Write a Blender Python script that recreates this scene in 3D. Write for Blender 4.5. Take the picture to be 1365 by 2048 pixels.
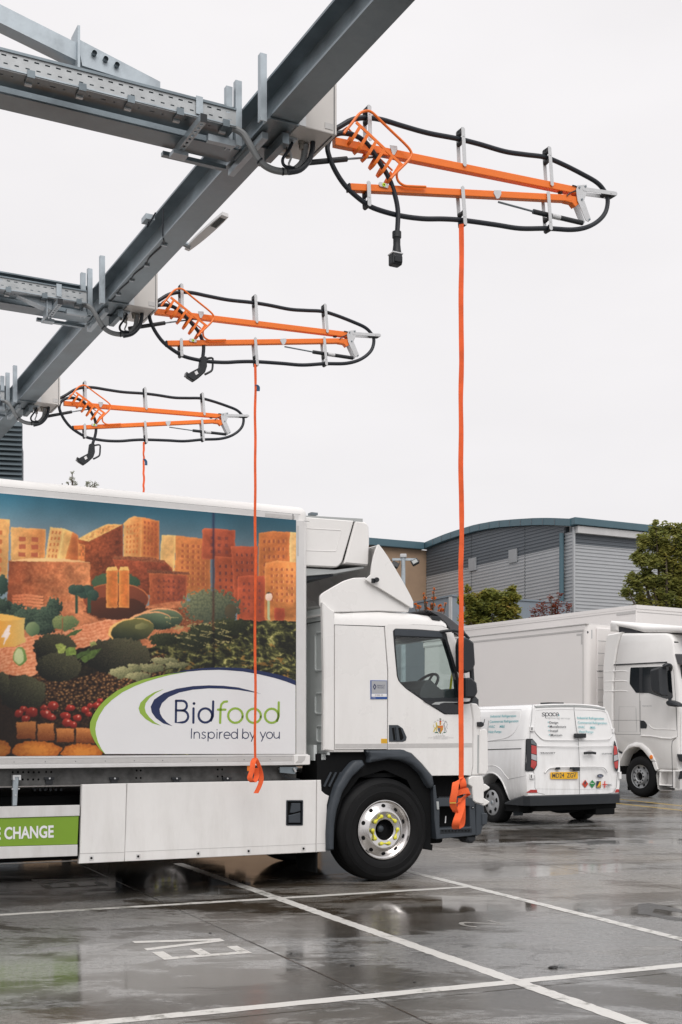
import bpy, bmesh, math, random
import numpy as np
from mathutils import Vector, Matrix
from mathutils.geometry import tessellate_polygon
for o in list(bpy.data.objects): bpy.data.objects.remove(o, do_unlink=True)
SC = bpy.context.scene
COL = SC.collection
PI = math.pi
rad = math.radians
random.seed(7)

# ---------------------------------------------------------------- camera, sky, sun, exposure
EYE = 1.474           # metres above the yard
FOC, CX, HY = 2406.0, 682.5, 1471.0
cd = bpy.data.cameras.new('camera'); cam = bpy.data.objects.new('camera', cd); COL.objects.link(cam)
cd.sensor_fit = 'VERTICAL'; cd.sensor_height = 36.0; cd.sensor_width = 24.0
cd.lens = FOC / 2048 * 36.0
cd.shift_y = (HY - 1024) / 2048
cd.clip_start = 0.1; cd.clip_end = 3000
cam.location = (0, 0, EYE); cam.rotation_euler = (PI / 2, 0, 0)
SC.camera = cam

SUN_EL, SUN_AZ = rad(50), rad(172)      # azimuth measured clockwise from +Y
w = bpy.data.worlds.new('World'); SC.world = w; w.use_nodes = True
nt = w.node_tree; nt.nodes.clear()
wo = nt.nodes.new('ShaderNodeOutputWorld'); bg = nt.nodes.new('ShaderNodeBackground')
sky = nt.nodes.new('ShaderNodeTexSky'); sky.sky_type = 'NISHITA'; sky.sun_disc = False
sky.sun_elevation = SUN_EL; sky.sun_rotation = SUN_AZ; sky.air_density = 1.0; sky.dust_density = 3.0
hs = nt.nodes.new('ShaderNodeMix'); hs.data_type = 'RGBA'; hs.blend_type = 'MIX'
hs.inputs[0].default_value = 0.96                   # cloud cover over the clear sky
tc = nt.nodes.new('ShaderNodeTexCoord')
sp = nt.nodes.new('ShaderNodeSeparateXYZ')
rmp = nt.nodes.new('ShaderNodeMapRange'); rmp.inputs['From Min'].default_value = -0.05; rmp.inputs['From Max'].default_value = 1.0
rmp.inputs['To Min'].default_value = 8.5; rmp.inputs['To Max'].default_value = 9.6
rmp.interpolation_type = 'LINEAR'
ns = nt.nodes.new('ShaderNodeTexNoise'); ns.inputs['Scale'].default_value = 2.2; ns.inputs['Detail'].default_value = 4; ns.inputs['Roughness'].default_value = .55
mp = nt.nodes.new('ShaderNodeMapping'); mp.inputs['Scale'].default_value = (1, 1, 2.6)
nm = nt.nodes.new('ShaderNodeMapRange'); nm.inputs['From Min'].default_value = .3; nm.inputs['From Max'].default_value = .7
nm.inputs['To Min'].default_value = .945; nm.inputs['To Max'].default_value = 1.04
ml = nt.nodes.new('ShaderNodeMath'); ml.operation = 'MULTIPLY'
vm = nt.nodes.new('ShaderNodeVectorMath'); vm.operation = 'SCALE'
vm.inputs[0].default_value = (1.0, .975, .985)
L = nt.links.new
L(tc.outputs['Generated'], sp.inputs[0]); L(sp.outputs['Z'], rmp.inputs['Value'])
L(tc.outputs['Generated'], mp.inputs[0]); L(mp.outputs[0], ns.inputs['Vector']); L(ns.outputs['Fac'], nm.inputs['Value'])
L(rmp.outputs[0], ml.inputs[0]); L(nm.outputs[0], ml.inputs[1]); L(ml.outputs[0], vm.inputs['Scale'])
L(sky.outputs[0], hs.inputs[6]); L(vm.outputs[0], hs.inputs[7])
L(hs.outputs[2], bg.inputs['Color']); bg.inputs['Strength'].default_value = 0.083
L(bg.outputs[0], wo.inputs[0])

sl = bpy.data.lights.new('sun', 'SUN'); sl.energy = 1.5; sl.angle = rad(45); sl.color = (1, .965, .93)
so = bpy.data.objects.new('sun', sl); COL.objects.link(so)
sd = Vector((math.sin(SUN_AZ) * math.cos(SUN_EL), math.cos(SUN_AZ) * math.cos(SUN_EL), math.sin(SUN_EL)))
so.rotation_euler = (-sd).to_track_quat('-Z', 'Y').to_euler(); so.location = (0, -10, 30)
SC.view_settings.view_transform = 'Standard'; SC.view_settings.look = 'None'
SC.view_settings.exposure = 0.33; SC.view_settings.gamma = 1.0; SC.view_settings.use_curve_mapping = False
SC.render.engine = 'CYCLES'
SC.cycles.max_bounces = 8; SC.cycles.transparent_max_bounces = 12

# ---------------------------------------------------------------- materials
def s2l(c):
    return tuple(((x / 255.0) / 12.92 if x / 255.0 <= .04045 else ((x / 255.0 + .055) / 1.055) ** 2.4) for x in c)
MATS = {}
def M(name, rgb, rough=.5, metal=0.0, var=.08, scale=3.0, bump=0.0, bscale=40.0, spec=.5, coat=0.0, coord='Object', rvar=.0, detail=5):
    """rgb in linear albedo; a little noise in colour, roughness and relief"""
    if name in MATS: return MATS[name]
    m = bpy.data.materials.new(name); m.use_nodes = True; n = m.node_tree; b = n.nodes['Principled BSDF']
    b.inputs['Metallic'].default_value = metal; b.inputs['Roughness'].default_value = rough
    b.inputs['Specular IOR Level'].default_value = spec
    if coat: b.inputs['Coat Weight'].default_value = coat; b.inputs['Coat Roughness'].default_value = .08
    t = n.nodes.new('ShaderNodeTexCoord'); no = n.nodes.new('ShaderNodeTexNoise')
    no.inputs['Scale'].default_value = scale; no.inputs['Detail'].default_value = detail; no.inputs['Roughness'].default_value = .6
    n.links.new(t.outputs[coord], no.inputs['Vector'])
    mr = n.nodes.new('ShaderNodeMapRange'); mr.inputs['From Min'].default_value = .25; mr.inputs['From Max'].default_value = .75
    mr.inputs['To Min'].default_value = 1 - var; mr.inputs['To Max'].default_value = 1 + var
    n.links.new(no.outputs['Fac'], mr.inputs['Value'])
    vs = n.nodes.new('ShaderNodeVectorMath'); vs.operation = 'SCALE'; vs.inputs[0].default_value = rgb[:3]
    n.links.new(mr.outputs[0], vs.inputs['Scale']); n.links.new(vs.outputs[0], b.inputs['Base Color'])
    if rvar:
        r2 = n.nodes.new('ShaderNodeMapRange'); r2.inputs['From Min'].default_value = .3; r2.inputs['From Max'].default_value = .7
        r2.inputs['To Min'].default_value = max(0.02, rough - rvar); r2.inputs['To Max'].default_value = rough + rvar
        n.links.new(no.outputs['Fac'], r2.inputs['Value']); n.links.new(r2.outputs[0], b.inputs['Roughness'])
    if bump:
        n2 = n.nodes.new('ShaderNodeTexNoise'); n2.inputs['Scale'].default_value = bscale; n2.inputs['Detail'].default_value = 4
        n.links.new(t.outputs[coord], n2.inputs['Vector'])
        bp = n.nodes.new('ShaderNodeBump'); bp.inputs['Strength'].default_value = bump; bp.inputs['Distance'].default_value = .01
        n.links.new(n2.outputs['Fac'], bp.inputs['Height']); n.links.new(bp.outputs[0], b.inputs['Normal'])
    MATS[name] = m
    return m
def glassmat(name, tint, rough=.0, gl=.12):
    m = bpy.data.materials.new(name); m.use_nodes = True; n = m.node_tree; n.nodes.clear()
    o = n.nodes.new('ShaderNodeOutputMaterial'); mx = n.nodes.new('ShaderNodeMixShader')
    tr = n.nodes.new('ShaderNodeBsdfTransparent'); tr.inputs[0].default_value = (*tint, 1)
    g = n.nodes.new('ShaderNodeBsdfGlossy'); g.inputs['Roughness'].default_value = rough; g.inputs[0].default_value = (1, 1, 1, 1)
    fr = n.nodes.new('ShaderNodeFresnel'); fr.inputs[0].default_value = 1.5
    ad = n.nodes.new('ShaderNodeMath'); ad.operation = 'ADD'; ad.inputs[1].default_value = gl
    # rain drops
    t = n.nodes.new('ShaderNodeTexCoord'); v = n.nodes.new('ShaderNodeTexNoise'); v.inputs['Scale'].default_value = 70
    n.links.new(t.outputs['Object'], v.inputs['Vector'])
    bp = n.nodes.new('ShaderNodeBump'); bp.inputs['Strength'].default_value = .12; bp.inputs['Distance'].default_value = .004
    n.links.new(v.outputs['Fac'], bp.inputs['Height']); n.links.new(bp.outputs[0], g.inputs['Normal'])
    ge = n.nodes.new('ShaderNodeNewGeometry'); inv = n.nodes.new('ShaderNodeMath'); inv.operation = 'SUBTRACT'; inv.inputs[0].default_value = 1.0
    n.links.new(ge.outputs['Backfacing'], inv.inputs[1]); mu = n.nodes.new('ShaderNodeMath'); mu.operation = 'MULTIPLY'
    n.links.new(fr.outputs[0], ad.inputs[0]); n.links.new(ad.outputs[0], mu.inputs[0]); n.links.new(inv.outputs[0], mu.inputs[1]); n.links.new(mu.outputs[0], mx.inputs[0])
    n.links.new(tr.outputs[0], mx.inputs[1]); n.links.new(g.outputs[0], mx.inputs[2]); n.links.new(mx.outputs[0], o.inputs[0])
    MATS[name] = m; return m

m_white = M('white_paint', (.81, .80, .785), .28, var=.025, scale=1.2, coat=.4, rvar=.04)
m_white2 = M('white_coachwork', (.80, .79, .775), .38, var=.05, scale=1.1, rvar=.08, detail=9)
m_vanw = M('white_van_paint', (.80, .80, .80), .25, var=.03, scale=1.5, coat=.5)
m_alu = M('white_aluminium_rail', (.66, .655, .65), .42, var=.04, scale=6)
m_strip = M('reflective_tape', (.52, .51, .50), .35, var=.06, scale=20)
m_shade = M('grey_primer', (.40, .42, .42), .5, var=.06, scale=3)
m_backw = M('shade_greyed_white_paint', (.60, .64, .635), .5, var=.05, scale=3)  # white paint with the shade behind the cab mixed into its colour
m_plas = M('black_plastic', (.014, .017, .021), .5, var=.12, scale=8, bump=.06, bscale=300)
m_grayp = M('grey_plastic', (.038, .047, .058), .55, var=.12, scale=6, bump=.08, bscale=200)
m_black = M('matt_black', (.004, .0045, .005), .8, var=.1, spec=.2)
m_gloss = M('gloss_black', (.012, .014, .017), .15, var=.1)
m_tyre = M('tyre_rubber', (.0055, .0058, .0065), .62, var=.25, scale=9, bump=.05, bscale=120, spec=.22, rvar=.06)
m_rim = M('polished_aluminium', (.66, .645, .635), .22, 1.0, var=.03, scale=5, rvar=.03)
m_rim2 = M('silver_hubcap', (.42, .43, .44), .35, .7, var=.08, scale=10)
m_yel = M('yellow_indicator', (.72, .68, .06), .45, var=.04)
m_galv = M('galvanised_steel', (.40, .45, .485), .45, .6, var=.22, scale=7, bump=.05, bscale=60, rvar=.12)
m_galv2 = M('dull_galvanised_steel', (.215, .255, .28), .40, .7, var=.38, scale=2.2, bump=.05, bscale=60, rvar=.12)
m_tray = M('perforated_tray_steel', (.44, .46, .47), .5, .45, var=.15, scale=12)
m_orange = M('orange_powder_coat', (.88, .19, .018), .42, var=.06, scale=10, rvar=.05)
m_strap = M('orange_webbing', (.82, .125, .032), .85, var=.22, scale=9, bump=.2, bscale=500)
m_cable = M('black_cable', (.006, .010, .017), .45, var=.1, scale=10)
m_conduit = M('grey_conduit', (.20, .21, .215), .5, var=.1, scale=10)
m_brass = M('gland_metal', (.30, .28, .25), .4, .6, var=.2, scale=30)
m_zinc = M('zinc_bracket', (.60, .61, .62), .42, .35, var=.06, scale=20)
m_cabin = M('enclosure_beige', (.60, .575, .55), .45, var=.05, scale=4)
m_navy = M('navy_print', s2l((22, 38, 82)), .35, var=.02)
m_lime = M('lime_print', s2l((146, 178, 68)), .35, var=.02)
m_limeg = M('green_panel', (.19, .33, .025), .4, var=.04, scale=4)
m_printw = M('white_print', (.78, .78, .79), .35, var=.02)
m_teal = M('teal_print', (.10, .42, .46), .4, var=.02)
m_char = M('charcoal_print', (.045, .05, .06), .4, var=.02)
m_plate = M('yellow_plate', (.80, .44, .02), .35, var=.03)
m_red = M('red_lens', (.42, .025, .02), .12, var=.15, scale=40, coat=.6)
m_lens = M('clear_lens', (.42, .42, .43), .12, .3, var=.2, scale=40)
m_amber = M('amber_lens', (.85, .22, .02), .2, var=.1)
m_blue = M('blue_print', (.02, .08, .30), .35, var=.02)
m_silver = M('silver_print', (.42, .43, .45), .35, .3, var=.03)
m_redp = M('red_print', (.60, .03, .02), .4, var=.02)
m_greenp = M('green_print', (.02, .22, .06), .4, var=.02)
m_gold = M('gold_print', (.55, .34, .05), .4, var=.05)
m_line = M('road_paint', (.50, .50, .48), .55, var=.22, scale=9, bump=.1, bscale=80, coord='Generated', rvar=.2)
m_yline = M('yellow_road_paint', (.48, .33, .06), .5, var=.2, scale=6)
m_glass = glassmat('cab_glass', (.90, .945, .935), gl=.01)
m_dglass = M('dark_glass', (.012, .015, .018), .06, var=.1, spec=.6)
m_visor = M('smoked_visor', (.05, .05, .055), .12, var=.1, spec=.7)
m_seat = M('seat_fabric', (.05, .055, .06), .9, var=.15, scale=20)

def grime(m, z0, z1, amt, col=(.30, .27, .23)):
    """road film: thin streaky dirt, thicker towards the bottom of the bodywork"""
    n = m.node_tree; b = n.nodes['Principled BSDF']; lk = n.links.new; src = b.inputs['Base Color'].links[0].from_socket
    t = n.nodes.new('ShaderNodeTexCoord'); mp_ = n.nodes.new('ShaderNodeMapping'); mp_.inputs['Scale'].default_value = (5, 5, 1.1); lk(t.outputs['Object'], mp_.inputs[0])
    no = n.nodes.new('ShaderNodeTexNoise'); no.inputs['Scale'].default_value = 1.6; no.inputs['Detail'].default_value = 9; no.inputs['Roughness'].default_value = .68; lk(mp_.outputs[0], no.inputs['Vector'])
    sx = n.nodes.new('ShaderNodeSeparateXYZ'); lk(t.outputs['Object'], sx.inputs[0])
    r = n.nodes.new('ShaderNodeMapRange'); r.inputs['From Min'].default_value = z1; r.inputs['From Max'].default_value = z0; r.inputs['To Min'].default_value = .12; lk(sx.outputs['Z'], r.inputs['Value'])
    q = n.nodes.new('ShaderNodeMapRange'); q.inputs['From Min'].default_value = .42; q.inputs['From Max'].default_value = .72; lk(no.outputs['Fac'], q.inputs['Value'])
    mu = n.nodes.new('ShaderNodeMath'); mu.operation = 'MULTIPLY'; lk(r.outputs[0], mu.inputs[0]); lk(q.outputs[0], mu.inputs[1])
    m2_ = n.nodes.new('ShaderNodeMath'); m2_.operation = 'MULTIPLY'; m2_.inputs[1].default_value = amt; lk(mu.outputs[0], m2_.inputs[0])
    mx = n.nodes.new('ShaderNodeMix'); mx.data_type = 'RGBA'; lk(m2_.outputs[0], mx.inputs[0]); lk(src, mx.inputs[6]); mx.inputs[7].default_value = (*col, 1); lk(mx.outputs[2], b.inputs['Base Color'])
grime(m_white, .9, 2.6, .16); grime(m_white2, .35, 1.5, .20); grime(m_vanw, .4, 1.4, .40); grime(m_alu, .9, 1.5, .25)
# ---------------------------------------------------------------- frames: a ground frame turned about the vertical
class Frame:
    def __init__(s, x, y, deg):
        s.x, s.y, s.a = x, y, rad(deg)
        s.u = (math.cos(s.a), math.sin(s.a)); s.v = (-math.sin(s.a), math.cos(s.a))
        s.o = ((-s.x) * s.u[0] + (-s.y) * s.u[1], (-s.x) * s.v[0] + (-s.y) * s.v[1])   # eye in frame
    def ray(s, px, py):
        tx = (px - CX) / FOC
        return (tx * s.u[0] + s.u[1], tx * s.v[0] + s.v[1], (HY - py) / FOC)
    def p(s, px, py, v=None, u=None, z=None):
        r = s.ray(px, py)
        if v is not None: t = (v - s.o[1]) / r[1]
        elif u is not None: t = (u - s.o[0]) / r[0]
        else: t = (z - EYE) / r[2]
        return (s.o[0] + t * r[0], s.o[1] + t * r[1], EYE + t * r[2])
    def uz(s, pts, v): return [(q[0], q[2]) for q in (s.p(a, b, v=v) for a, b in pts)]
    def vz(s, pts, u): return [(q[1], q[2]) for q in (s.p(a, b, u=u) for a, b in pts)]
    def proj(s, u, v, z):
        X = s.x + u * s.u[0] + v * s.v[0]; Y = s.y + u * s.u[1] + v * s.v[1]
        return CX + FOC * X / Y, HY - FOC * (z - EYE) / Y

# ---------------------------------------------------------------- object helpers
def root(name, fr, label, cat, group=None, loc=(0, 0, 0)):
    o = bpy.data.objects.new(name, None); COL.objects.link(o); o.empty_display_size = .2
    c = Vector((fr.x, fr.y, 0)) + Vector((fr.u[0] * loc[0] + fr.v[0] * loc[1], fr.u[1] * loc[0] + fr.v[1] * loc[1], loc[2]))
    o.location = c; o.rotation_euler = (0, 0, fr.a)
    o['label'] = label; o['category'] = cat
    if group: o['group'] = group
    return o
def link(name, me, mat, parent=None, fr=None, label=None):
    o = bpy.data.objects.new(name, me); COL.objects.link(o)
    if mat is not None and not me.materials:
        for m_ in (mat if isinstance(mat, (list, tuple)) else [mat]): me.materials.append(m_)
    if parent is not None: o.parent = parent
    elif fr is not None:
        o.location = (fr.x, fr.y, 0); o.rotation_euler = (0, 0, fr.a)
    if label: o['label'] = label
    return o
def tag(o, label, cat, group=None):
    o['label'] = label; o['category'] = cat
    if group: o['group'] = group
    return o
def mesh_from(verts, faces, smooth=False, angle=None):
    me = bpy.data.meshes.new('mesh'); me.from_pydata([tuple(v) for v in verts], [], faces); me.update()
    if smooth:
        me.polygons.foreach_set('use_smooth', [True] * len(me.polygons))
        if angle: me.set_sharp_from_angle(angle=rad(angle))
    return me
def from_bm(bm, smooth=False, angle=35):
    bmesh.ops.recalc_face_normals(bm, faces=bm.faces)
    me = bpy.data.meshes.new('mesh'); bm.to_mesh(me); bm.free()
    if smooth:
        me.polygons.foreach_set('use_smooth', [True] * len(me.polygons)); me.set_sharp_from_angle(angle=rad(angle))
    return me
class MB:
    """collects shapes into one mesh (one part)"""
    def __init__(s): s.v = []; s.f = []; s.m = []
    def add(s, vs, fs, mi=0):
        k = len(s.v); s.v += [tuple(q) for q in vs]; s.f += [tuple(i + k for i in f) for f in fs]; s.m += [mi] * len(fs); return s
    def box(s, x0, x1, y0, y1, z0, z1, b=0.0, mi=0, T=None):
        bm = bmesh.new(); bmesh.ops.create_cube(bm, size=1)
        for q in bm.verts: q.co = Vector(((x0 + x1) / 2 + q.co.x * (x1 - x0), (y0 + y1) / 2 + q.co.y * (y1 - y0), (z0 + z1) / 2 + q.co.z * (z1 - z0)))
        if b: bmesh.ops.bevel(bm, geom=bm.edges[:], offset=b, segments=2, profile=.5, affect='EDGES')
        if T is not None: bmesh.ops.transform(bm, matrix=T, verts=bm.verts)
        bm.verts.index_update()
        s.add([q.co.copy() for q in bm.verts], [[q.index for q in f.verts] for f in bm.faces], mi); bm.free(); return s
    def tube(s, pts, r, n=8, res=0, mi=0, caps=True):
        P = [Vector(p) for p in pts]
        if res: P = catmull(P, res)
        R = r if isinstance(r, (list, tuple)) else [r] * len(P)
        if len(R) != len(P): R = list(np.interp(np.linspace(0, 1, len(P)), np.linspace(0, 1, len(R)), R))
        t0 = (P[1] - P[0]).normalized(); a = Vector((0, 0, 1)) if abs(t0.z) < .9 else Vector((1, 0, 0))
        nrm = t0.cross(a).normalized(); vs = []; fs = []
        for i, p in enumerate(P):
            t = ((P[min(i + 1, len(P) - 1)] - P[max(i - 1, 0)])).normalized()
            nrm = (nrm - t * nrm.dot(t)).normalized(); bi = t.cross(nrm)
            for k in range(n):
                an = 2 * PI * k / n; vs.append(p + (nrm * math.cos(an) + bi * math.sin(an)) * R[i])
        for i in range(len(P) - 1):
            for k in range(n):
                fs.append((i * n + k, i * n + (k + 1) % n, (i + 1) * n + (k + 1) % n, (i + 1) * n + k))
        if caps: fs.append(tuple(range(n))[::-1]); fs.append(tuple((len(P) - 1) * n + k for k in range(n)))
        return s.add(vs, fs, mi)
    def lathe(s, prof, cx=0, cz=0, n=48, mi=0, axis='y', close=False):
        vs = []; fs = []
        for (r, y) in prof:
            for k in range(n):
                a = 2 * PI * k / n
                if axis == 'y': vs.append((cx + r * math.cos(a), y, cz + r * math.sin(a)))
                elif axis == 'z': vs.append((cx + r * math.cos(a), cz + r * math.sin(a), y))
        for i in range(len(prof) - 1):
            for k in range(n): fs.append((i * n + k, i * n + (k + 1) % n, (i + 1) * n + (k + 1) % n, (i + 1) * n + k))
        if close:
            i = len(prof) - 1
            for k in range(n): fs.append((i * n + k, i * n + (k + 1) % n, (k + 1) % n, k))
        return s.add(vs, fs, mi)
    def prism(s, poly, y0, y1, mi=0, holes=(), b=0.0, plane='xz', b2=None):
        """poly in (x,z) extruded from y0 to y1 with a chamfer b on the y0 side (and b2 on the y1 side)"""
        if b2 is None: b2 = 0
        loops = [ccw(poly)] + [ccw(h)[::-1] for h in holes]
        sg = 1 if y1 > y0 else -1
        rings = []
        if b: rings += [(y0, b), (y0 + sg * b, 0)]
        else: rings += [(y0, 0)]
        if b2: rings += [(y1 - sg * b2, 0), (y1, b2)]
        else: rings += [(y1, 0)]
        vs = []; fs = []; idx = []
        for (y, off) in rings:
            ri = []
            for lp in loops:
                q = inset(lp, off) if off else lp
                ri.append((len(vs), len(q)))
                for (x, z) in q:
                    vs.append({'xz': (x, y, z), 'yz': (y, x, z), 'xy': (x, z, y)}[plane])
            idx.append(ri)
        for a_, b_ in zip(idx[:-1], idx[1:]):
            for (k0, n0), (k1, n1) in zip(a_, b_):
                for i in range(n0): fs.append((k0 + i, k0 + (i + 1) % n0, k1 + (i + 1) % n0, k1 + i))
        for which in (0, -1):
            off = rings[which][1]
            ll = [[Vector((x, z, 0)) for x, z in (inset(lp, off) if off else lp)] for lp in loops]
            flat0 = idx[which][0][0]
            for t in tessellate_polygon(ll):
                fs.append(tuple(flat0 + i for i in t))
        return s.add(vs, fs, mi)
    def sphere(s, c, r, sx=1, sy=1, sz=1, seg=12, rng=8, mi=0):
        bm = bmesh.new(); bmesh.ops.create_uvsphere(bm, u_segments=seg, v_segments=rng, radius=r)
        for q in bm.verts: q.co = Vector((c[0] + q.co.x * sx, c[1] + q.co.y * sy, c[2] + q.co.z * sz))
        bm.verts.index_update(); s.add([q.co.copy() for q in bm.verts], [[q.index for q in f.verts] for f in bm.faces], mi); bm.free(); return s
    def ribbon(s, pts, wdir, width, th=.0015, res=0, mi=0):
        P = [Vector(p) for p in pts]; W = [Vector(d) for d in wdir] if isinstance(wdir, list) else [Vector(wdir)] * len(P)
        if res: W = catmull(W, res) if isinstance(wdir, list) else [Vector(wdir)] * ((len(P) - 1) * res + 1); P = catmull(P, res)
        vs = []; fs = []
        for i, p in enumerate(P):
            t = (P[min(i + 1, len(P) - 1)] - P[max(i - 1, 0)]).normalized(); d = W[i].normalized(); nn = t.cross(d).normalized() * th / 2; d = d * width / 2
            vs += [p - d - nn, p + d - nn, p + d + nn, p - d + nn]
        for i in range(len(P) - 1):
            for k in range(4): fs.append((i * 4 + k, i * 4 + (k + 1) % 4, (i + 1) * 4 + (k + 1) % 4, (i + 1) * 4 + k))
        fs.append((0, 1, 2, 3)); e = (len(P) - 1) * 4; fs.append((e, e + 1, e + 2, e + 3))
        return s.add(vs, fs, mi)
    def build(s, name, mat, parent=None, fr=None, smooth=False, angle=35, label=None, bevel=0):
        me = bpy.data.meshes.new(name); me.from_pydata(s.v, [], s.f)
        mats = mat if isinstance(mat, (list, tuple)) else [mat]
        for m_ in mats: me.materials.append(m_)
        if len(mats) > 1: me.polygons.foreach_set('material_index', s.m)
        bm = bmesh.new(); bm.from_mesh(me); bmesh.ops.recalc_face_normals(bm, faces=bm.faces); bm.to_mesh(me); bm.free()
        if smooth:
            me.polygons.foreach_set('use_smooth', [True] * len(me.polygons)); me.set_sharp_from_angle(angle=rad(angle))
        me.update()
        return link(name, me, None, parent, fr, label)
def catmull(P, res):
    out = []; n = len(P)
    for i in range(n - 1):
        p0, p1, p2, p3 = P[max(i - 1, 0)], P[i], P[i + 1], P[min(i + 2, n - 1)]
        for k in range(res):
            t = k / res
            out.append(0.5 * ((2 * p1) + (p2 - p0) * t + (2 * p0 - 5 * p1 + 4 * p2 - p3) * t * t + (3 * p1 - p0 - 3 * p2 + p3) * t ** 3))
    out.append(P[-1]); return out
def area(p): return .5 * sum(p[i][0] * p[(i + 1) % len(p)][1] - p[(i + 1) % len(p)][0] * p[i][1] for i in range(len(p)))
def ccw(p): return list(p) if area(p) > 0 else list(p)[::-1]
def inset(p, d):
    n = len(p); out = []
    for i in range(n):
        a, b, c = Vector(p[i - 1][:2]), Vector(p[i][:2]), Vector(p[(i + 1) % n][:2])
        e1 = (b - a); e2 = (c - b)
        if e1.length < 1e-9 or e2.length < 1e-9: out.append(p[i]); continue
        e1.normalize(); e2.normalize(); n1 = Vector((-e1.y, e1.x)); n2 = Vector((-e2.y, e2.x)); m = n1 + n2
        if m.length < 1e-6: m = n1
        m.normalize(); k = max(.35, m.dot(n1)); q = b + m * (d / k); out.append((q.x, q.y))
    return out
def rnd(pts, r, n=4):
    """round the corners of a closed polygon; r a number or one per corner"""
    N = len(pts); out = []
    for i in range(N):
        ri = r[i] if isinstance(r, (list, tuple)) else r
        a, b, c = Vector(pts[i - 1]), Vector(pts[i]), Vector(pts[(i + 1) % N])
        d1 = (a - b); d2 = (c - b); ri = min(ri, d1.length * .45, d2.length * .45)
        if ri <= 0: out.append(tuple(b)); continue
        p1 = b + d1.normalized() * ri; p2 = b + d2.normalized() * ri
        for k in range(n + 1):
            t = k / n; q = (1 - t) ** 2 * p1 + 2 * t * (1 - t) * b + t * t * p2; out.append((q.x, q.y))
    return out
def plate(name, pts, v0, th, mat, parent, holes=(), b=0.0, plane='xz', label=None, smooth=False, fr=None):
    return MB().prism(pts, v0, v0 + th, holes=holes, b=b, plane=plane).build(name, mat, parent, fr, smooth=smooth, label=label)
def stroke_polys(pts, w, closed=False, n=6):
    """flat ribbon with round ends for a pen stroke, as a list of convex quads"""
    out = []
    P = [Vector(p) for p in pts]
    if closed: P = P + [P[0], P[1]]
    Lq = []; Rq = []
    for i in range(len(P)):
        t = (P[min(i + 1, len(P) - 1)] - P[max(i - 1, 0)]).normalized(); nn = Vector((-t.y, t.x)) * w / 2
        Lq.append(P[i] + nn); Rq.append(P[i] - nn)
    for i in range(len(P) - 1): out.append([Lq[i], Lq[i + 1], Rq[i + 1], Rq[i]])
    if not closed:
        for c, s_ in ((P[0], P[0] - P[1]), (P[-1], P[-1] - P[-2])):
            a0 = math.atan2(s_.y, s_.x)
            out.append([c + Vector((math.cos(a0 + t), math.sin(a0 + t))) * w / 2 for t in np.linspace(-PI / 2, PI / 2, n + 1)])
    return out
def arc(cx, cy, rx, ry, a0, a1, n=14): return [(cx + rx * math.cos(rad(a0 + (a1 - a0) * i / n)), cy + ry * math.sin(rad(a0 + (a1 - a0) * i / n))) for i in range(n + 1)]
def text_mesh(s, bold=0.0, spacing=1.0):
    cu = bpy.data.curves.new('txt', 'FONT'); cu.body = s; cu.size = 1; cu.offset = bold; cu.space_character = spacing; cu.resolution_u = 3
    ob = bpy.data.objects.new('txt', cu); COL.objects.link(ob)
    dg = bpy.context.evaluated_depsgraph_get(); ev = ob.evaluated_get(dg)
    me = ev.to_mesh(); vs = [tuple(q.co) for q in me.vertices]; fs = [tuple(f.vertices) for f in me.polygons]; ev.to_mesh_clear()
    bpy.data.objects.remove(ob); bpy.data.curves.remove(cu); return vs, fs
def text_on(name, s, fn, a, b, h, mat, parent, bold=0.0, slant=0.0, spacing=1.0, fr=None):
    """print s between baseline points a and b (photo measurements), letter height h, mapped by fn onto its plane"""
    vs, fs = text_mesh(s, bold, spacing); x0 = min(q[0] for q in vs); x1 = max(q[0] for q in vs); H = .72
    out = []
    for x, y, _ in vs:
        t = (x - x0) / (x1 - x0); px = a[0] + (b[0] - a[0]) * t + slant * (y / H) * h; py = a[1] + (b[1] - a[1]) * t - y / H * h
        out.append(fn(px, py))
    me = mesh_from(out, fs); return link(name, me, mat, parent, fr)
def poly_on(name, polys, fn, mat, parent, fr=None):
    """flat print: polygons measured on the picture of the plane, put on the plane by fn"""
    mb = MB()
    for P in polys:
        k = len(mb.v); mb.v += [fn(x, y) for x, y in P]
        for t in tessellate_polygon([[Vector((x, y, 0)) for x, y in P]]): mb.f.append(tuple(k + i for i in t)); mb.m.append(0)
    me = mesh_from(mb.v, mb.f); return link(name, me, mat, parent, fr)
def copy_tree(o, parent=None, kids=None):
    c = o.copy(); COL.objects.link(c)
    if parent is not None: c.parent = parent
    for ch in [x for x in kids if x.parent == o]: copy_tree(ch, c, kids)
    return c
def cyl_between(mb, a, b, r, n=12, mi=0): return mb.tube([a, b], r, n=n, mi=mi)
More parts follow.
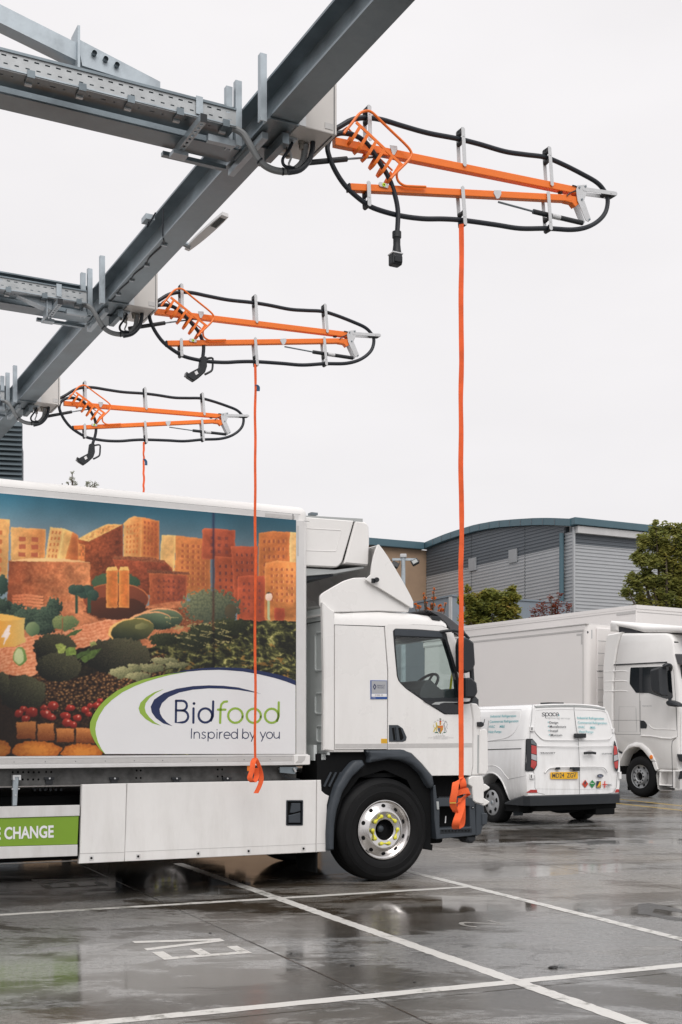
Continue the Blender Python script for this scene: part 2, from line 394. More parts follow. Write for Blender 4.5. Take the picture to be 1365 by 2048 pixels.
# ================================================================ GROUND
GF = Frame(0, 0, 24.34)          # yard grid (slabs and bay markings)
TF0 = Frame(0, 0, 27.27)         # truck and gantry grid
def wet_concrete():
    m = bpy.data.materials.new('wet_concrete'); m.use_nodes = True; n = m.node_tree; b = n.nodes['Principled BSDF']; lk = n.links.new
    g = n.nodes.new('ShaderNodeNewGeometry')
    def mapping(rot, sc):
        q = n.nodes.new('ShaderNodeMapping'); q.inputs['Rotation'].default_value = (0, 0, rot); q.inputs['Scale'].default_value = sc
        lk(g.outputs['Position'], q.inputs[0]); return q.outputs[0]
    def noise(vec, sc, det=5, ro=.55, dist=0.0):
        q = n.nodes.new('ShaderNodeTexNoise'); q.inputs['Scale'].default_value = sc; q.inputs['Detail'].default_value = det
        q.inputs['Roughness'].default_value = ro; q.inputs['Distortion'].default_value = dist; lk(vec, q.inputs['Vector']); return q.outputs['Fac']
    def ramp(val, a, c, lo=0.0, hi=1.0):
        q = n.nodes.new('ShaderNodeMapRange'); q.inputs['From Min'].default_value = a; q.inputs['From Max'].default_value = c
        q.inputs['To Min'].default_value = lo; q.inputs['To Max'].default_value = hi; q.interpolation_type = 'SMOOTHSTEP'; lk(val, q.inputs['Value']); return q.outputs[0]
    def math_(op, a, c):
        q = n.nodes.new('ShaderNodeMath'); q.operation = op
        for i, x in enumerate((a, c)):
            if isinstance(x, (int, float)): q.inputs[i].default_value = x
            else: lk(x, q.inputs[i])
        return q.outputs[0]
    def mixc(f, a, c):
        q = n.nodes.new('ShaderNodeMix'); q.data_type = 'RGBA'; lk(f, q.inputs[0])
        for i, x in ((6, a), (7, c)):
            if isinstance(x, tuple): q.inputs[i].default_value = (*x, 1)
            else: lk(x, q.inputs[i])
        return q.outputs[2]
    v1 = mapping(-GF.a, (.55, 1.0, 1.0)); v0 = mapping(0, (1, 1, 1))
    big = noise(v1, .50, 9, .70, .5)                 # soaked patches
    med = noise(v1, 2.4, 8, .72, .6)
    fine = noise(v0, 26, 4, .7)
    grit = noise(v0, 210, 2, .5)
    brush = noise(mapping(-GF.a, (1.2, 26, 1)), 1.6, 4, .6)      # brushed finish
    brown = ramp(noise(v1, .23, 3, .5), .42, .62)
    wet = ramp(math_('ADD', math_('MULTIPLY', big, .62), math_('MULTIPLY', med, .38)), .495, .545)
    pud = ramp(math_('ADD', math_('MULTIPLY', noise(v1, .33, 4, .55, .2), .8), math_('MULTIPLY', med, .2)), .575, .60)
    def spot(px, py, ru, rv, rot=0.0):       # a hollow in the slab where water stands
        c = GF.p(px, py, z=0.0); W_ = (GF.u[0] * c[0] + GF.v[0] * c[1], GF.u[1] * c[0] + GF.v[1] * c[1], 0)
        q = n.nodes.new('ShaderNodeMapping'); q.vector_type = 'TEXTURE'; q.inputs['Location'].default_value = W_; q.inputs['Rotation'].default_value = (0, 0, GF.a + rot); q.inputs['Scale'].default_value = (ru, rv, 1); lk(g.outputs['Position'], q.inputs[0])
        l_ = n.nodes.new('ShaderNodeVectorMath'); l_.operation = 'LENGTH'; lk(q.outputs[0], l_.inputs[0])
        return ramp(math_('ADD', l_.outputs['Value'], math_('MULTIPLY', math_('SUBTRACT', med, .5), 1.6)), 1.12, .82, 0.0, 1.0)
    hol = None
    for s_ in ((330, 1735, 3.6, 1.6), (120, 1790, 2.4, .55), (30, 1770, 2.0, 1.2), (1320, 1822, .55, .30), (760, 1850, 1.1, .5), (870, 1830, .8, .5), (1080, 1670, 2.2, .9)):
        k_ = spot(*s_); hol = k_ if hol is None else math_('MAXIMUM', hol, k_)
    flm = None
    for s_ in ((140, 1950, 1.9, .95), (330, 1735, 3.8, 1.8), (1320, 1822, .6, .35), (1100, 1740, 1.4, .5)):
        k_ = spot(*s_); flm = k_ if flm is None else math_('MAXIMUM', flm, k_)
    wet = math_('MAXIMUM', wet, hol); pud = math_('MAXIMUM', pud, math_('MULTIPLY', flm, .72))
    dryc = mixc(brown, (.190, .190, .187), (.195, .178, .155))
    wetc = mixc(brown, (.058, .053, .046), (.068, .051, .034))
    col = mixc(wet, dryc, wetc)
    sc = n.nodes.new('ShaderNodeVectorMath'); sc.operation = 'SCALE'; lk(col, sc.inputs[0])
    k = math_('MULTIPLY', math_('MULTIPLY', ramp(fine, .25, .75, .72, 1.28), ramp(grit, .3, .7, .72, 1.28)), ramp(brush, .3, .7, .90, 1.10))
    lk(k, sc.inputs['Scale']); lk(sc.outputs[0], b.inputs['Base Color'])
    r = math_('ADD', ramp(med, .3, .7, .13, .36), ramp(grit, .3, .7, -.02, .05))
    r = math_('MULTIPLY', r, ramp(wet, 0, 1, 1.0, .72)); r = math_('MULTIPLY', r, ramp(pud, 0, 1, 1.0, .30))
    lk(math_('MAXIMUM', r, .02), b.inputs['Roughness'])
    b.inputs['Specular IOR Level'].default_value = .5
    bp = n.nodes.new('ShaderNodeBump'); bp.inputs['Distance'].default_value = .004
    hgt = math_('ADD', math_('MULTIPLY', grit, .35), math_('ADD', math_('MULTIPLY', fine, .5), math_('MULTIPLY', brush, .35)))
    lk(hgt, bp.inputs['Height']); lk(math_('MULTIPLY', ramp(wet, 0, 1, .30, .14), ramp(pud, 0, 1, 1.0, .05)), bp.inputs['Strength'])
    lk(bp.outputs[0], b.inputs['Normal'])
    return m
m_conc = wet_concrete()
m_joint = M('joint_sealant', (.018, .019, .02), .35, var=.2, scale=10)

def ground_sheet():
    S = 900; z = -.014
    me = mesh_from([(-S, -60, z), (S, -60, z), (S, 2 * S, z), (-S, 2 * S, z)], [(0, 1, 2, 3)])
    o = link('ground', me, m_conc); o['kind'] = 'structure'; return o
ground = ground_sheet()
ujs = [2.95 + 4.8 * k for k in range(-4, 11)]; vjs = [-4.54, 5.96, 16.6, 27.2, 37.8, 48.4, 59.0]
for i in range(len(ujs) - 1):
    for j in range(len(vjs) - 1):
        g = .007
        mb = MB().prism([(ujs[i] + g, vjs[j] + g), (ujs[i + 1] - g, vjs[j] + g), (ujs[i + 1] - g, vjs[j + 1] - g), (ujs[i] + g, vjs[j + 1] - g)], 0, -.06, b=.003, plane='xy')
        o = mb.build('concrete_slab', m_conc, ground); o.rotation_euler = (0, 0, GF.a)
for k, u in enumerate(ujs[1:-1]):
    mb = MB().box(u - .012, u + .012, vjs[0], vjs[-1], -.03, -.004); o = mb.build('joint_seal', m_joint, ground); o.rotation_euler = (0, 0, GF.a)
for v in vjs[1:-1]:
    for i in range(len(ujs) - 1):
        mb = MB().box(ujs[i] + .013, ujs[i + 1] - .013, v - .012, v + .012, -.03, -.004); o = mb.build('joint_seal', m_joint, ground); o.rotation_euler = (0, 0, GF.a)

# worn road paint: one mesh per painted mark, broken up at its edges
def paint_mat(name, rgb, thr=.36):
    m = bpy.data.materials.new(name); m.use_nodes = True; n = m.node_tree; b = n.nodes['Principled BSDF']; lk = n.links.new
    g = n.nodes.new('ShaderNodeNewGeometry')
    no = n.nodes.new('ShaderNodeTexNoise'); no.inputs['Scale'].default_value = 9; no.inputs['Detail'].default_value = 8; no.inputs['Roughness'].default_value = .7; lk(g.outputs['Position'], no.inputs['Vector'])
    n2 = n.nodes.new('ShaderNodeTexNoise'); n2.inputs['Scale'].default_value = .7; lk(g.outputs['Position'], n2.inputs['Vector'])
    ad = n.nodes.new('ShaderNodeMath'); ad.operation = 'ADD'; lk(no.outputs['Fac'], ad.inputs[0])
    mm = n.nodes.new('ShaderNodeMath'); mm.operation = 'MULTIPLY'; mm.inputs[1].default_value = .5; lk(n2.outputs['Fac'], mm.inputs[0]); lk(mm.outputs[0], ad.inputs[1])
    r = n.nodes.new('ShaderNodeMapRange'); r.inputs['From Min'].default_value = thr + .22; r.inputs['From Max'].default_value = thr + .34; lk(ad.outputs[0], r.inputs['Value'])
    mx = n.nodes.new('ShaderNodeMix'); mx.data_type = 'RGBA'; lk(r.outputs[0], mx.inputs[0])
    mx.inputs[6].default_value = (rgb[0] * .38, rgb[1] * .38, rgb[2] * .36, 1); mx.inputs[7].default_value = (*rgb, 1); lk(mx.outputs[2], b.inputs['Base Color'])
    b.inputs['Roughness'].default_value = .32; b.inputs['Specular IOR Level'].default_value = .35
    return m
m_rp = paint_mat('worn_white_road_paint', (.64, .63, .60), .36); m_rpf = paint_mat('faded_white_road_paint', (.30, .29, .27), .40)
m_yp = paint_mat('worn_yellow_road_paint', (.50, .33, .05), .40)
def mark(poly, name='painted_line', mat=None, z=.0012):
    """poly in the yard grid"""
    mb = MB()
    k = [(x, y, z) for x, y in poly]
    me = mesh_from(k, [tuple(t) for t in tessellate_polygon([[Vector((x, y, 0)) for x, y in poly]])])
    bm = bmesh.new(); bm.from_mesh(me); bmesh.ops.recalc_face_normals(bm, faces=bm.faces)
    if bm.faces[0].normal.z < 0: bmesh.ops.reverse_faces(bm, faces=bm.faces)
    bm.to_mesh(me); bm.free()
    o = link(name, me, mat or m_rp, ground); o.rotation_euler = (0, 0, GF.a); return o
def gp(px, py): q = GF.p(px, py, z=0.0); return (q[0], q[1])
def wob(a, b, wdt, n=120, amp=.006):
    A, B = Vector(a), Vector(b); t = (B - A).normalized(); nn = Vector((-t.y, t.x)); l = []; r = []
    for i in range(n + 1):
        c = A.lerp(B, i / n); l.append(tuple(c + nn * (wdt / 2 + random.uniform(-amp, amp)))); r.append(tuple(c - nn * (wdt / 2 + random.uniform(-amp, amp))))
    return l + r[::-1]
vL1 = gp(700, 1788)[1]; vL2 = gp(700, 1995)[1]; uA = gp(700, 1846)[0]; uB = gp(945, 1774)[0]
mark(wob((-6, vL1), (uB, vL1), .10)); mark(wob((-4, vL2 - .0), (13, vL2 - .03), .11), z=.0014)
def through(a, b, t0, t1): A_ = Vector(gp(*a)); B_ = Vector(gp(*b)); return tuple(A_.lerp(B_, t0)), tuple(A_.lerp(B_, t1))
mark(wob(*through((700, 1847), (1275, 2048), -1.35, 3.0), .11, n=300), z=.0016)
mark(wob(*through((822, 1744), (1365, 1879), -.25, 2.0), .10, n=200), z=.0020)
vL3 = vL1 + (vL1 - vL2)
for k, dd in enumerate((0, 1)):
    mark(wob((-6, vL3 + dd * 4.05), (uB, vL3 + dd * 4.05), .10), z=.0024)
# "EV" reads with its top to the left of the picture
def E_(ox, oy, s, mat, z=.0012):      # letter box: reading direction +v, up = -u
    L_ = lambda pts: [(ox - y * s, oy + x * s) for x, y in pts]
    mark(L_([(0, 0), (.13, 0), (.13, 1.0), (0, 1.0)]), 'painted_letter', mat, z)
    for y in (0, .435, .87): mark(L_([(.135, y), (.5, y), (.5, y + .13), (.135, y + .13)]), 'painted_letter', mat, z)
def V_(ox, oy, s, mat, z=.0012):
    L_ = lambda pts: [(ox - y * s, oy + x * s) for x, y in pts]
    mark(L_([(0, 1.0), (.14, 1.0), (.335, .16), (.335, 0), (.24, 0)]), 'painted_letter', mat, z)
    mark(L_([(.67, 1.0), (.53, 1.0), (.338, .16), (.338, 0), (.43, 0)]), 'painted_letter', mat, z)
e0 = gp(985, 1896); 
p_e = gp(505, 1906); p_f = gp(336, 1924); p_v = gp(430, 1875); p_va = gp(262, 1874)
sE = abs(p_e[0] - p_f[0])
E_(max(p_e[0], p_f[0]), p_e[1], sE, m_rp); V_(p_v[0] + .02, p_e[1] + .62 * sE, sE * 1.0, m_rp)
q_e = gp(218, 1771); E_(q_e[0], q_e[1], sE, m_rpf); V_(q_e[0], q_e[1] + .62 * sE, sE, m_rpf)
two = stroke_polys(arc(.24, .74, .2, .2, 165, -35, 10) + [(.05, .06)] + [(.46, .06)], .10)
c2 = gp(1017, 1850)
for P in two[:-2]: mark([(c2[0] - y * .34, c2[1] + x * .55) for x, y in P], 'painted_numeral', m_rpf, .0014)
y1 = gp(1236, 1607); y2 = gp(1365, 1621); d = Vector(y2) - Vector(y1); mark(wob(tuple(Vector(y1) - d * 4), tuple(Vector(y2) + d * 3), .12), mat=m_yp)
y1 = gp(1240, 1598.5); y2 = gp(1365, 1612); d = Vector(y2) - Vector(y1); mark(wob(tuple(Vector(y1) - d * 4), tuple(Vector(y2) + d * 3), .12), mat=m_yp)
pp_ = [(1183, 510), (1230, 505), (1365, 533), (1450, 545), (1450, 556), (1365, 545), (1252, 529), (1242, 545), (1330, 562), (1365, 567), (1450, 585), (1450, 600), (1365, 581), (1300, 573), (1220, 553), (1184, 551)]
mark([gp(700 + x * .4872, 1560 + y * .4872) for x, y in pp_], 'dark_patch', M('dark_gloss', (.012, .012, .013), .22, var=.3, scale=14, bump=.3, bscale=30), .0012)  # thin dark glossy shape lying flat on the slabs
# small stones lying on the concrete
random.seed(3)
for k, (px, py, s) in enumerate([(1107, 1937, .022), (1101, 1936, .012), (705, 1932, .012), (421, 1867, .009), (583, 1908, .008), (830, 1965, .008)]):
    q = Frame(0, 0, 0).p(px, py, z=0)
    mb = MB().sphere((0, 0, s * .35), s, 1.3, .8, .5, 8, 6); mb.v = [(x + random.uniform(-.2, .2) * s, y + random.uniform(-.2, .2) * s, max(0.0002, z)) for x, y, z in mb.v]
    o = mb.build('stone', M('dark_stone', (.03, .03, .03), .6)); o.location = (q[0], q[1], 0.0)
    lab = ['largest dark chip of grit on the concrete beside the near crossing of the white lines', 'small dark chip touching the largest chip of grit',
           'small dark speck of grit on the wet concrete left of the long white bay line', 'tiny dark speck beside the top of the painted letter V',
           'tiny dark speck right of the painted letters beside the dark slab joint', 'tiny dark speck just above the nearest long white line'][k]
    tag(o, lab, 'grit')
# ================================================================ BACKGROUND: warehouse, trees, lights
m_clad = M('silver_cladding', (.43, .445, .46), .42, .3, var=.05, scale=.5)
m_clad2 = M('dark_grey_cladding', (.125, .142, .16), .45, .2, var=.05, scale=.5)
m_tealf = M('teal_fascia', (.065, .125, .155), .4, var=.08, scale=.8)
m_buff = M('buff_render_wall', (.30, .205, .135), .85, var=.10, scale=1.5, bump=.3, bscale=8)
m_greyw = M('grey_dock_wall', (.19, .225, .26), .6, var=.06)
m_trim = M('pale_trim', (.48, .49, .50), .5, var=.04)
TF = TF0
Yc = 70.0; Xc = (1150 - CX) / FOC * Yc
uc = Xc * TF.u[0] + Yc * TF.u[1]; vc = Xc * TF.v[0] + Yc * TF.v[1]
vfar = TF.p(853, 1200, u=uc)[1]
wh = root('warehouse', TF, 'large grey clad warehouse with a curved teal roof edge behind the trailers', 'warehouse', loc=(uc, vc, 0))
WF = Frame(Xc, Yc, 27.27)
prof = [WF.p(px, py, u=0)[1:3] for px, py in [(853, 1099), (872, 1091), (900, 1080), (925, 1072), (960, 1062), (1000, 1055), (1040, 1052), (1080, 1050), (1110, 1050), (1150, 1052)]]
prof = sorted(prof); pv = [a for a, b in prof]; pz = [b for a, b in prof]
def topz(v): return float(np.interp(v, pv, pz))
bl = [WF.p(853, 1152, u=0), WF.p(1143, 1091, u=0)]
zband = (bl[0][2] + bl[1][2]) / 2
D = vfar - vc
def cladding(v0, v1, zlo, zhi, name, mat, fixed='u', pos=0.0, pitch=.205, dep=.045, ztop=None):
    mb = MB(); z = zlo
    while z < zhi - .02:
        zt = min(z + pitch, zhi)
        seg = 10; vs = [v0 + (v1 - v0) * i / seg for i in range(seg + 1)]
        zz = [(z, 0), (z + (zt - z) * .42, 0), (z + (zt - z) * .58, -dep), (z + (zt - z) * .9, -dep), (zt, 0)]
        for (za, oa), (zb, ob_) in zip(zz[:-1], zz[1:]):
            for a, b in zip(vs[:-1], vs[1:]):
                ta = ztop(a) if ztop else 1e9; tb = ztop(b) if ztop else 1e9
                if za >= max(ta, tb): continue
                q = [(a, min(za, ta), oa), (b, min(za, tb), oa), (b, min(zb, tb), ob_), (a, min(zb, ta), ob_)]
                k = len(mb.v)
                for (s_, z_, o_) in q: mb.v.append((pos + o_, s_, z_) if fixed == 'u' else (s_, pos + o_, z_))
                mb.f.append((k, k + 1, k + 2, k + 3)); mb.m.append(0)
        z = zt
    return mb.build(name, mat, wh)
zs = 0.0
vb = sorted([0.9] + [WF.p(px, 1150, u=0)[1] for px in (1051, 944)] + [D - .02])
tz = lambda v: topz(v) - .05
for a, b in zip(vb[:-1], vb[1:]):
    cladding(a + .03, b - .03, zs, zband, 'cladding_panel', m_clad)
    cladding(a + .03, b - .03, zband + .01, 30, 'cladding_panel', m_clad2, ztop=tz)
for a, b in zip(vb[:-1], vb[1:]):       # backing wall closes the joints
    MB().prism([(a - .02, 0), (b + .02, 0)] + [(b + .02 - (b - a + .04) * i / 8, tz(b + .02 - (b - a + .04) * i / 8)) for i in range(9)], .02, .3, plane='yz').build('wall', m_clad2, wh)
# curved fascia along the gable and the straight one along the side
fas = MB(); vv = [p for p in np.linspace(0, D, 24)]
ring = []
for v in vv:
    z = topz(v); ring.append([(-.35, v, z - .02), (-.35, v, z + .40), (.6, v, z + .42), (.6, v, z - .02)])
for A, B in zip(ring[:-1], ring[1:]):
    for i in range(4): fas.add([A[i], A[(i + 1) % 4], B[(i + 1) % 4], B[i]], [(0, 1, 2, 3)])
fas.add(ring[0], [(0, 1, 2, 3)]); fas.add(ring[-1], [(0, 1, 2, 3)]); fas.build('fascia', m_tealf, wh)
for v in np.linspace(.3, D - .3, 15)[1:-1]: MB().box(-.372, -.352, v - .02, v + .02, topz(v), topz(v) + .38).build('fascia_joint', m_clad2, wh)
zt0 = topz(0)
MB().box(-.3, 40, -.4, .4, zt0 + .02, zt0 + .44, b=.03).build('side_fascia', m_tealf, wh)
MB().box(.02, 40, -.28, .02, zt0 - .42, zt0 - .02).build('gutter', M('pale_gutter', (.50, .50, .50), .5), wh)
cladding(.02, 40, 0, zband, 'cladding_panel', m_clad, fixed='v', pos=.12)
cladding(.02, 40, zband + .01, zt0 - .4, 'cladding_panel', m_clad2, fixed='v', pos=.12)
MB().box(.05, 40, .14, .5, 0, zt0).build('wall', m_clad2, wh)
cladding(.05, .88, 0, zt0 - .3, 'cladding_panel', m_clad, pos=-.02)
MB().box(-.09, .02, -.03, .1, 0, zt0 - .05).build('corner_trim', m_clad, wh)
vp = WF.p(1146, 1100, u=-.2)[1]
MB().tube([(-.22, .95, 0), (-.22, .95, zt0 - .3)], .14, n=10).build('downpipe', m_tealf, wh, smooth=True)
for px, py in ((945, 1129), (1026, 1112)):
    q = WF.p(px, py, u=-.1); MB().box(-.14, -.03, q[1] - .42, q[1] + .42, q[2] - .42, q[2] + .42, b=.02).build('vent', M('pale_vent', (.30, .31, .32), .5), wh)
# roof surface behind the gable so that it is a solid building
mb = MB()
for A, B in zip(ring[:-1], ring[1:]): mb.add([A[2], B[2], (40, B[2][1], B[2][2]), (40, A[2][1], A[2][2])], [(0, 1, 2, 3)])
mb.build('roof', m_clad, wh)
# the buff wing
zw = WF.p(853, 1101, v=D)[2]
MB().box(-46, .28, D - .02, D + 14, 0, zw).build('render_wall', m_buff, wh)
MB().box(-46.3, -.4, D - .4, D + 14.3, zw + .003, zw + .50, b=.03).build('wing_fascia', m_tealf, wh)
# lean-to in the corner
q0 = WF.p(906, 1200, u=-6.0); q1 = WF.p(700, 1200, u=-6.0)
sh = root('dock_shelter', WF, 'low blue grey dock shelter with a pale corner trim in front of the warehouse corner', 'shelter', loc=(-9, 0, 0))
SF = Frame(*[(WF.x + WF.u[0] * -9), (WF.y + WF.u[1] * -9)], 27.27)
a0 = SF.p(905, 1193, u=0); zs_ = a0[2]
MB().box(0, 8.0, a0[1], a0[1] + 16, 0, zs_, b=.02).build('wall', m_greyw, sh)
MB().box(-.05, .0, a0[1] - .0, a0[1] + .28, 0, zs_).build('corner_trim', m_trim, sh)
MB().box(-.06, 8.05, a0[1] - .06, a0[1] + 16.05, zs_ + .003, zs_ + .1).build('roof', m_greyw, sh)

# louvred plant tower, far left
lt = Frame((0 - CX) / FOC * 34, 34, 12)
lv = root('louvred_tower', lt, 'dark louvred plant tower at the left edge above the lorry roof', 'tower')
lw = lt.p(45, 880, v=0)[0]
ztop_l = lt.p(0, 836, v=0)[2]
MB().box(-6, lw - .12, .2, 3.2, 0, ztop_l - .2).build('core', m_clad2, lv)
zz = 0.3; nsl = 0
mslat = M('louvre_slat_metal', (.085, .11, .125), .5, .2, var=.08)
sm = MB().prism([(-.16, .0), (-.13, -.012), (.0, .15), (-.03, .16)], -6, lw, plane='yz')
me_sl = None
zz = 4.0
while zz < ztop_l - .15:
    if me_sl is None:
        o = sm.build('slat', mslat, lv); me_sl = o.data
    else: o = link('slat', me_sl, None, lv)
    o.location = (0, 0.02, zz); zz += .138
MB().box(-6, lw, .19, .2, 4, ztop_l - .1).build('back_panel', m_clad2, lv)

# floodlight mast
fm = Frame(*(lambda p: (p[0], p[1]))(Frame(0, 0, 0).p(807, 1600, v=52)), 0)
mast = root('floodlight_mast', fm, 'galvanised lamp mast with two black floodlights behind the cab roof', 'lamp mast')
zt = fm.p(807, 1111, v=0)[2]
MB().tube([(0, 0, 0), (0, 0, zt)], [.13, .09], n=10).build('pole', m_galv, mast, smooth=True)
xa = fm.p(785, 1111, v=0)[0]; xb = fm.p(833, 1117, v=0)[0]
MB().box(xa, xb, -.04, .04, zt - .22, zt - .12).build('cross_arm', m_galv, mast)
MB().box(-.14, .14, -.14, .14, zt - .1, zt + .06, b=.03).build('cap', m_trim, mast)
for s_, xx, yy in ((1, xa + .12, 1130), (-1, xb - .06, 1127)):
    zc_ = fm.p(807, yy - 2 if s_ > 0 else yy - 4, v=0)[2]
    f = MB(); T = Matrix.Translation((xx, -.1, zc_ - .05)) @ Matrix.Rotation(rad(28 * s_), 4, 'Y') @ Matrix.Rotation(rad(-20), 4, 'X')
    f.box(-.16, .16, -.08, .08, -.12, .12, b=.03, T=T); lamp = f.build('floodlight', m_plas, mast)
    MB().tube([(xx - .19, -.05, zc_), (xx - .19, 0, zt - .2), (xx + .19, 0, zt - .2), (xx + .19, -.05, zc_)], .015, n=6).build('yoke', m_plas, lamp)
    if s_ < 0:
        g = MB(); g.box(-.11, .11, -.09, -.082, -.08, .08, T=T); g.build('lens', M('floodlight_lens', (.30, .32, .32), .2), lamp)

# ---------------------------------------------------------------- trees
def leaf_mat(name, cols):
    m = bpy.data.materials.new(name); m.use_nodes = True; n = m.node_tree; b = n.nodes['Principled BSDF']; lk = n.links.new
    g = n.nodes.new('ShaderNodeNewGeometry'); cr = n.nodes.new('ShaderNodeValToRGB'); cr.color_ramp.interpolation = 'LINEAR'
    no = n.nodes.new('ShaderNodeTexNoise'); no.inputs['Scale'].default_value = .9; no.inputs['Detail'].default_value = 3; lk(g.outputs['Position'], no.inputs['Vector'])
    a = n.nodes.new('ShaderNodeMath'); a.operation = 'MULTIPLY_ADD'; a.inputs[1].default_value = .45; lk(g.outputs['Random Per Island'], a.inputs[0])
    mm = n.nodes.new('ShaderNodeMapRange'); mm.inputs['From Min'].default_value = .3; mm.inputs['From Max'].default_value = .7; mm.inputs['To Max'].default_value = .55
    lk(no.outputs['Fac'], mm.inputs['Value']); lk(mm.outputs[0], a.inputs[2]); lk(a.outputs[0], cr.inputs[0])
    e = cr.color_ramp.elements; e[0].color = (*cols[0], 1); e[1].color = (*cols[-1], 1)
    for i, c in enumerate(cols[1:-1]): q = e.new((i + 1) / (len(cols) - 1)); q.color = (*c, 1)
    lk(cr.outputs[0], b.inputs['Base Color']); b.inputs['Roughness'].default_value = .55
    tl = n.nodes.new('ShaderNodeBsdfTranslucent'); mx = n.nodes.new('ShaderNodeMixShader'); mx.inputs[0].default_value = .5; lk(cr.outputs[0], tl.inputs[0]); lk(b.outputs[0], mx.inputs[1]); lk(tl.outputs[0], mx.inputs[2]); lk(mx.outputs[0], n.nodes['Material Output'].inputs[0])
    return m
m_bark = M('bark', (.07, .055, .04), .9, var=.3, scale=12, bump=.4, bscale=30)
m_leafa = leaf_mat('autumn_green_leaf', [(.12, .155, .06), (.20, .23, .065), (.29, .30, .07), (.36, .31, .07), (.46, .22, .07)])
m_leafg = leaf_mat('green_leaf', [(.15, .18, .07), (.22, .25, .08), (.30, .31, .09), (.34, .33, .09), (.48, .40, .10)])
m_leafr = leaf_mat('red_leaf', [(.10, .025, .015), (.24, .05, .02), (.34, .08, .03)])
m_leafo = leaf_mat('orange_leaf', [(.55, .16, .03), (.75, .24, .04), (.80, .32, .05)])
def leaves(mb, c, r, n, size, rs):
    for _ in range(n):
        d = Vector((rs.gauss(0, 1), rs.gauss(0, 1), rs.gauss(0, 1))).normalized() * r * (rs.random() ** .45)
        p = Vector(c) + Vector((d.x, d.y, d.z * .95)); a = rs.random() * 6.28; t = rs.uniform(-.9, .9); s = size * rs.uniform(.6, 1.35)
        x = Vector((math.cos(a), math.sin(a), rs.uniform(-.5, .5))) * s; y = Vector((-math.sin(a) * math.cos(t), math.cos(a) * math.cos(t), math.sin(t))) * s * .62
        k = len(mb.v); mb.v += [tuple(p - x), tuple(p + y * .9 - x * .1), tuple(p + x), tuple(p - y * .9 - x * .1)]; mb.f.append((k, k + 1, k + 2, k + 3)); mb.m.append(0)
def tree(name, x, y, h, crown, nleaf, size, mat, label, seed, trunk_r=.2, group=None, cat='tree'):
    """crown: list of (dx, z, r) clumps that make the outline"""
    rs = random.Random(seed); fr = Frame(x, y, 0); t = root(name, fr, label, cat, group)
    tr = MB(); top = max(z for _, z, _ in crown)
    tr.tube([(0, 0, 0), (rs.uniform(-.1, .1), 0, h * .35), (rs.uniform(-.2, .2), .1, h * .6), (0, 0, top * .92)], [trunk_r, trunk_r * .7, trunk_r * .45, .03], n=8, res=3)
    for dx, z, r in crown:
        z0 = max(h * .25, z * .55); tr.tube([(0, 0, z0), (dx * .5, rs.uniform(-.3, .3), (z0 + z) / 2), (dx, rs.uniform(-.4, .4), z)], [trunk_r * .35, trunk_r * .2, .02], n=5, res=3)
    tr.build('trunk', m_bark, t, smooth=True, angle=60)
    lf = MB(); tot = sum(r ** 2 for _, _, r in crown)
    for dx, z, r in crown:
        k = int(nleaf * r * r / tot); sub = 20
        for _ in range(sub):
            d = Vector((rs.gauss(0, 1), rs.gauss(0, 1), rs.gauss(0, 1))).normalized() * r * rs.uniform(.25, 1.0)
            leaves(lf, (dx + d.x, d.y * .9, z + d.z * .95), r * rs.uniform(.28, .66), k // sub, size, rs)
    lf.build('crown', mat, t); return t
F0 = Frame(0, 0, 0)
def tree_px(name, Y, cx, base_px, clumps, nleaf, size, mat, label, seed, **kw):
    x = (cx - CX) / FOC * Y; k = Y / FOC
    cr = [((px - cx) * k, EYE + (HY - py) * k, r * k) for px, py, r in clumps]
    return tree(name, x, Y, max(c[1] for c in cr), cr, nleaf, size, mat, label, seed, **kw)
tree_px('deciduous_tree', 50, 978, 0, [(950, 1205, 22), (975, 1190, 17), (1000, 1200, 22), (1020, 1197, 20), (985, 1222, 26), (1015, 1225, 24), (945, 1232, 22), (925, 1200, 11), (962, 1250, 25), (1005, 1255, 25), (1030, 1215, 12), (935, 1178, 7), (1024, 1178, 8)], 15000, .085, m_leafa,
        'yellowing broadleaf tree rising behind the long white trailer beside the orange strap', 5)
tree_px('deciduous_tree', 46, 1330, 0, [(1310, 1062, 16), (1330, 1058, 14), (1355, 1065, 18), (1290, 1085, 20), (1325, 1090, 26), (1365, 1095, 26), (1280, 1115, 16), (1300, 1130, 26), (1345, 1130, 30), (1268, 1160, 16), (1290, 1165, 24), (1325, 1170, 30), (1365, 1170, 30), (1255, 1185, 16), (1285, 1200, 22), (1330, 1210, 28), (1370, 1210, 30), (1400, 1130, 40), (1420, 1190, 40), (1312, 1045, 6), (1400, 1070, 24)], 26000, .08, m_leafg,
        'tall green tree with a few yellow leaves at the right edge before the warehouse', 6, trunk_r=.28)
tree_px('red_shrub', 52, 1105, 0, [(1085, 1215, 14), (1112, 1208, 14), (1135, 1214, 12), (1068, 1222, 9), (1100, 1195, 8), (1120, 1190, 7), (1105, 1228, 22), (1075, 1235, 16)], 1500, .05, m_leafr,
        'thin red leaved tree top showing over the trailer roof', 7, trunk_r=.12)
tree_px('orange_shrub', 40, 862, 0, [(868, 1196, 4), (867, 1186, 3), (850, 1195, 4), (853, 1206, 3), (866, 1210, 5), (880, 1212, 4), (891, 1208, 3), (838, 1214, 5), (858, 1222, 8), (882, 1224, 8), (832, 1208, 3), (869, 1178, 2), (848, 1187, 2)], 1500, .035, m_leafo,
        'bare branching shrub with orange leaves just above the cab roof', 8, trunk_r=.05, cat='shrub')
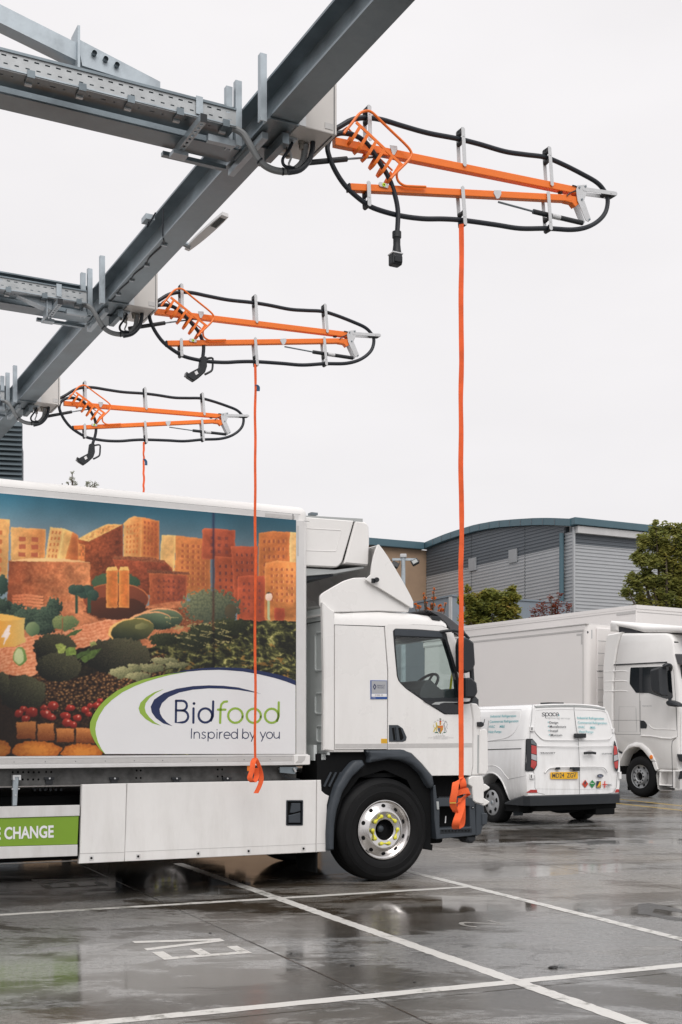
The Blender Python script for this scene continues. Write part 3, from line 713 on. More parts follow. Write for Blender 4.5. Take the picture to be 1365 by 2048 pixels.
tree_px('distant_tree', 44, 145, 0, [(143, 958, 7), (145, 945, 4), (150, 966, 7), (136, 965, 4), (126, 968, 3), (175, 966, 6), (193, 968, 5), (185, 976, 14), (150, 990, 16)], 900, .04, leaf_mat('dull_leaf', [(.38, .40, .32), (.55, .55, .46)]),
        'sparse grey green tree top peeping over the lorry box', 9, trunk_r=.012)
# ================================================================ STEEL GANTRY AND CHARGING ARMS
V1, PITCH = 6.88, 3.43
ZB = 5.20
def isec(mb, w_, d, tf, tw, a0, a1, along='v', c=(0, 0), z0=ZB):
    """I section: w_ flange width, d depth; runs from a0 to a1"""
    h = w_ / 2
    pts = [(-h, 0), (h, 0), (h, tf), (tw, tf + .012), (tw, d - tf - .012), (h, d - tf), (h, d), (-h, d), (-h, d - tf), (-tw, d - tf - .012), (-tw, tf + .012), (-h, tf)]
    if along == 'v': mb.prism([(c[0] + x, z0 + z) for x, z in pts], a0, a1, plane='xz')
    else: mb.prism([(c[0] + x, z0 + z) for x, z in pts], a0, a1, plane='yz')
gan = root('steel_gantry', TF0, 'galvanised steel gantry beam crossing the sky with cross beams to the left', 'gantry')
mb = MB(); isec(mb, .187, .25, .015, .005, -3.5, 17.5, 'v', (3.033, 0)); mb.build('main_beam', m_galv2, gan)
for k in range(3):
    dv = PITCH * k
    mb = MB(); isec(mb, .18, .27, .012, .004, -3.5, 2.935, 'u', (7.20 + dv, 0)); mb.build('cross_beam', m_galv2, gan)
    mb = MB(); isec(mb, .2, .2, .015, .005, 0, 1, 'v'); mb.v = [(-3.3 + x, 7.2 + dv + (z - ZB - .1), y * 6.9) for x, y, z in mb.v]; mb.build('column', m_galv2, gan)
    MB().box(-3.5, -3.1, 7.0 + dv, 7.4 + dv, 0.0, .03).build('base_plate', m_galv, gan)
    # brace back to the column
    if k == 0: a, b = (2.22, 5.56), (-3.2, 6.83)
    else: a, b = (2.55, 5.24), (-3.2, 6.8 if k == 1 else 6.8)
    vv = 7.2 + dv if k == 0 else 7.06 + dv - .02
    hh = .105 if k == 0 else .075
    br = MB().prism([(a[0], a[1] - hh), (a[0], a[1]), (b[0], b[1]), (b[0], b[1] - hh * 1.2)], vv - .05, vv + .05); bo = br.build('brace', m_galv, gan)
    if k == 0:
        MB().prism([(1.93, 5.50), (2.42, 5.47), (2.42, 5.525), (1.90, 5.655)], vv - .062, vv - .052).build('splice_plate', m_galv, bo)
        MB().box(1.895, 1.91, vv - .09, vv + .06, 5.46, 5.72).build('stiffener', m_galv, bo)
        for u in (2.0, 2.07, 2.14):
            MB().lathe([(.016, vv - .085), (.016, vv - .063), (0.0, vv - .063)], u, 5.585 - (u - 2.0) * .25, n=8).build('bolt', m_galv2, bo)
    else: MB().box(2.50, 2.51, vv - .07, vv + .06, 5.10, 5.30).build('stiffener', m_galv, bo)
    # upright channels clamped at the crossing
    for (u, v, z0, z1) in ((2.90, 6.66, 5.17, 5.575), (2.90, 7.05, 5.19, 5.60), (2.845, 7.07, 5.17, 5.56)):
        c = MB().prism([(u - .021, v + dv - .02), (u + .021, v + dv - .02), (u + .021, v + dv + .02), (u + .012, v + dv + .02), (u + .012, v + dv - .012), (u - .012, v + dv - .012), (u - .012, v + dv + .02), (u - .021, v + dv + .02)], z0, z1, plane='xy')
        c.build('upright_channel', m_galv, gan)
    # clamping channels under the crossing
    MB().box(2.935, 3.13, 6.63 + dv, 6.645 + dv, 5.188, 5.197).build('splice_edge', m_galv2, gan)
    MB().box(2.50, 2.93, 7.32 + dv, 7.36 + dv, 5.17, 5.195).build('clamp_channel', m_galv2, gan)
    MB().box(2.68, 2.86, 6.99 + dv, 7.03 + dv, 5.158, 5.198).build('clamp_channel', m_galv, gan)
    MB().box(2.96, 3.0, 6.80 + dv, 7.36 + dv, 5.15, 5.19).build('clamp_channel', m_galv, gan)
    MB().box(2.94, 3.125, 6.98 + dv, 7.22 + dv, 5.186, 5.197).build('end_plate', m_galv2, gan)
    # perforated support channel under the tray
    ch = MB(); q0 = TF0.p(408, 238, z=5.17); q1 = TF0.p(356, 304, z=5.17); uu = (q0[0] + q1[0]) / 2; v0_, v1_ = q0[1] + dv, q1[1] + dv
    hs_ = [[(uu - .008, v0_ + .03 + .05 * i), (uu + .008, v0_ + .03 + .05 * i), (uu + .008, v0_ + .055 + .05 * i), (uu - .008, v0_ + .055 + .05 * i)] for i in range(int((v1_ - v0_ - .05) / .05))]
    ch.prism([(uu - .021, v0_), (uu + .021, v0_), (uu + .021, v1_), (uu - .021, v1_)], 5.155, 5.158, holes=hs_, plane='xy')
    ch.box(uu - .021, uu - .018, v0_, v1_, 5.158, 5.197); ch.box(uu + .018, uu + .021, v0_, v1_, 5.158, 5.197)
    ch.build('support_channel', m_galv, gan)
    MB().box(uu - .021, uu + .021, v0_ - .004, v0_, 5.15, 5.20).build('channel_cap', m_plas, gan)
    MB().box(uu - .05, uu + .05, v1_ - .06, v1_ + .02, 5.13, 5.155).build('beam_clamp', m_galv, gan)
# loose wire clipped below the main beam
wpts = [TF0.p(px, py, z=5.195) for px, py in ((327, 489), (300, 515), (292, 530), (270, 548), (262, 560), (242, 578), (235, 588), (221, 604))]
MB().tube([TF0.p(327, 418, u=2.935), TF0.p(326, 470, u=2.935)] + wpts, .005, n=5, res=3).build('wire', m_cable, gan)
for i in (0, 2, 4, 6): q = wpts[i]; MB().box(q[0] - .012, q[0] + .03, q[1] - .012, q[1] + .012, 5.185, 5.199).build('clip', m_galv, gan)
q = TF0.p(300, 440, u=2.9)
MB().box(q[0] - .05, q[0] + .02, q[1] - .06, q[1] + .05, q[2] - .02, q[2] + .02).build('flange_clip', m_galv, gan)
MB().tube([(q[0], q[1], q[2]), (q[0] - .03, q[1] - .03, q[2] - .07), (q[0] + .02, q[1] - .08, q[2] + .03)], .006, n=5, res=4).build('wire_loop', m_cable, gan)

# cable trays
def tray(k):
    dv = PITCH * k; t = root('cable_tray', TF0, ['perforated steel cable tray on the nearest cross beam, top left', 'perforated steel cable tray on the middle cross beam', 'perforated steel cable tray on the farthest cross beam'][k], 'cable tray', 'cable trays along the cross beams', loc=(0, dv, 0))
    u0, u1 = -3.2, 2.84; v0, v1, z0, z1 = 6.93, 7.105, 5.243, 5.352
    hs_ = []
    u = 1.1
    while u < u1 - .05:
        hs_.append([(u, z1 - .028), (u + .028, z1 - .028), (u + .028, z1 - .019), (u, z1 - .019)])
        hs_.append([(u + .012, z0 + .036), (u + .036, z0 + .036), (u + .036, z0 + .044), (u + .012, z0 + .044)]); u += .062
    MB().prism([(u0, z0), (u1, z0), (u1, z1), (u0, z1)], v0, v0 + .0025, holes=hs_).build('tray_side', m_tray, t)
    hb = []; u = 1.1; j = 0
    while u < u1 - .06:
        c = v0 + .045; w_ = .030 if j % 2 == 0 else .012; hb.append([(u, c), (u + w_, c), (u + w_, c + .011), (u, c + .011)]); u += .075; j += 1
    MB().prism([(u0, v0 + .003), (u1, v0 + .003), (u1, v1), (u0, v1)], z0, z0 + .0025, holes=hb, plane='xy').build('tray_base', m_galv2, t)
    MB().box(u0, u1, v0 - .009, v0 - .001, z1 - .004, z1 + .008).build('tray_lip', m_galv2, t)
    MB().box(u0, u1, v0 - .006, v0 - .001, z0 + .006, z0 + .014).build('tray_rib', m_galv, t)
    cb = MB()
    for i in range(4): cb.tube([(u0, v0 + .03 + i * .035, z0 + .03), (0, v0 + .035 + i * .03, z0 + .032), (u1 - .1, v0 + .03 + i * .035, z0 + .03)], .014, n=6)
    cb.build('cables', m_conduit, t)
    for px in (62, 165, 262, 360, 452):
        q = TF0.p(px, 155 + (px - 62) * .27, v=v0)
        b = MB().box(q[0] - .022, q[0] + .022, v0 - .004, v0 + .075, z0 - .012, z0 - .002); b.box(q[0] - .022, q[0] + .022, v0 - .014, v0 - .0075, z0 - .012, z0 + .03); b.build('tray_bracket', m_galv2, t)
        MB().box(q[0] - .02, q[0] + .02, v0 + .055, v0 + .075, z0 - .022, z0 - .0125).build('bracket_foot', m_zinc, t)
    q = TF0.p(398, 205, v=v0); MB().box(q[0] - .022, q[0] + .022, v0 - .015, v0 - .0105, z0 + .02, z1 + .02).build('tray_hanger', m_galv, t)
    return t
for k in range(3): tray(k)

# charger control boxes
def control_box(k):
    dv = [-.0, PITCH + .02, 2 * PITCH][k]
    t = root('control_box', TF0, ['beige control box under the nearest end of the gantry beam, beside the largest orange arm', 'beige control box at the middle orange arm', 'beige control box at the farthest orange arm, left edge'][k], 'control box', 'beige control boxes on the gantry', loc=(0, dv, 0))
    u0, u1, v0, v1, z0, z1 = 3.14, 3.405, 6.66, 7.06, 5.205, 5.62
    MB().box(u0, u1, v0, v1, z0, z1, b=.006).build('housing', m_cabin, t)
    MB().box(u0 + .005, u0 + .05, v0 - .004, v0 - .0005, z0 + .004, z1 - .01).build('side_flange', m_zinc, t)
    MB().box(u1 - .022, u1 - .018, v0 - .003, v0 - .0002, z0 + .002, z1 - .004).build('seam', m_grayp, t)
    MB().box(u1 - .085, u1 - .03, v0 - .0035, v0 - .0003, z0 + .025, z0 + .062).build('rating_label', m_strip, t)
    MB().box(u1 - .03, u1 - .024, v0 + .02, v1 - .01, z0 - .004, z0 - .0002).build('seam', m_grayp, t)
    for (x, y, r, h) in ((3.13, 6.86, .022, .07), (3.18, 6.90, .02, .06), (3.24, 6.83, .021, .05), (3.28, 6.86, .026, .06), (3.21, 6.97, .02, .05)):
        MB().lathe([(0, z0 - .002), (r, z0 - .002), (r, z0 - h * .4), (r * .75, z0 - h * .4), (r * .75, z0 - h), (0, z0 - h)], x, y, n=10, axis='z').build('cable_gland', m_brass, t, smooth=True)
    MB().box(3.10, 3.20, 6.80, 7.0, z0 - .012, z0 - .003).build('gland_plate', m_galv, t)
    MB().box(3.07, 3.115, 6.74, 7.02, 5.12, 5.185).build('mounting_angle', m_galv2, t)
    P = [TF0.p(px, py, v=v) for px, py, v in ((466, 256, 6.96), (487, 268, 6.94), (505, 297, 6.92), (520, 322, 6.91), (540, 337, 6.90), (566, 343, 6.88), (590, 339, 6.86), (606, 322, 6.85), (610, 300, 6.84), (611, 288, 6.83))]
    P = [(a, b - .0, c) for a, b, c in P]
    con = MB().tube(P, .021, n=10, res=5).build('conduit', m_conduit, t, smooth=True)
    for j in (3, 5): a = Vector(P[j]); b = (Vector(P[j + 1]) - Vector(P[j - 1])).normalized(); MB().tube([a - b * .005, a + b * .005], .024, n=10).build('cable_tie', m_cable, con)
    MB().tube([TF0.p(px, py, v=6.80) for px, py in ((577, 345), (600, 340), (618, 322), (625, 300), (626, 284))], .017, n=8, res=4).build('cable', m_cable, t, smooth=True)
    MB().tube([TF0.p(px, py, v=6.84) for px, py in ((585, 285), (578, 300), (566, 318), (570, 332), (590, 337))], .010, n=6, res=4).build('thin_cable', m_cable, t, smooth=True)
    MB().tube([TF0.p(px, py, v=6.86) for px, py in ((575, 290), (583, 312), (578, 330), (590, 336))], .007, n=6, res=4).build('thin_cable', m_zinc, t, smooth=True)
    return t
for k in range(3): control_box(k)

# street style luminaire fixed to the far side of the beam
lum = root('luminaire', TF0, 'pale slim street luminaire fixed to the side of the main gantry beam', 'luminaire')
c0 = Vector(TF0.p(451, 431, u=3.33)); c1 = Vector(TF0.p(374, 500, u=3.27)); dx = (c1 - c0)
ax = dx.normalized(); wd = Vector((1, 0, -.1)); wd = (wd - ax * wd.dot(ax)).normalized(); up = ax.cross(wd)
if up.z < 0: up = -up
mb = MB(); n_ = 9; vs = []
for i in range(n_):
    t_ = i / (n_ - 1); ww = .036 * (1 - abs(t_ - .42) ** 2.2 * 1.5); c = c0 + dx * t_
    for s_ in (-1, 1): vs += [c + wd * ww * s_ + up * (-.004), c + wd * ww * s_ * .85 + up * .022]
fs = []
for i in range(n_ - 1):
    a, b = i * 4, (i + 1) * 4
    fs += [(a, b, b + 2, a + 2), (a + 1, a + 3, b + 3, b + 1), (a, a + 1, b + 1, b), (a + 2, b + 2, b + 3, a + 3)]
fs += [(0, 2, 3, 1), (len(vs) - 4, len(vs) - 3, len(vs) - 1, len(vs) - 2)]
mb.add(vs, fs); mb.build('head', M('luminaire_shell', (.72, .72, .72), .45), lum)
fn = MB()
for i in range(11):
    c = c0 + dx * (.07 + .022 * i); fn.tube([c - wd * .024 + up * -.006, c + wd * .024 + up * -.006], .003, n=4)
fn.build('cooling_fins', m_plas, lum)
MB().tube([c0 + dx * .9, Vector((3.12, c1.y - .05, c1.z + .05))], .022, n=8).build('bracket', m_galv, lum)

# ---------------------------------------------------------------- charging arm (all in one upright plane, measured on the nearest one)
def RP(px, py, dv=0.0): q = TF0.p(px, py, v=V1); return (q[0], q[1] + dv, q[2])
def RX(x, y): return (600 + x * .5128, 180 + y * .5128)        # enlargement used for measuring
def RZ(x, y): return (640 + x * .2344, 180 + y * .2344)
RO = (3.40, V1, 0.0)                                           # base of the arm thing
def rl(p): return (p[0] - RO[0], p[1] - RO[1], p[2])
def R2(px, py, dv=0.0): return rl(RP(px, py, dv))
def beam_box(mb, a, b, h, w_):
    A, B = Vector(a), Vector(b); t = (B - A).normalized(); nn = Vector((-t.z, 0, t.x)) * h / 2; y = Vector((0, w_ / 2, 0))
    vs = [A - nn - y, B - nn - y, B + nn - y, A + nn - y, A - nn + y, B - nn + y, B + nn + y, A + nn + y]
    bm = bmesh.new(); vv = [bm.verts.new(q) for q in vs]
    for f in ((0, 1, 2, 3), (7, 6, 5, 4), (0, 4, 5, 1), (1, 5, 6, 2), (2, 6, 7, 3), (3, 7, 4, 0)): bm.faces.new([vv[i] for i in f])
    bmesh.ops.bevel(bm, geom=bm.edges[:], offset=min(.004, h * .2), segments=2, affect='EDGES', profile=.5)
    bm.verts.index_update(); mb.add([q.co.copy() for q in bm.verts], [[q.index for q in f.verts] for f in bm.faces]); bm.free(); return mb
class RF_: pass
_f = Frame(TF0.u[0] * RO[0] + TF0.v[0] * RO[1], TF0.u[1] * RO[0] + TF0.v[1] * RO[1], 27.27)
arm = root('charging_arm', _f, 'nearest and largest orange charging arm with its black cable looped round it', 'charging arm', 'orange charging arms on the gantry')
beam_box(MB(), R2(668, 285), R2(1160, 385), .05, .05).build('upper_arm', m_orange, arm)
beam_box(MB(), R2(699, 376), R2(1140, 398.5), .045, .05).build('lower_arm', m_orange, arm)
beam_box(MB(), R2(695.5, 375.8), R2(698.6, 376), .047, .052).build('end_cap', m_plas, arm)
MB().prism([rl(RP(*q))[::2] for q in ((1128, 392), (1152, 396), (1160, 407), (1147, 416), (1141, 408), (1128, 405))], -.024, .024, b=.003, b2=.003).build('elbow', m_orange, arm)
def strap2(name, a, b, w_, th, dv, mat, parent, holes=True):
    A, B = Vector(a), Vector(b); t = (B - A).normalized(); nn = Vector((-t.z, 0, t.x)) * w_ / 2
    pl = [(A + t * -w_ * .2 + nn)] + [A + t * -w_ * .5 + nn * .3, A + t * -w_ * .5 - nn * .3, A - t * w_ * .2 - nn] + [B + t * w_ * .2 - nn, B + t * w_ * .5 - nn * .3, B + t * w_ * .5 + nn * .3, B + t * w_ * .2 + nn]
    return MB().prism([(q.x, q.z) for q in pl], dv, dv + th, b=.0008).build(name, mat, parent)
brk = [((735.9, 282), (734.4, 219)), ((924.6, 333), (921.3, 263)), ((1099, 372), (1094, 301)), ((733, 370), (734.5, 412)), ((920.5, 380), (925.8, 450)), ((1091.5, 390), (1096.8, 460)), ((1163, 382), (1226, 391))]
for i, (a, b) in enumerate(brk):
    A, B = R2(*a), R2(*b); br = strap2('bracket', A, B, .028, .004, -.036, m_zinc, arm)
    strap2('far_plate', A, B, .028, .004, .032, m_zinc, br)
    t = (Vector(B) - Vector(A)).normalized(); c = Vector(B) - t * .045; k = MB()
    for s_ in (-1, 1):
        cc = c + t * .030 * s_; k.lathe([(0, -.031), (.017, -.031), (.017, -.016), (.012, 0), (.017, .016), (.017, .031), (0, .031)], cc.x, cc.z, n=12)
    k.lathe([(0, -.03), (.014, -.03), (.014, .03), (0, .03)], (c + t * .048).x, (c + t * .048).z, n=10)
    k.build('roller', m_plas, br, smooth=True)
    MB().lathe([(0, -.039), (.005, -.039), (.005, -.0362), (0, -.0362)], c.x, c.z, n=8).build('bolt', m_zinc, br)
# hinge plates at the outer end
for dv in (-.034, .029):
    MB().prism([R2(*q)[::2] for q in ((1150, 374), (1168, 373), (1170, 384), (1163, 404), (1176, 441), (1172, 447), (1166, 444), (1150, 405), (1147, 384))], dv, dv + .005, b=.0008).build('hinge_plate', m_zinc, arm)
for q in ((1153, 379), (1165, 377), (1158, 403), (1173, 443)):
    c = R2(*q); MB().lathe([(0, -.041), (.007, -.041), (.007, -.0345), (0, -.0345)], c[0], c[2], n=8).build('bolt', m_galv2, arm)
c = R2(1121, 381); MB().lathe([(0, c[2] + .016), (.010, c[2] + .016), (.018, c[2] - .01), (.018, c[2] - .02), (0, c[2] - .02)], c[0], 0, n=12, axis='z').build('rubber_buffer', m_plas, arm, smooth=True)
MB().tube([R2(*q, dv=-.03) for q in ((1140, 374), (1149, 377), (1147, 384), (1136, 389), (1129, 395))], .004, n=5, res=3).build('earth_wire', m_cable, arm)
# gas springs
g = MB().tube([R2(600, 327), R2(694, 318)], .017, n=10).build('gas_spring', m_plas, arm, smooth=True)
MB().tube([R2(694, 318), R2(782, 312)], .007, n=8).build('rod', m_galv2, g, smooth=True)
g = MB().tube([R2(1067, 423), R2(1165, 446)], .017, n=10).build('gas_spring', m_plas, arm, smooth=True)
MB().tube([R2(997, 404), R2(1067, 423)], .007, n=8).build('rod', m_galv2, g, smooth=True)
a_, b_ = Vector(R2(1103, 431.5)), Vector(R2(1120, 435.5)); MB().tube([a_, b_], .0178, n=10).build('label_band', m_zinc, g)
for pts in (((776, 294), (790, 296), (791, 303), (785, 314), (781, 313), (777, 300)), ((984, 384), (998, 384), (998, 392), (994, 400), (989, 401), (983, 390))):
    MB().prism([R2(*q)[::2] for q in pts], -.031, -.026, b=.0008).build('spring_bracket', m_zinc, arm)
c = R2(763, 374); MB().prism(rnd([(c[0] - .035, c[2] - .014), (c[0] + .035, c[2] - .014), (c[0] + .035, c[2] + .014), (c[0] - .035, c[2] + .014)], .012), -.034, -.026).build('level_holder', m_zinc, arm)
MB().lathe([(0, -.038), (.012, -.038), (.012, -.0345), (0, -.0345)], c[0], c[2], n=14).build('spirit_level', M('lime_vial', (.62, .85, .05), .2), arm)
MB().lathe([(0, -.040), (.005, -.040), (.005, -.0385), (0, -.0385)], c[0], c[2], n=10).build('level_bubble', m_black, arm)
# cable loop
loop = [(60, 190), (143, 150), (200, 118), (255, 108), (320, 116), (400, 140), (500, 168), (615, 190), (700, 211), (800, 240), (880, 252), (955, 262), (1020, 287), (1100, 327), (1160, 362), (1190, 398), (1201, 430), (1193, 475), (1165, 510), (1120, 535), (1060, 545), (968, 540), (860, 540), (760, 525), (635, 508), (560, 503), (480, 502), (390, 490), (300, 465), (250, 440), (180, 382), (135, 320), (108, 260), (103, 222), (118, 190), (150, 174), (190, 176)]
LP_ = [Vector(R2(*RX(*q))) for q in loop]
for i, q in enumerate(LP_): q.y += (-.02 if 28 <= i else 0) * min(1, (i - 28) / 4 if i > 28 else 0)
MB().tube(LP_, .0165, n=10, res=5).build('charging_cable', m_cable, arm, smooth=True)
# cable guide: bent tube frame, spine and six U-shaped fingers
gd = MB()
fr_ = [RZ(*q) for q in ((160, 415), (230, 325), (290, 250), (345, 224), (400, 238), (480, 315), (580, 410), (680, 505), (725, 560), (732, 600), (700, 650), (640, 710), (590, 760), (553, 797))]
gd.tube([R2(*q, dv=-.075) for q in fr_], .0085, n=8, res=4)
fr2 = [RZ(*q) for q in ((640, 690), (628, 740), (640, 800), (690, 838), (760, 845), (875, 850))]
gd.tube([R2(*fr2[0], dv=-.06)] + [R2(*q, dv=-.045) for q in fr2[1:]], .0085, n=8, res=5)
guide = gd.build('cable_guide', m_orange, arm, smooth=True)
beam_box(MB(), R2(*RZ(262, 318), dv=-.075), R2(*RZ(662, 690), dv=-.075), .022, .006).build('spine', m_orange, guide)
sp0, sp1 = Vector(RZ(300, 350)), Vector(RZ(640, 668)); e0_, e1_ = Vector(RZ(226, 478)), Vector(RZ(556, 806))
for i in range(6):
    t = i / 5; A = sp0.lerp(sp1, t); E = e0_.lerp(e1_, t)
    u_ = [R2(A.x, A.y, dv=-.075), R2(*A.lerp(E, .6), dv=-.072), R2(*A.lerp(E, .93), dv=-.055), R2(*E, dv=-.02), R2(*A.lerp(E, .93), dv=.015), R2(*A.lerp(E, .6), dv=.03), R2(*A.lerp(E, .12), dv=.03)]
    MB().ribbon(u_, [Vector((.75, 0, -.66))] * 7, .020, .005, res=3).build('finger', m_orange, guide)
MB().tube([R2(*RZ(205, 335), dv=.03), R2(*RZ(250, 300), dv=.03), R2(*RZ(320, 372), dv=.03), R2(*RZ(640, 672), dv=.03)], .006, n=6).build('back_bar', m_orange, guide)
# hanging end of the cable
tailp = [Vector(R2(*RX(*q), dv=-.02)) for q in ((185, 175), (225, 190), (262, 222), (300, 278), (340, 345), (364, 410), (377, 480), (374, 565))]
def cable_tail(parent, end=None):
    P = [p.copy() for p in tailp]
    if end is not None:
        d = Vector(end) - P[-1]
        for i, p in enumerate(P): p += d * max(0.0, (i - 2) / (len(P) - 3)) ** 1.3
    MB().tube(P, .0165, n=10, res=5).build('cable_tail', m_cable, parent, smooth=True)
kids_all = None
def copy_arm(label, dv, du, dz, yaw=0.0):
    c = arm.copy(); COL.objects.link(c); c['label'] = label
    c.location = arm.location + Vector((TF0.u[0] * du + TF0.v[0] * dv, TF0.u[1] * du + TF0.v[1] * dv, dz))
    for ch in list(arm.children):
        d = ch.copy(); COL.objects.link(d); d.parent = c
        for g_ in list(ch.children): e = g_.copy(); COL.objects.link(e); e.parent = d
    return c
bpy.context.view_layer.update()
arm2 = copy_arm('middle orange charging arm, its strap hanging over the side of the lorry', PITCH, -.05, -.02)
arm3 = copy_arm('farthest and smallest orange charging arm, above the lorry roof at the left', 2 * PITCH, .005, .01)
cable_tail(arm)
for a_k, k_, pp in ((arm2, 1, (406, 716)), (arm3, 2, (185, 890))):
    q = TF0.p(*pp, v=V1 + PITCH * k_); off_ = ((-.05, -.02), (.005, .01))[k_ - 1]; cable_tail(a_k, (q[0] - RO[0] - off_[0], -.0, q[2] - off_[1]))
# connectors: each arm's plug hangs its own way
cn = MB()
c = [R2(791, y, dv=-.02) for y in (466, 478, 479, 492, 508, 510, 520, 530, 536)]
cn.tube([Vector(c[0]), Vector(c[1])], .030, n=12); cn.tube([Vector(q) for q in c[1:5]], [.026, .024, .024, .03], n=12)
p1 = cn.build('connector', m_plas, arm, smooth=True)
q = Vector(R2(788.5, 509, dv=-.02)); r_ = Vector(R2(788, 534, dv=-.02)); z1_ = Vector((0, 0, 1))
MB().box(q.x - .038, q.x + .036, -.055, .015, r_.z, q.z, b=.012).build('plug_head', m_plas, p1)
MB().box(q.x - .030, q.x + .028, -.066, -.0555, r_.z + .012, q.z - .03, b=.004).build('socket_face', m_gloss, p1)
MB().box(q.x - .040, q.x + .038, -.058, .016, q.z - .012, q.z - .002, b=.003).build('collar', m_zinc, p1)
def side_plug(parent, px0, py0, sc, aoff):
    """pistol-shaped charging plug with a loop handle, measured on the photo around (px0, py0)"""
    fr_v = aoff[0]
    P = lambda pts: [(lambda q: (q[0] - aoff[1], q[2] - aoff[2]))(TF0.p(px0 + x * sc, py0 + y * sc, v=fr_v)) for x, y in pts]
    g1 = MB().prism(rnd(P([(-5, 0), (6, 0), (7, 20), (3, 32), (-9, 43), (-19, 50), (-33, 41), (-29, 33), (-8, 22)]), .01), -.03, .03, b=.008, b2=.008).build('connector', m_plas, parent)
    hd = [P([q])[0] for q in ((5, 4), (14, 2), (20, 3), (20, 12), (19, 25), (14, 30), (4, 35))]
    MB().tube([(x, 0, z) for x, z in hd], .010, n=8, res=2).build('loop_handle', m_plas, g1, smooth=True)
    MB().prism(P([(-33, 40), (-30, 34), (-34, 31), (-36, 38)]), -.026, .026).build('pin_face', m_gloss, g1)
    MB().prism(P([(-19, 32), (-14, 29), (-11, 35), (-16, 38)]), -.032, -.0305).build('rating_label', m_printw, g1)
side_plug(arm2, 406, 714, 1.0, (V1 + PITCH, RO[0] - .05, -.02))
side_plug(arm3, 183.5, 888, .86, (V1 + 2 * PITCH, RO[0] + .005, .01))

# pull straps
def strap_thing(k, px0, top, bot, label, seed, tag_px=None):
    v = V1 - .028 + PITCH * k
    base = TF0.p(px0, bot, v=v); f = Frame(TF0.u[0] * base[0] + TF0.v[0] * base[1], TF0.u[1] * base[0] + TF0.v[1] * base[1], 0)
    t = root('pull_strap', f, label, 'strap', 'orange pull straps hanging from the charging arms', loc=(0, 0, base[2]))
    rs = random.Random(seed); n = 16; pts = []; wd = []
    for i in range(n + 1):
        y = top + (bot - top) * i / n; q = TF0.p(px0 + (rs.uniform(-1.0, 1.0) if 0 < i < n else 0) * (1 if k == 0 else .7), y, v=v)
        X = TF0.u[0] * q[0] + TF0.v[0] * q[1] - f.x; Y = TF0.u[1] * q[0] + TF0.v[1] * q[1] - f.y
        pts.append((X, Y, q[2] - base[2])); a = rs.uniform(-.55, .55); wd.append((math.cos(a), math.sin(a), 0))
    MB().ribbon(pts, wd, .034 if k == 0 else .024, .002, res=6).build('webbing', m_strap, t, smooth=True, angle=60)
    def loc(px, py, dy=0.0):
        q = TF0.p(px, py, v=v); return Vector((TF0.u[0] * q[0] + TF0.v[0] * q[1] - f.x, TF0.u[1] * q[0] + TF0.v[1] * q[1] - f.y - dy, q[2] - base[2]))
    return t, loc
t1, l1 = strap_thing(0, 923, 448, 1556, 'longest and thickest orange strap, hanging from the nearest arm in front of the cab', 1)
W_ = .085
def rib(t, pts, wd, w_, name='webbing_loop'): MB().ribbon(pts, wd, w_, .0022, res=8).build(name, m_strap, t, smooth=True, angle=60)
h = Vector((1, 0, .0))
KZ = lambda x, y, d=0.0: l1(860 + x * .1075, 1480 + y * .1075, d)
up_ = Vector((.12, .1, .98)); dg_ = Vector((.80, .1, .45)); dr_ = Vector((.9, .1, -.35))
rib(t1, [KZ(588, 690, .01), KZ(600, 760, .03), KZ(615, 850, .035), KZ(610, 900, .02)], [Vector((.6, .7, 0)), Vector((.95, .2, .1)), Vector((.96, .1, .22)), Vector((.96, .1, .22))], .046)
rib(t1, [KZ(575, 735, .01), KZ(500, 752, .05), KZ(462, 800, .085), KZ(436, 950, .10), KZ(408, 1100, .095), KZ(418, 1210, .08), KZ(455, 1310, .065), KZ(470, 1345, .05)], [dg_, dg_, h, h, h, h, dr_, dr_], .046)
rib(t1, [KZ(505, 985, .03), KZ(600, 950, .055), KZ(690, 935, .06), KZ(725, 965, .045), KZ(660, 1010, .02)], [up_, up_, Vector((-.1, .2, .95)), Vector((-.3, .5, .8)), up_], .040)
rib(t1, [KZ(690, 1020, .03), KZ(600, 1075, .06), KZ(520, 1140, .05), KZ(505, 1190, .02)], [Vector((.45, 0, .9)), Vector((.45, 0, .9)), Vector((.5, .2, .85)), h], .034)
rib(t1, [KZ(590, 1080, .02), KZ(570, 1230, .055), KZ(520, 1380, .075), KZ(475, 1490, .085), KZ(462, 1580, .07), KZ(480, 1640, .03), KZ(540, 1650, -.01), KZ(590, 1600, -.03), KZ(605, 1450, -.03), KZ(600, 1150, -.02)], [h, h, Vector((.97, .1, -.22)), h, h, Vector((.95, .3, 0)), Vector((.6, .8, 0)), Vector((.9, .4, 0)), h, h], .050)
MB().box(-.021, .021, -.003, .003, -.004, .004).build('sewn_end', m_gold, t1).location = l1(903.5, 1604, .099)
t2, l2 = strap_thing(1, 511, 728, 1520, 'thin orange strap hanging over the mural on the lorry box', 2)
rib(t2, [l2(511, 1516), l2(507, 1524, .02), l2(505, 1540, .04), l2(501, 1556, .05), l2(508, 1564, .04), l2(514, 1552, .0), l2(512, 1536, .0)], [h, h, Vector((.9, .3, .1)), h, h, h, h], .05)
rib(t2, [l2(512, 1518, .01), l2(519, 1532, .02), l2(524, 1548, .03), l2(522, 1566, .03), l2(513, 1586, .04)], [h, Vector((.7, -.5, .1)), Vector((.7, -.6, .1)), Vector((.9, .3, 0)), h], .045)
t3, l3 = strap_thing(2, 288, 884, 1010, 'shortest orange strap in view, dropping behind the lorry roof from the farthest arm', 3)
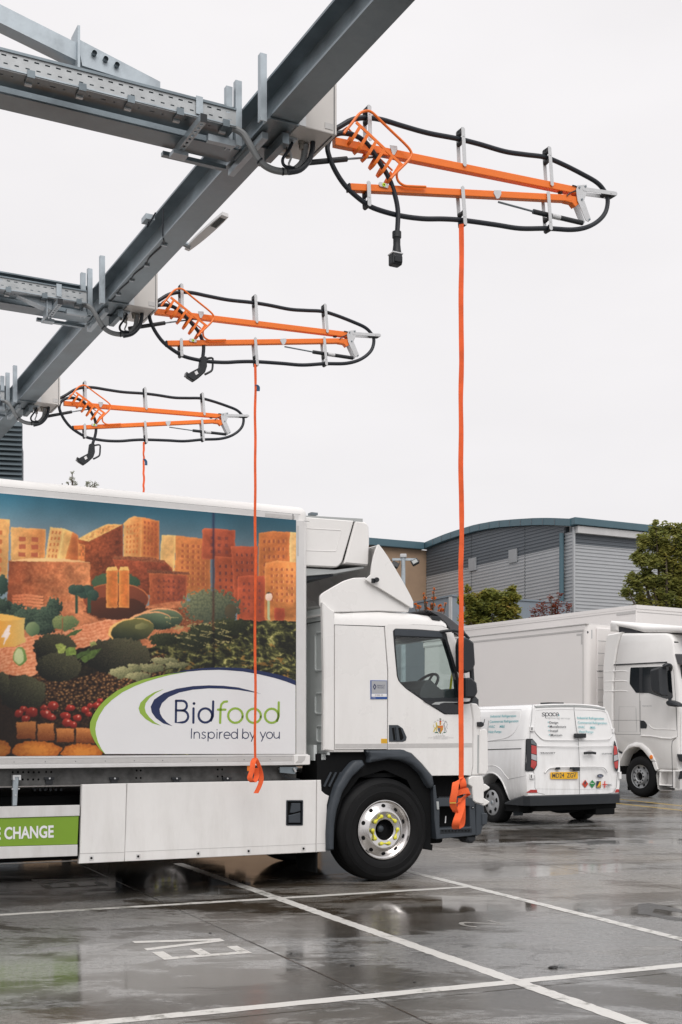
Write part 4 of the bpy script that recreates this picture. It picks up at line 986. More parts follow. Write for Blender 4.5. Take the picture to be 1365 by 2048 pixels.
for t, ll, p in ((t2, l2, (514, 770)), (t3, l3, (290, 918))):
    a, b = ll(p[0] - 1, p[1], .01), ll(p[0] + 3, p[1] + 13, .01)
    MB().ribbon([a, (a + b) / 2 + Vector((.01, 0, .01)), b], (1, 0, 0), .03, .003, res=3).build('end_tab', M('blue_tab', (.02, .10, .20), .5), t)
# ================================================================ DELIVERY LORRY (local axes: x forward, y away from the camera, z up)
TK = Frame((769 - CX) / FOC * 12.15, 12.15, 27.27)
truck = root('delivery_lorry', TK, 'white box lorry with a food city mural, refrigeration unit and wind deflector', 'lorry')
def S(pts, v=0.0): return TK.uz(pts, v)
def S1(px, py, v=0.0): return S([(px, py)], v)[0]
def S3(px, py, v=0.0): q = TK.p(px, py, v=v); return q
WID = 2.5
u_f = S1(620, 1300)[0]; z_top = S1(560, 1007)[1]; z_bot = S1(560, 1529)[1]
z_m1 = S1(592, 1040)[1]; z_m0 = S1(592, 1508)[1]; u_m1 = S1(592, 1300)[0]; u_r = -7.6
# box shell with rounded edges
bm = bmesh.new(); bmesh.ops.create_cube(bm, size=1)
for q in bm.verts: q.co = Vector(((u_r + u_f) / 2 + q.co.x * (u_f - u_r), (WID + .012) / 2 + q.co.y * (WID - .012), (z_bot + z_top) / 2 + q.co.z * (z_top - z_bot)))
ed = [e for e in bm.edges if not (e.verts[0].co.z < z_bot + .1 and e.verts[1].co.z < z_bot + .1)]
bmesh.ops.bevel(bm, geom=ed, offset=.085, segments=6, profile=.5, affect='EDGES')
link('box_body', from_bm(bm, True, 40), m_white2, truck)
rail_t = MB().prism([(.004, z_m1 - .002), (.004, z_m1 + .052), (.012, z_m1 + .056), (.06, z_m1 + .05), (.06, z_m1)], u_r + .09, u_f - .12, plane='yz'); rail_t.build('top_rail', m_alu, truck)
MB().box(u_r + .1, u_f - .1, .004, .0065, z_m1 + .0575, z_m1 + .0595).build('seam', m_grayp, truck)
# bottom rail, stepped
rb = MB()
for (a, b, v) in ((z_m0 - .022, z_m0, -.004), (z_m0 - .072, z_m0 - .022, .0), (z_m0 - .084, z_m0 - .072, -.006), (z_bot - .006, z_m0 - .084, -.016)):
    rb.box(u_r, u_f - .02, v, .05, a, b - .0005, b=.002)
rb.build('bottom_rail', m_alu, truck)
MB().box(u_r, S1(585, 1515)[0], -.0025, -.0005, z_m0 - .066, z_m0 - .028).build('reflective_tape', m_strip, truck)
random.seed(11)
rv = MB()
for i in range(22):
    u = -.99 - i * .27; rv.lathe([(.0, -.0045), (.004, -.0045), (.004, -.0025), (0, -.0025)], u, z_m0 - .05, n=6)
rv.build('rivets', m_grayp, truck)
# front post with castings
MB().box(u_m1 + .003, u_f - .062, -.004, .03, z_m0 - .0, z_m1 + .0, b=.003).build('corner_post', m_alu, truck)
MB().box(u_m1 + .012, u_m1 + .03, -.0065, -.0045, S1(600, 1112)[1], S1(600, 1052)[1]).build('reflective_tape', m_strip, truck)
MB().box(S1(531, 1030)[0], S1(590, 1030)[0], .0005, .003, z_m1 + .008, z_m1 + .040).build('reflective_tape', m_strip, truck)
MB().box(S1(586, 1030)[0], S1(588, 1030)[0] - .004, -.001, .003, z_m1, z_top - .09).build('seam', m_grayp, truck)
MB().prism(rnd(S([(587, 1510), (619, 1510), (619, 1529), (587, 1530)]), .012), -.02, .03, b=.004).build('corner_casting', m_white2, truck)
MB().prism(S([(589, 1526), (602, 1526), (608, 1520), (610, 1512), (595, 1512), (595, 1520)]), -.0225, -.0205).build('reflective_tape', m_strip, truck)
MB().box(u_m1 + .001, u_f - .004, -.0015, .003, z_m1 - .004, z_m1 - .001).build('seam', m_grayp, truck)
#MURAL#
# ---- refrigeration unit
R_V = .14
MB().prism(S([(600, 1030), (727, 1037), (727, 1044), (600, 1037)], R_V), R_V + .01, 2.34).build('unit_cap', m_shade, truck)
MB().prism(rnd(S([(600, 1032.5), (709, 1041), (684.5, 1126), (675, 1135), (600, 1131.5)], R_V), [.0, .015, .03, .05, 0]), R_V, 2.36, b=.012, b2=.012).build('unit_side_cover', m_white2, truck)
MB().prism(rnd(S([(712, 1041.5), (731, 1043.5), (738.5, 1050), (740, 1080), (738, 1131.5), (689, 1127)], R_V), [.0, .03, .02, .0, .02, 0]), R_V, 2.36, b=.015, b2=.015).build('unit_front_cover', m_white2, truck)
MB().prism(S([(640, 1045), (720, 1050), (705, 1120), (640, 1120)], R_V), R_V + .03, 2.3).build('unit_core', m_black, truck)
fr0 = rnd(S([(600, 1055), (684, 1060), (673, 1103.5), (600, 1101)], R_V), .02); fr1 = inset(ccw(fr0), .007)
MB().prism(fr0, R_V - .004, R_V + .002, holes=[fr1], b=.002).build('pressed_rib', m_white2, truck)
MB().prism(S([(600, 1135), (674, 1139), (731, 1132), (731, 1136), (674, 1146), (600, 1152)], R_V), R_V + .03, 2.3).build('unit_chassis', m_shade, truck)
MB().prism(S([(600, 1151), (674, 1147), (674, 1151), (600, 1162)], R_V), R_V + .08, 2.2).build('unit_undertray', m_grayp, truck)
MB().box(S1(625, 1028, .2)[0], S1(638, 1028, .2)[0], .22, .3, S1(630, 1029, .2)[1], S1(630, 1024, .2)[1]).build('lifting_eye', m_galv2, truck)
# ---- roof deflector: side fairings, curved sheet and cheeks
fair = S([(645, 1212), (645, 1190.8), (650.8, 1184.6), (672, 1172), (693.8, 1160), (712, 1154.5), (737, 1153.5), (780, 1180), (826, 1212), (823, 1224), (764, 1221), (700, 1223), (668, 1224)])
MB().prism(rnd(fair, .02, 3), .05, .075, b=.008).build('side_fairing', m_white, truck, smooth=True)
MB().prism(rnd(fair, .02, 3), 2.30, 2.325).build('side_fairing', m_white, truck)
ck = S([(732.3, 1159), (743, 1149), (745, 1132), (748.6, 1113.8), (753, 1100), (757.5, 1089), (760, 1089), (768, 1099), (777, 1112), (789, 1131), (801.5, 1152), (813, 1172), (823, 1190.8), (828.5, 1203), (828.6, 1215), (825, 1216)], .0)
MB().prism(ck, .01, .03, b=.004).build('deflector_cheek', m_white, truck)
MB().prism(ck, 2.35, 2.37).build('deflector_cheek', m_white, truck)
sh_ = ck[6:14]; shi = [(x - .022, z - .012) for x, z in sh_]
MB().prism(sh_ + shi[::-1], .03, 2.35).build('deflector_sheet', m_white, truck, smooth=True)
dk = MB(); A = S1(760, 1158); dk.lathe([(0, -.035), (.022, -.035), (.026, -.02), (.022, -.008), (.012, .0), (.012, .03)], S1(752, 1160)[0], S1(752, 1160)[1], n=14); dk.build('adjuster_knob', m_plas, truck, smooth=True)
MB().box(S1(744, 1160)[0], S1(750, 1160)[0], -.012, .008, S1(746, 1166)[1], S1(746, 1157)[1]).build('adjuster_bracket', m_plas, truck)
MB().box(S1(652, 1200)[0], S1(810, 1200)[0], .08, 2.3, S1(700, 1222)[1] - .05, S1(700, 1222)[1] - .03).build('cab_roof_skin', m_white, truck)
# ---- cab
u_b = S1(652, 1400)[0]; CW = 2.38
roof_o = S([(653.8, 1209), (662, 1217), (668, 1221), (688, 1223), (718, 1221), (765, 1219.6), (826, 1224.6), (863, 1229), (884.6, 1234), (894, 1243), (903, 1259), (883, 1251), (777, 1246.5), (770, 1252.5), (669.8, 1249), (669.8, 1265), (654, 1265)])
# roof band: leans inwards from the seam up
def roof_band(sgn, base):
    mb = MB(); top = roof_o[:10]; low = [S1(px, py) for px, py in ((653.8, 1249), (662, 1249), (668, 1249), (688, 1249.5), (718, 1250.5), (768, 1252), (826, 1248.8), (863, 1250.5), (884, 1251.5), (894, 1255))]
    rows = []
    for t, dv in ((0, 0.0), (.35, .006), (.7, .028), (.88, .06), (1.0, .11)):
        rows.append([(l[0] + (q[0] - l[0]) * t, base + sgn * dv, l[1] + (q[1] - l[1]) * t) for l, q in zip(low, top)])
    rows.append([(x, base + sgn * .35, z + .012) for x, y, z in rows[-1]]); rows.append([(x, CW / 2, z + .03) for x, y, z in rows[-1]])
    n = len(top)
    for r in rows: mb.v += r
    for i in range(len(rows) - 1):
        for j in range(n - 1): mb.f.append((i * n + j, i * n + j + 1, (i + 1) * n + j + 1, (i + 1) * n + j)); mb.m.append(0)
    return mb
roof_band(1, 0).build('cab_roof', m_white, truck, smooth=True, angle=60)
roof_band(-1, CW).build('cab_roof', m_white, truck, smooth=True, angle=60)
# rear fairing flange and rear side panel
MB().prism(S([(645.5, 1204.5), (650, 1206), (655, 1212), (662, 1218), (669.5, 1222), (669.5, 1503), (647.5, 1500.5), (648.5, 1350)]), -.006, .05, b=.012).build('side_extender', m_white, truck)
MB().prism(S([(670.5, 1250.2), (768.6, 1253.8), (775.3, 1342), (774.8, 1498.4), (670.5, 1498.8)]), 0, .03, b=.003).build('rear_side_panel', m_white, truck)
MB().prism(S([(660, 1499.3), (728, 1499.3), (728, 1503.7), (660, 1504)]), .004, .03).build('sill', m_strip, truck)
# soft pressing in the rear panel
ps = rnd(S([(687, 1268), (766, 1270), (773, 1345), (773, 1484.5), (705, 1484), (687, 1462)]), [.03, .03, .0, .0, .07, .12], 6)
MB().prism(ps, -.006, .002, holes=[inset(ccw(ps), .018)[::1]], b=.0055).build('pressed_rib', m_white, truck, smooth=True, angle=80) if False else None
win_o = rnd(S([(786.5, 1262), (791, 1257.4), (833, 1258.7), (885, 1262.7), (893, 1267), (896, 1281), (909, 1323), (918.6, 1358.6), (921, 1380), (921, 1428.7), (889.6, 1428.7), (878, 1421.5), (844.5, 1399.7), (812, 1377), (797.7, 1361.9), (794.5, 1352), (789.7, 1300.6)]), .008, 2)
door = S([(770.3, 1253), (777, 1247.2), (800, 1247.8), (883, 1251.6), (893, 1255), (903, 1261), (911, 1280), (924, 1325), (934.5, 1375), (941, 1406), (946, 1438), (946, 1532), (943, 1550.5), (864.5, 1551.5), (845, 1528), (823.5, 1506.5), (802, 1499.2), (776.3, 1499.2), (777.3, 1342)])
MB().prism(door, 0, .035, holes=[win_o], b=.003).build('door', m_white, truck)
dr = truck.children[-1] if False else [o for o in truck.children if o.name.startswith('door')][-1]
gl_o = rnd(S([(790.5, 1278), (794.5, 1273.3), (886.4, 1277), (891, 1281), (902.5, 1316.7), (913.8, 1357), (917.5, 1395.7), (844.5, 1395.3), (815.5, 1377.5), (801, 1365.4), (796, 1352)]), .008, 2)
MB().prism(inset(ccw(win_o), .001), -.005, .03, holes=[gl_o], b=.003).build('window_frame', m_plas, dr)
MB().prism(inset(ccw(gl_o), -.004), .006, .010).build('window_glass', m_glass, dr)
MB().prism(S([(789, 1258.5), (884, 1263.5), (884, 1275), (789, 1271.5)]), -.012, -.006, b=.003).build('wind_visor', m_grayp, dr)
MB().prism(rnd(S([(846, 1402), (919.5, 1402), (919.5, 1427.5), (890, 1427.5), (879, 1421)]), .004), -.010, -.006, b=.002).build('mirror_trim', m_gloss, dr)
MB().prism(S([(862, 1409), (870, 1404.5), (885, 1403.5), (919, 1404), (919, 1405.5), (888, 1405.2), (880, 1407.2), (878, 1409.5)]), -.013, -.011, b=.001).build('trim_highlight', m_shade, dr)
MB().prism(rnd(S([(778.2, 1450), (796, 1450), (806, 1457), (813.5, 1474.5), (812, 1481), (806, 1483.5), (778.2, 1483.5)]), .006, 3), -.006, .002, b=.002).build('handle_recess', m_grayp, dr)
MB().prism(rnd(S([(783.5, 1456), (788, 1455), (791, 1480), (787, 1481)]), .003), -.0085, -.0062).build('handle_slot', m_black, dr)
MB().prism(rnd(S([(795, 1455), (801, 1456), (807, 1475), (804, 1480), (798, 1480)]), .003), -.0085, -.0062).build('handle_slot', m_black, dr)
MB().prism(rnd(S([(790, 1454), (795, 1454), (799, 1481), (793, 1482)]), .003), -.018, -.0062, b=.002).build('door_handle', m_grayp, dr)
for pts, par in ((S([(671, 1487.6), (774.5, 1487.4), (774.5, 1496), (671, 1496.2)]), truck), (S([(776.8, 1487.4), (941, 1486), (944.5, 1486), (944.8, 1494.5), (776.8, 1496)]), dr)):
    MB().prism(pts, -.002, -.0004).build('reflective_tape', m_strip, par)
# door card so that light does not leak, with the same opening
MB().prism(inset(ccw(door), .004), .05, .09, holes=[inset(ccw(gl_o), -.012)]).build('door_card', m_grayp, dr)
MB().prism(inset(ccw(S([(656, 1252), (769, 1254), (776, 1342), (776, 1499), (656, 1499)])), .0), .05, .09).build('inner_panel', m_grayp, truck)
# far side of the cab
def far_poly(pts): return pts
MB().prism(door, CW - .03, CW, holes=[gl_o]).build('passenger_door', m_white, truck)
MB().prism(gl_o, CW - .02, CW - .015).build('passenger_glass', m_glass, truck)
MB().prism(S([(653, 1249), (770, 1253), (776, 1342), (776, 1499), (653, 1499)]), CW - .03, CW).build('passenger_side_panel', m_white, truck)
# back wall with pressed ribs
zt_, zb_ = S1(652, 1215)[1], S1(652, 1510)[1]
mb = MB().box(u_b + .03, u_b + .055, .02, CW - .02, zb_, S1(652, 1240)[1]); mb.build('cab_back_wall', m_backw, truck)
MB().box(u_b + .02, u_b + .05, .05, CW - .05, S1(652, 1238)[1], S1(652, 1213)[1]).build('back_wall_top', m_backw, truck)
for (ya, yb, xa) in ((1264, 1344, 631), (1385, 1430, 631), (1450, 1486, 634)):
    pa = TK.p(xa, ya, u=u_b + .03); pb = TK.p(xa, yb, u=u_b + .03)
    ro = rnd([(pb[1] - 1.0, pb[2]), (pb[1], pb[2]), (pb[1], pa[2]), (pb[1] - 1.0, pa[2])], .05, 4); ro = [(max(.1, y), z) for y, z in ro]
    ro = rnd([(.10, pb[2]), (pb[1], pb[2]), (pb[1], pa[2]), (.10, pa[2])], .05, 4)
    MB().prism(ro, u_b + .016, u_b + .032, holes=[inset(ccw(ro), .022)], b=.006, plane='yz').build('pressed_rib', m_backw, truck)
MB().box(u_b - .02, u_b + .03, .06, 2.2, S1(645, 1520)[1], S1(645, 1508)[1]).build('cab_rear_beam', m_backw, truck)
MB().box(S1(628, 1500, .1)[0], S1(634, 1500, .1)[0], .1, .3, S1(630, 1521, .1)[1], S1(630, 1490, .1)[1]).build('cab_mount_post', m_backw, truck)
# front: windscreen, corner panels, visor
ws = [S1(905, 1266), S1(912, 1288), S1(924, 1330), S1(934, 1372), S1(941, 1405)]
MB().prism([(x + .012, z) for x, z in ws] + [(x + .005, z) for x, z in ws[::-1]], .055, CW - .055).build('windscreen', m_glass, truck)
MB().prism([(x + .02, z) for x, z in ws] + [(x + .002, z) for x, z in ws[::-1]], .004, .055, b=.006).build('windscreen_pillar', m_white, truck)
MB().prism([(x + .02, z) for x, z in ws] + [(x - .04, z) for x, z in ws[::-1]], CW - .10, CW - .02).build('windscreen_pillar', m_white, truck)
MB().prism(rnd(S([(942.5, 1406), (955, 1407.5), (962, 1418), (964, 1456), (965, 1550), (944.5, 1550.5), (947.5, 1534), (947.5, 1438)]), .01), .0, .25, b=.01).build('corner_panel', m_white, truck, smooth=True)
MB().prism(S([(942.5, 1406), (955, 1407.5), (962, 1418), (964, 1456), (965, 1550), (955, 1600), (944.5, 1600), (947.5, 1438)]), .25, CW - .0).build('front_panel', m_white, truck)
MB().prism(rnd(S([(958.5, 1459), (970, 1457.5), (974.5, 1463), (976, 1540), (971, 1549), (957, 1548.5)]), .015, 4), -.018, .02, b=.008).build('air_deflector', m_white, truck, smooth=True)
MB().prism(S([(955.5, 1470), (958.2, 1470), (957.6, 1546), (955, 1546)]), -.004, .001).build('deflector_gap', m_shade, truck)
MB().prism(rnd(S([(954, 1444), (961, 1443.5), (966, 1446), (966, 1451), (962, 1454), (954, 1453)]), .006), -.03, .0, b=.006).build('camera_pod', m_gloss, truck)
vis = S([(835, 1225.5), (857, 1218.5), (884.6, 1223), (895, 1229), (903, 1235.4), (918.5, 1247.7), (927, 1254), (934, 1261.5), (938, 1272), (920, 1272), (906, 1261.5), (898, 1249), (890, 1240), (878.5, 1231.5), (862, 1229)])
MB().prism(vis[1:14], .03, .10, b=.008).build('sun_visor', m_visor, truck, smooth=True)
MB().prism([vis[i] for i in (1, 2, 3, 4, 5, 6, 7, 8, 9, 10, 11)], .1, 2.28, b=0).build('sun_visor_panel', m_visor, truck)
MB().prism(rnd(S([(863, 1231), (881, 1233), (884.5, 1238.5), (881, 1241.5), (866, 1239)]), .005), .005, .06, b=.003).build('marker_lamp', m_gloss, truck)
# mirrors on their arm
mv = -.17
mir = MB().tube([S3(880, 1264, 0.0), S3(905, 1261, -.08), S3(925, 1265, mv), S3(938, 1277, mv)], .016, n=8, res=4).build('mirror_arm', m_plas, truck, smooth=True)
MB().tube([S3(941, 1300, mv + .05), S3(944, 1345, mv + .05), S3(945, 1362, mv + .05)], .024, n=8, res=3).build('mirror_stalk', m_plas, mir)
MB().tube([S3(944, 1392, mv), S3(943, 1402, mv), S3(936, 1405.5, mv + .05), S3(915, 1406, 0)], .013, n=8, res=4).build('mirror_stay', m_plas, mir, smooth=True)
MB().prism(rnd(S([(922.5, 1275), (930, 1275), (944.5, 1285.5), (947.4, 1329), (940, 1342.6), (928, 1347), (919.6, 1341), (918.4, 1290)], mv), .02, 4), mv - .05, mv + .09, b=.02, b2=.02).build('main_mirror', m_plas, mir)
MB().prism(rnd(S([(928, 1356), (938.6, 1355.5), (950, 1366), (952, 1385), (945, 1396.8), (928.4, 1395.4)], mv), .015, 4), mv - .05, mv + .09, b=.018, b2=.018).build('wide_mirror', m_plas, mir)
# interior
DK = MB().prism(S([(822, 1396), (826, 1378), (836, 1363), (845, 1361), (858, 1374), (870, 1384), (882, 1379), (918, 1377), (940, 1400), (940, 1440), (822, 1440)], .3), .12, 2.2, b=.01); DK.build('dashboard', m_seat, truck)
c = S1(853, 1377, .5); sw = MB()
ring_ = []
for k in range(25):
    a = 2 * PI * k / 24; rr = .225; x = rr * math.cos(a); y = rr * math.sin(a); ring_.append((c[0] + x * .52, .55 + y, c[1] + x * .62 + .02))
sw.tube(ring_, .016, n=8, caps=False); sw.tube([(c[0] + .1, .55, c[1] - .06), (c[0], .55, c[1] + .02)], .03, n=8); sw.tube([ring_[0], (c[0], .55, c[1]), ring_[12]], .012, n=6); sw.build('steering_wheel', m_plas, truck, smooth=True)
gh = MB().tube([S3(912, 1344, .22), S3(907, 1346, .22), S3(904, 1354, .22), S3(899.5, 1396, .22)], .013, n=8, res=4); gh.build('grab_handle', M('yellow_plastic', (.62, .56, .03), .4), truck, smooth=True)
# driver's seat, curtain and bulkhead lining
MB().box(S1(730, 1400, .5)[0], S1(745, 1400, .5)[0], .35, .85, 1.75, 2.35, b=.06).build('driver_seat', m_seat, truck)
m_lin = M('cab_lining', (.34, .36, .37), .8, var=.08)
MB().box(u_b + .06, u_b + .08, .1, CW - .1, zb_ + .02, zt_ - .05).build('bulkhead_lining', m_lin, truck)
MB().box(u_b + .06, S1(880, 1230)[0], .1, CW - .1, S1(700, 1245)[1], S1(700, 1243)[1]).build('headlining', m_lin, truck)
MB().box(u_b + .06, S1(940, 1400)[0], .1, CW - .1, 1.05, 1.09).build('cab_floor', m_black, truck)
MB().box(S1(790, 1300, CW)[0], S1(790, 1300, CW)[0] + .9, CW - .12, CW - .10, 1.7, 2.55).build('curtain', m_lin, truck) if False else None
# ---- wheel arch, fenders, steps, bumper
MB().prism(rnd(S([(729.5, 1501), (805.7, 1499.3), (823, 1507.6), (840, 1525), (864.3, 1552.4), (866.7, 1569.5), (861, 1577), (855, 1569.5), (842, 1546.7), (823, 1529.5), (804, 1521), (777, 1518), (737, 1525.7), (739, 1514), (735, 1505)]), .01, 3), -.03, .32, b=.018).build('front_mudguard', m_grayp, truck, smooth=True, angle=50)
MB().prism(rnd(S([(710.5, 1521), (724, 1520), (728.6, 1530.5), (703, 1554), (684, 1585), (672.4, 1621), (667.6, 1651.5), (666.7, 1700), (654.3, 1701), (653.7, 1666.7), (656, 1628.6), (663.8, 1598), (672.4, 1571.4), (689.5, 1543), (703, 1526.7)]), .01, 3), -.03, .34, b=.018).build('rear_mudguard', m_grayp, truck, smooth=True, angle=50)
MB().prism(S([(640, 1508), (868, 1500), (868, 1690), (872, 1690), (871, 1702), (849, 1694), (845, 1640), (840, 1600), (820, 1560), (775, 1540), (725, 1555), (690, 1600), (676, 1660), (672, 1700), (655, 1700), (655, 1600), (640, 1580)]), .06, .34).build('arch_liner', m_black, truck)
MB().prism(S([(640, 1502), (870, 1498), (870, 1640), (640, 1640)]), .36, .40).build('inner_liner', m_black, truck)
for k, x in enumerate((645, 655, 665)):
    MB().prism(S([(x + 2, 1572), (x + 16, 1544), (x + 19, 1545), (x + 5, 1574)], .05), .045, .06).build('spring_leaf', m_grayp, truck)
# front step unit
stp = MB().prism(rnd(S([(867, 1572), (872, 1570), (875, 1597), (950, 1596), (953, 1670), (940, 1672), (874, 1678.5), (870, 1640)]), .006), .0, .3, holes=[rnd(S([(880, 1613), (940, 1612), (941, 1654), (880, 1656.5)]), .012)], b=.006); stp.build('step_unit', m_grayp, truck)
MB().prism(S([(866, 1552), (940, 1552), (952, 1600), (952, 1668), (874, 1675), (868, 1600)]), .18, .45).build('step_back', m_black, truck)
MB().box(S1(880, 1655)[0], S1(945, 1655)[0], .0, .2, S1(900, 1668)[1], S1(900, 1658)[1], b=.004).build('step_tread', m_plas, truck)
tt = MB()
for i in range(9): x = 884 + i * 6.6; q = S1(x, 1661.5); tt.box(q[0], q[0] + .018, -.004, .0, q[1] - .006, q[1] + .006)
tt.build('tread_teeth', m_black, truck)
MB().box(S1(879, 1598)[0], S1(938, 1598)[0], .01, .19, S1(900, 1600)[1], S1(900, 1594)[1], b=.004).build('upper_step', m_plas, truck)
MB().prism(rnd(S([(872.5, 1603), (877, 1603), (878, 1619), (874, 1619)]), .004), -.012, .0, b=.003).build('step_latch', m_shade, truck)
MB().prism(rnd(S([(891.2, 1632), (892.6, 1632), (891.8, 1646), (889.8, 1646)]), .001), -.004, .001).build('latch_pin', m_zinc, truck)
MB().lathe([(0, -.008), (.013, -.008), (.013, 0)], S1(945.5, 1615)[0], S1(945.5, 1615)[1], n=12).build('bolt_cap', m_black, truck)
MB().lathe([(0, -.010), (.006, -.010), (.006, -.0085), (0, -.0085)], S1(945.5, 1615)[0], S1(945.5, 1615)[1], n=8).build('bolt', m_zinc, truck)
MB().prism(rnd(S([(937, 1556), (943, 1552), (965, 1552.5), (967.5, 1566), (967.5, 1607), (963, 1608), (951, 1605), (946, 1601), (944, 1574), (937, 1569)]), .008, 3), -.012, 1.1, b=.008).build('bumper_corner', m_white, truck, smooth=True)
MB().prism(rnd(S([(950, 1570), (967.5, 1568.5), (974, 1568), (983, 1574.6), (981.8, 1578), (968.6, 1585.4), (950, 1590)]), .004, 3), .02, .5, b=.01).build('headlamp_brow', m_white, truck, smooth=True)
MB().prism(rnd(S([(950, 1590), (967.5, 1594), (982.8, 1603.4), (980, 1608), (972, 1612), (950, 1611)]), .004, 3), .02, .5, b=.01).build('headlamp_lip', m_white, truck, smooth=True)
MB().prism(S([(950, 1580), (970, 1585), (970, 1596), (950, 1596)]), .08, .4).build('headlight', m_gloss, truck)
MB().prism(rnd(S([(952, 1606.5), (967.5, 1611.5), (969.6, 1626), (972, 1629), (971.5, 1648), (966.4, 1653), (962, 1668), (952.5, 1672.5)]), .006, 3), -.006, 2.3, b=.008).build('bumper', m_grayp, truck, smooth=True)
MB().prism(rnd(S([(963, 1627), (972, 1626), (974, 1630), (973, 1648), (963, 1650)]), .006, 3), -.02, .06, b=.006).build('bumper_pad', m_grayp, truck)
MB().prism(rnd(S([(936, 1671), (956.5, 1670), (957, 1681), (950, 1687), (942, 1687), (937, 1681)]), .01, 3), .03, .2, b=.02, b2=.02).build('tow_eye_cover', m_plas, truck)
MB().prism(S([(905, 1676), (940, 1672), (940, 1678), (930, 1680)]), .04, .2).build('under_bracket', m_black, truck)
# ---- chassis, skirt, side guard
MB().box(u_r + .3, 1.0, .42, .50, .62, .90).build('chassis_rail', m_black, truck)
MB().box(u_r + .3, 1.0, 1.95, 2.03, .62, .90).build('chassis_rail', m_black, truck)
MB().box(u_r + .3, .9, .5, 1.95, .64, .70).build('chassis_deck', m_black, truck)
MB().box(-4.4, -1.0, .34, 2.2, .335, .93, b=.02).build('battery_pack', m_black, truck)  # unseen pack, deepened and lengthened to block light and blacken the ground below
v_s = .10
zc0, zc1 = S1(300, 1567, v_s)[1], S1(300, 1533, v_s)[1]
hs_ = [[(lambda c: [(c[0] + .010 * math.cos(2 * PI * k / 8), c[1] + .010 * math.sin(2 * PI * k / 8)) for k in range(8)])(S1(px, py, v_s))][0] for px, py in [(26 + 10.5 * i, 1544.5) for i in range(6)] + [(46 + 10.5 * i, 1559) for i in range(4)] + [(93, 1544), (103, 1544), (274, 1541), (282, 1541), (273, 1556), (282, 1556), (436, 1539), (445, 1539), (436, 1553), (445, 1553)]]
m_dirt = M('dirty_galvanised_rail', (.10, .10, .098), .6, .4, var=.5, scale=9, bump=.1)
MB().prism([(u_r + .3, zc0), (u_f - .1, zc0), (u_f - .1, zc1 + .05), (u_r + .3, zc1 + .05)], v_s, v_s + .004, holes=hs_).build('mounting_rail', m_dirt, truck)
MB().box(u_r + .3, u_f - .1, v_s + .03, v_s + .05, zc0, zc1 + .1).build('rail_web', m_black, truck)
MB().box(u_r + .2, u_f - .05, .05, 2.45, z_bot - .02, z_bot + .02).build('box_floor', m_dirt, truck)
for px in (98, 228, 352, 453):
    c = S1(px, 1557, v_s); MB().box(c[0] - .045, c[0] + .045, v_s - .03, v_s - .001, c[1] - .01, c[1] + .012, b=.003).build('hanger_bracket', m_plas, truck)
    MB().box(c[0] - .03, c[0] + .03, v_s - .02, v_s - .001, c[1] - .05, c[1] - .0105).build('hanger_bracket', m_plas, truck)
    MB().lathe([(0, v_s - .04), (.008, v_s - .04), (.008, v_s - .0305)], c[0], c[1] + .002, n=8).build('bolt', m_zinc, truck)
MB().tube([S3(563, 1538, .06), S3(566, 1548, .05), S3(575, 1556, .05), S3(600, 1560, .08)], .012, n=8, res=4).build('brake_hose', m_plas, truck, smooth=True)
MB().tube([S3(561, 1536, .05), S3(563, 1542, .05)], .018, n=8).build('hose_union', m_zinc, truck)
MB().prism(S([(495, 1530), (503, 1530), (503, 1542), (495, 1542)]), -.0, .004).build('side_marker_lamp', m_amber, truck)
MB().prism(S([(560, 1534), (596, 1534), (590, 1548), (560, 1545)], .02), .015, .03).build('tie_plate', m_galv2, truck)
MB().tube([S3(588, 1536, .0), S3(592, 1544, .0)], .01, n=6).build('bolt', m_zinc, truck)
v_k = .03
MB().prism(rnd(S([(164.4, 1569), (254, 1566.8), (250.3, 1705), (249.2, 1723), (158.4, 1727.5), (160.8, 1707.4)], v_k), .003), v_k, v_k + .05, b=.006).build('skirt_end_panel', m_white2, truck)
hd = rnd(S([(573.5, 1601), (606.4, 1601), (606, 1650.8), (573, 1650.8)], v_k), .008)
MB().prism(rnd(S([(255.2, 1566.8), (633.4, 1560.2), (632.6, 1704.4), (250.3, 1723)], v_k), .003), v_k, v_k + .05, holes=[hd], b=.006).build('skirt_panel', m_white2, truck)
MB().prism(S([(634.6, 1560), (642.8, 1560), (644, 1581.7), (650.7, 1588), (659, 1592), (654.7, 1610.7), (652.8, 1684.6), (652, 1703.6), (633.8, 1704.4)], v_k), v_k, v_k + .05, b=.006).build('skirt_end_piece', m_white2, truck)
MB().prism(S([(160, 1706.2), (249.3, 1703.9), (249.3, 1705.2), (160, 1707.5)], v_k), v_k - .0015, v_k + .0005).build('skirt_crease', m_strip, truck)
MB().prism(S([(251, 1703.2), (632, 1687.2), (632, 1688.2), (251, 1704.2)], v_k), v_k - .0015, v_k + .0005).build('skirt_crease', m_strip, truck)
MB().prism(S([(634.5, 1687), (652, 1686.3), (652, 1687.3), (634.5, 1688)], v_k), v_k - .0015, v_k + .0005).build('skirt_crease', m_strip, truck)
hp = MB().prism(ccw(hd), v_k + .02, v_k + .045); hp = hp.build('handle_recess', m_black, truck)
MB().prism(ccw(hd), v_k - .004, v_k + .02, holes=[inset(ccw(hd), .007)]).build('recess_frame', m_grayp, hp)
MB().prism(rnd(S([(584, 1606), (602, 1606), (602, 1622), (588, 1626), (581, 1626)], v_k), .004), v_k, v_k + .02, b=.006).build('latch_upper', m_grayp, hp)
MB().prism(rnd(S([(578, 1631), (602, 1625), (602, 1646), (578, 1646)], v_k), .004), v_k + .002, v_k + .02, b=.006).build('latch_lower', m_grayp, hp)
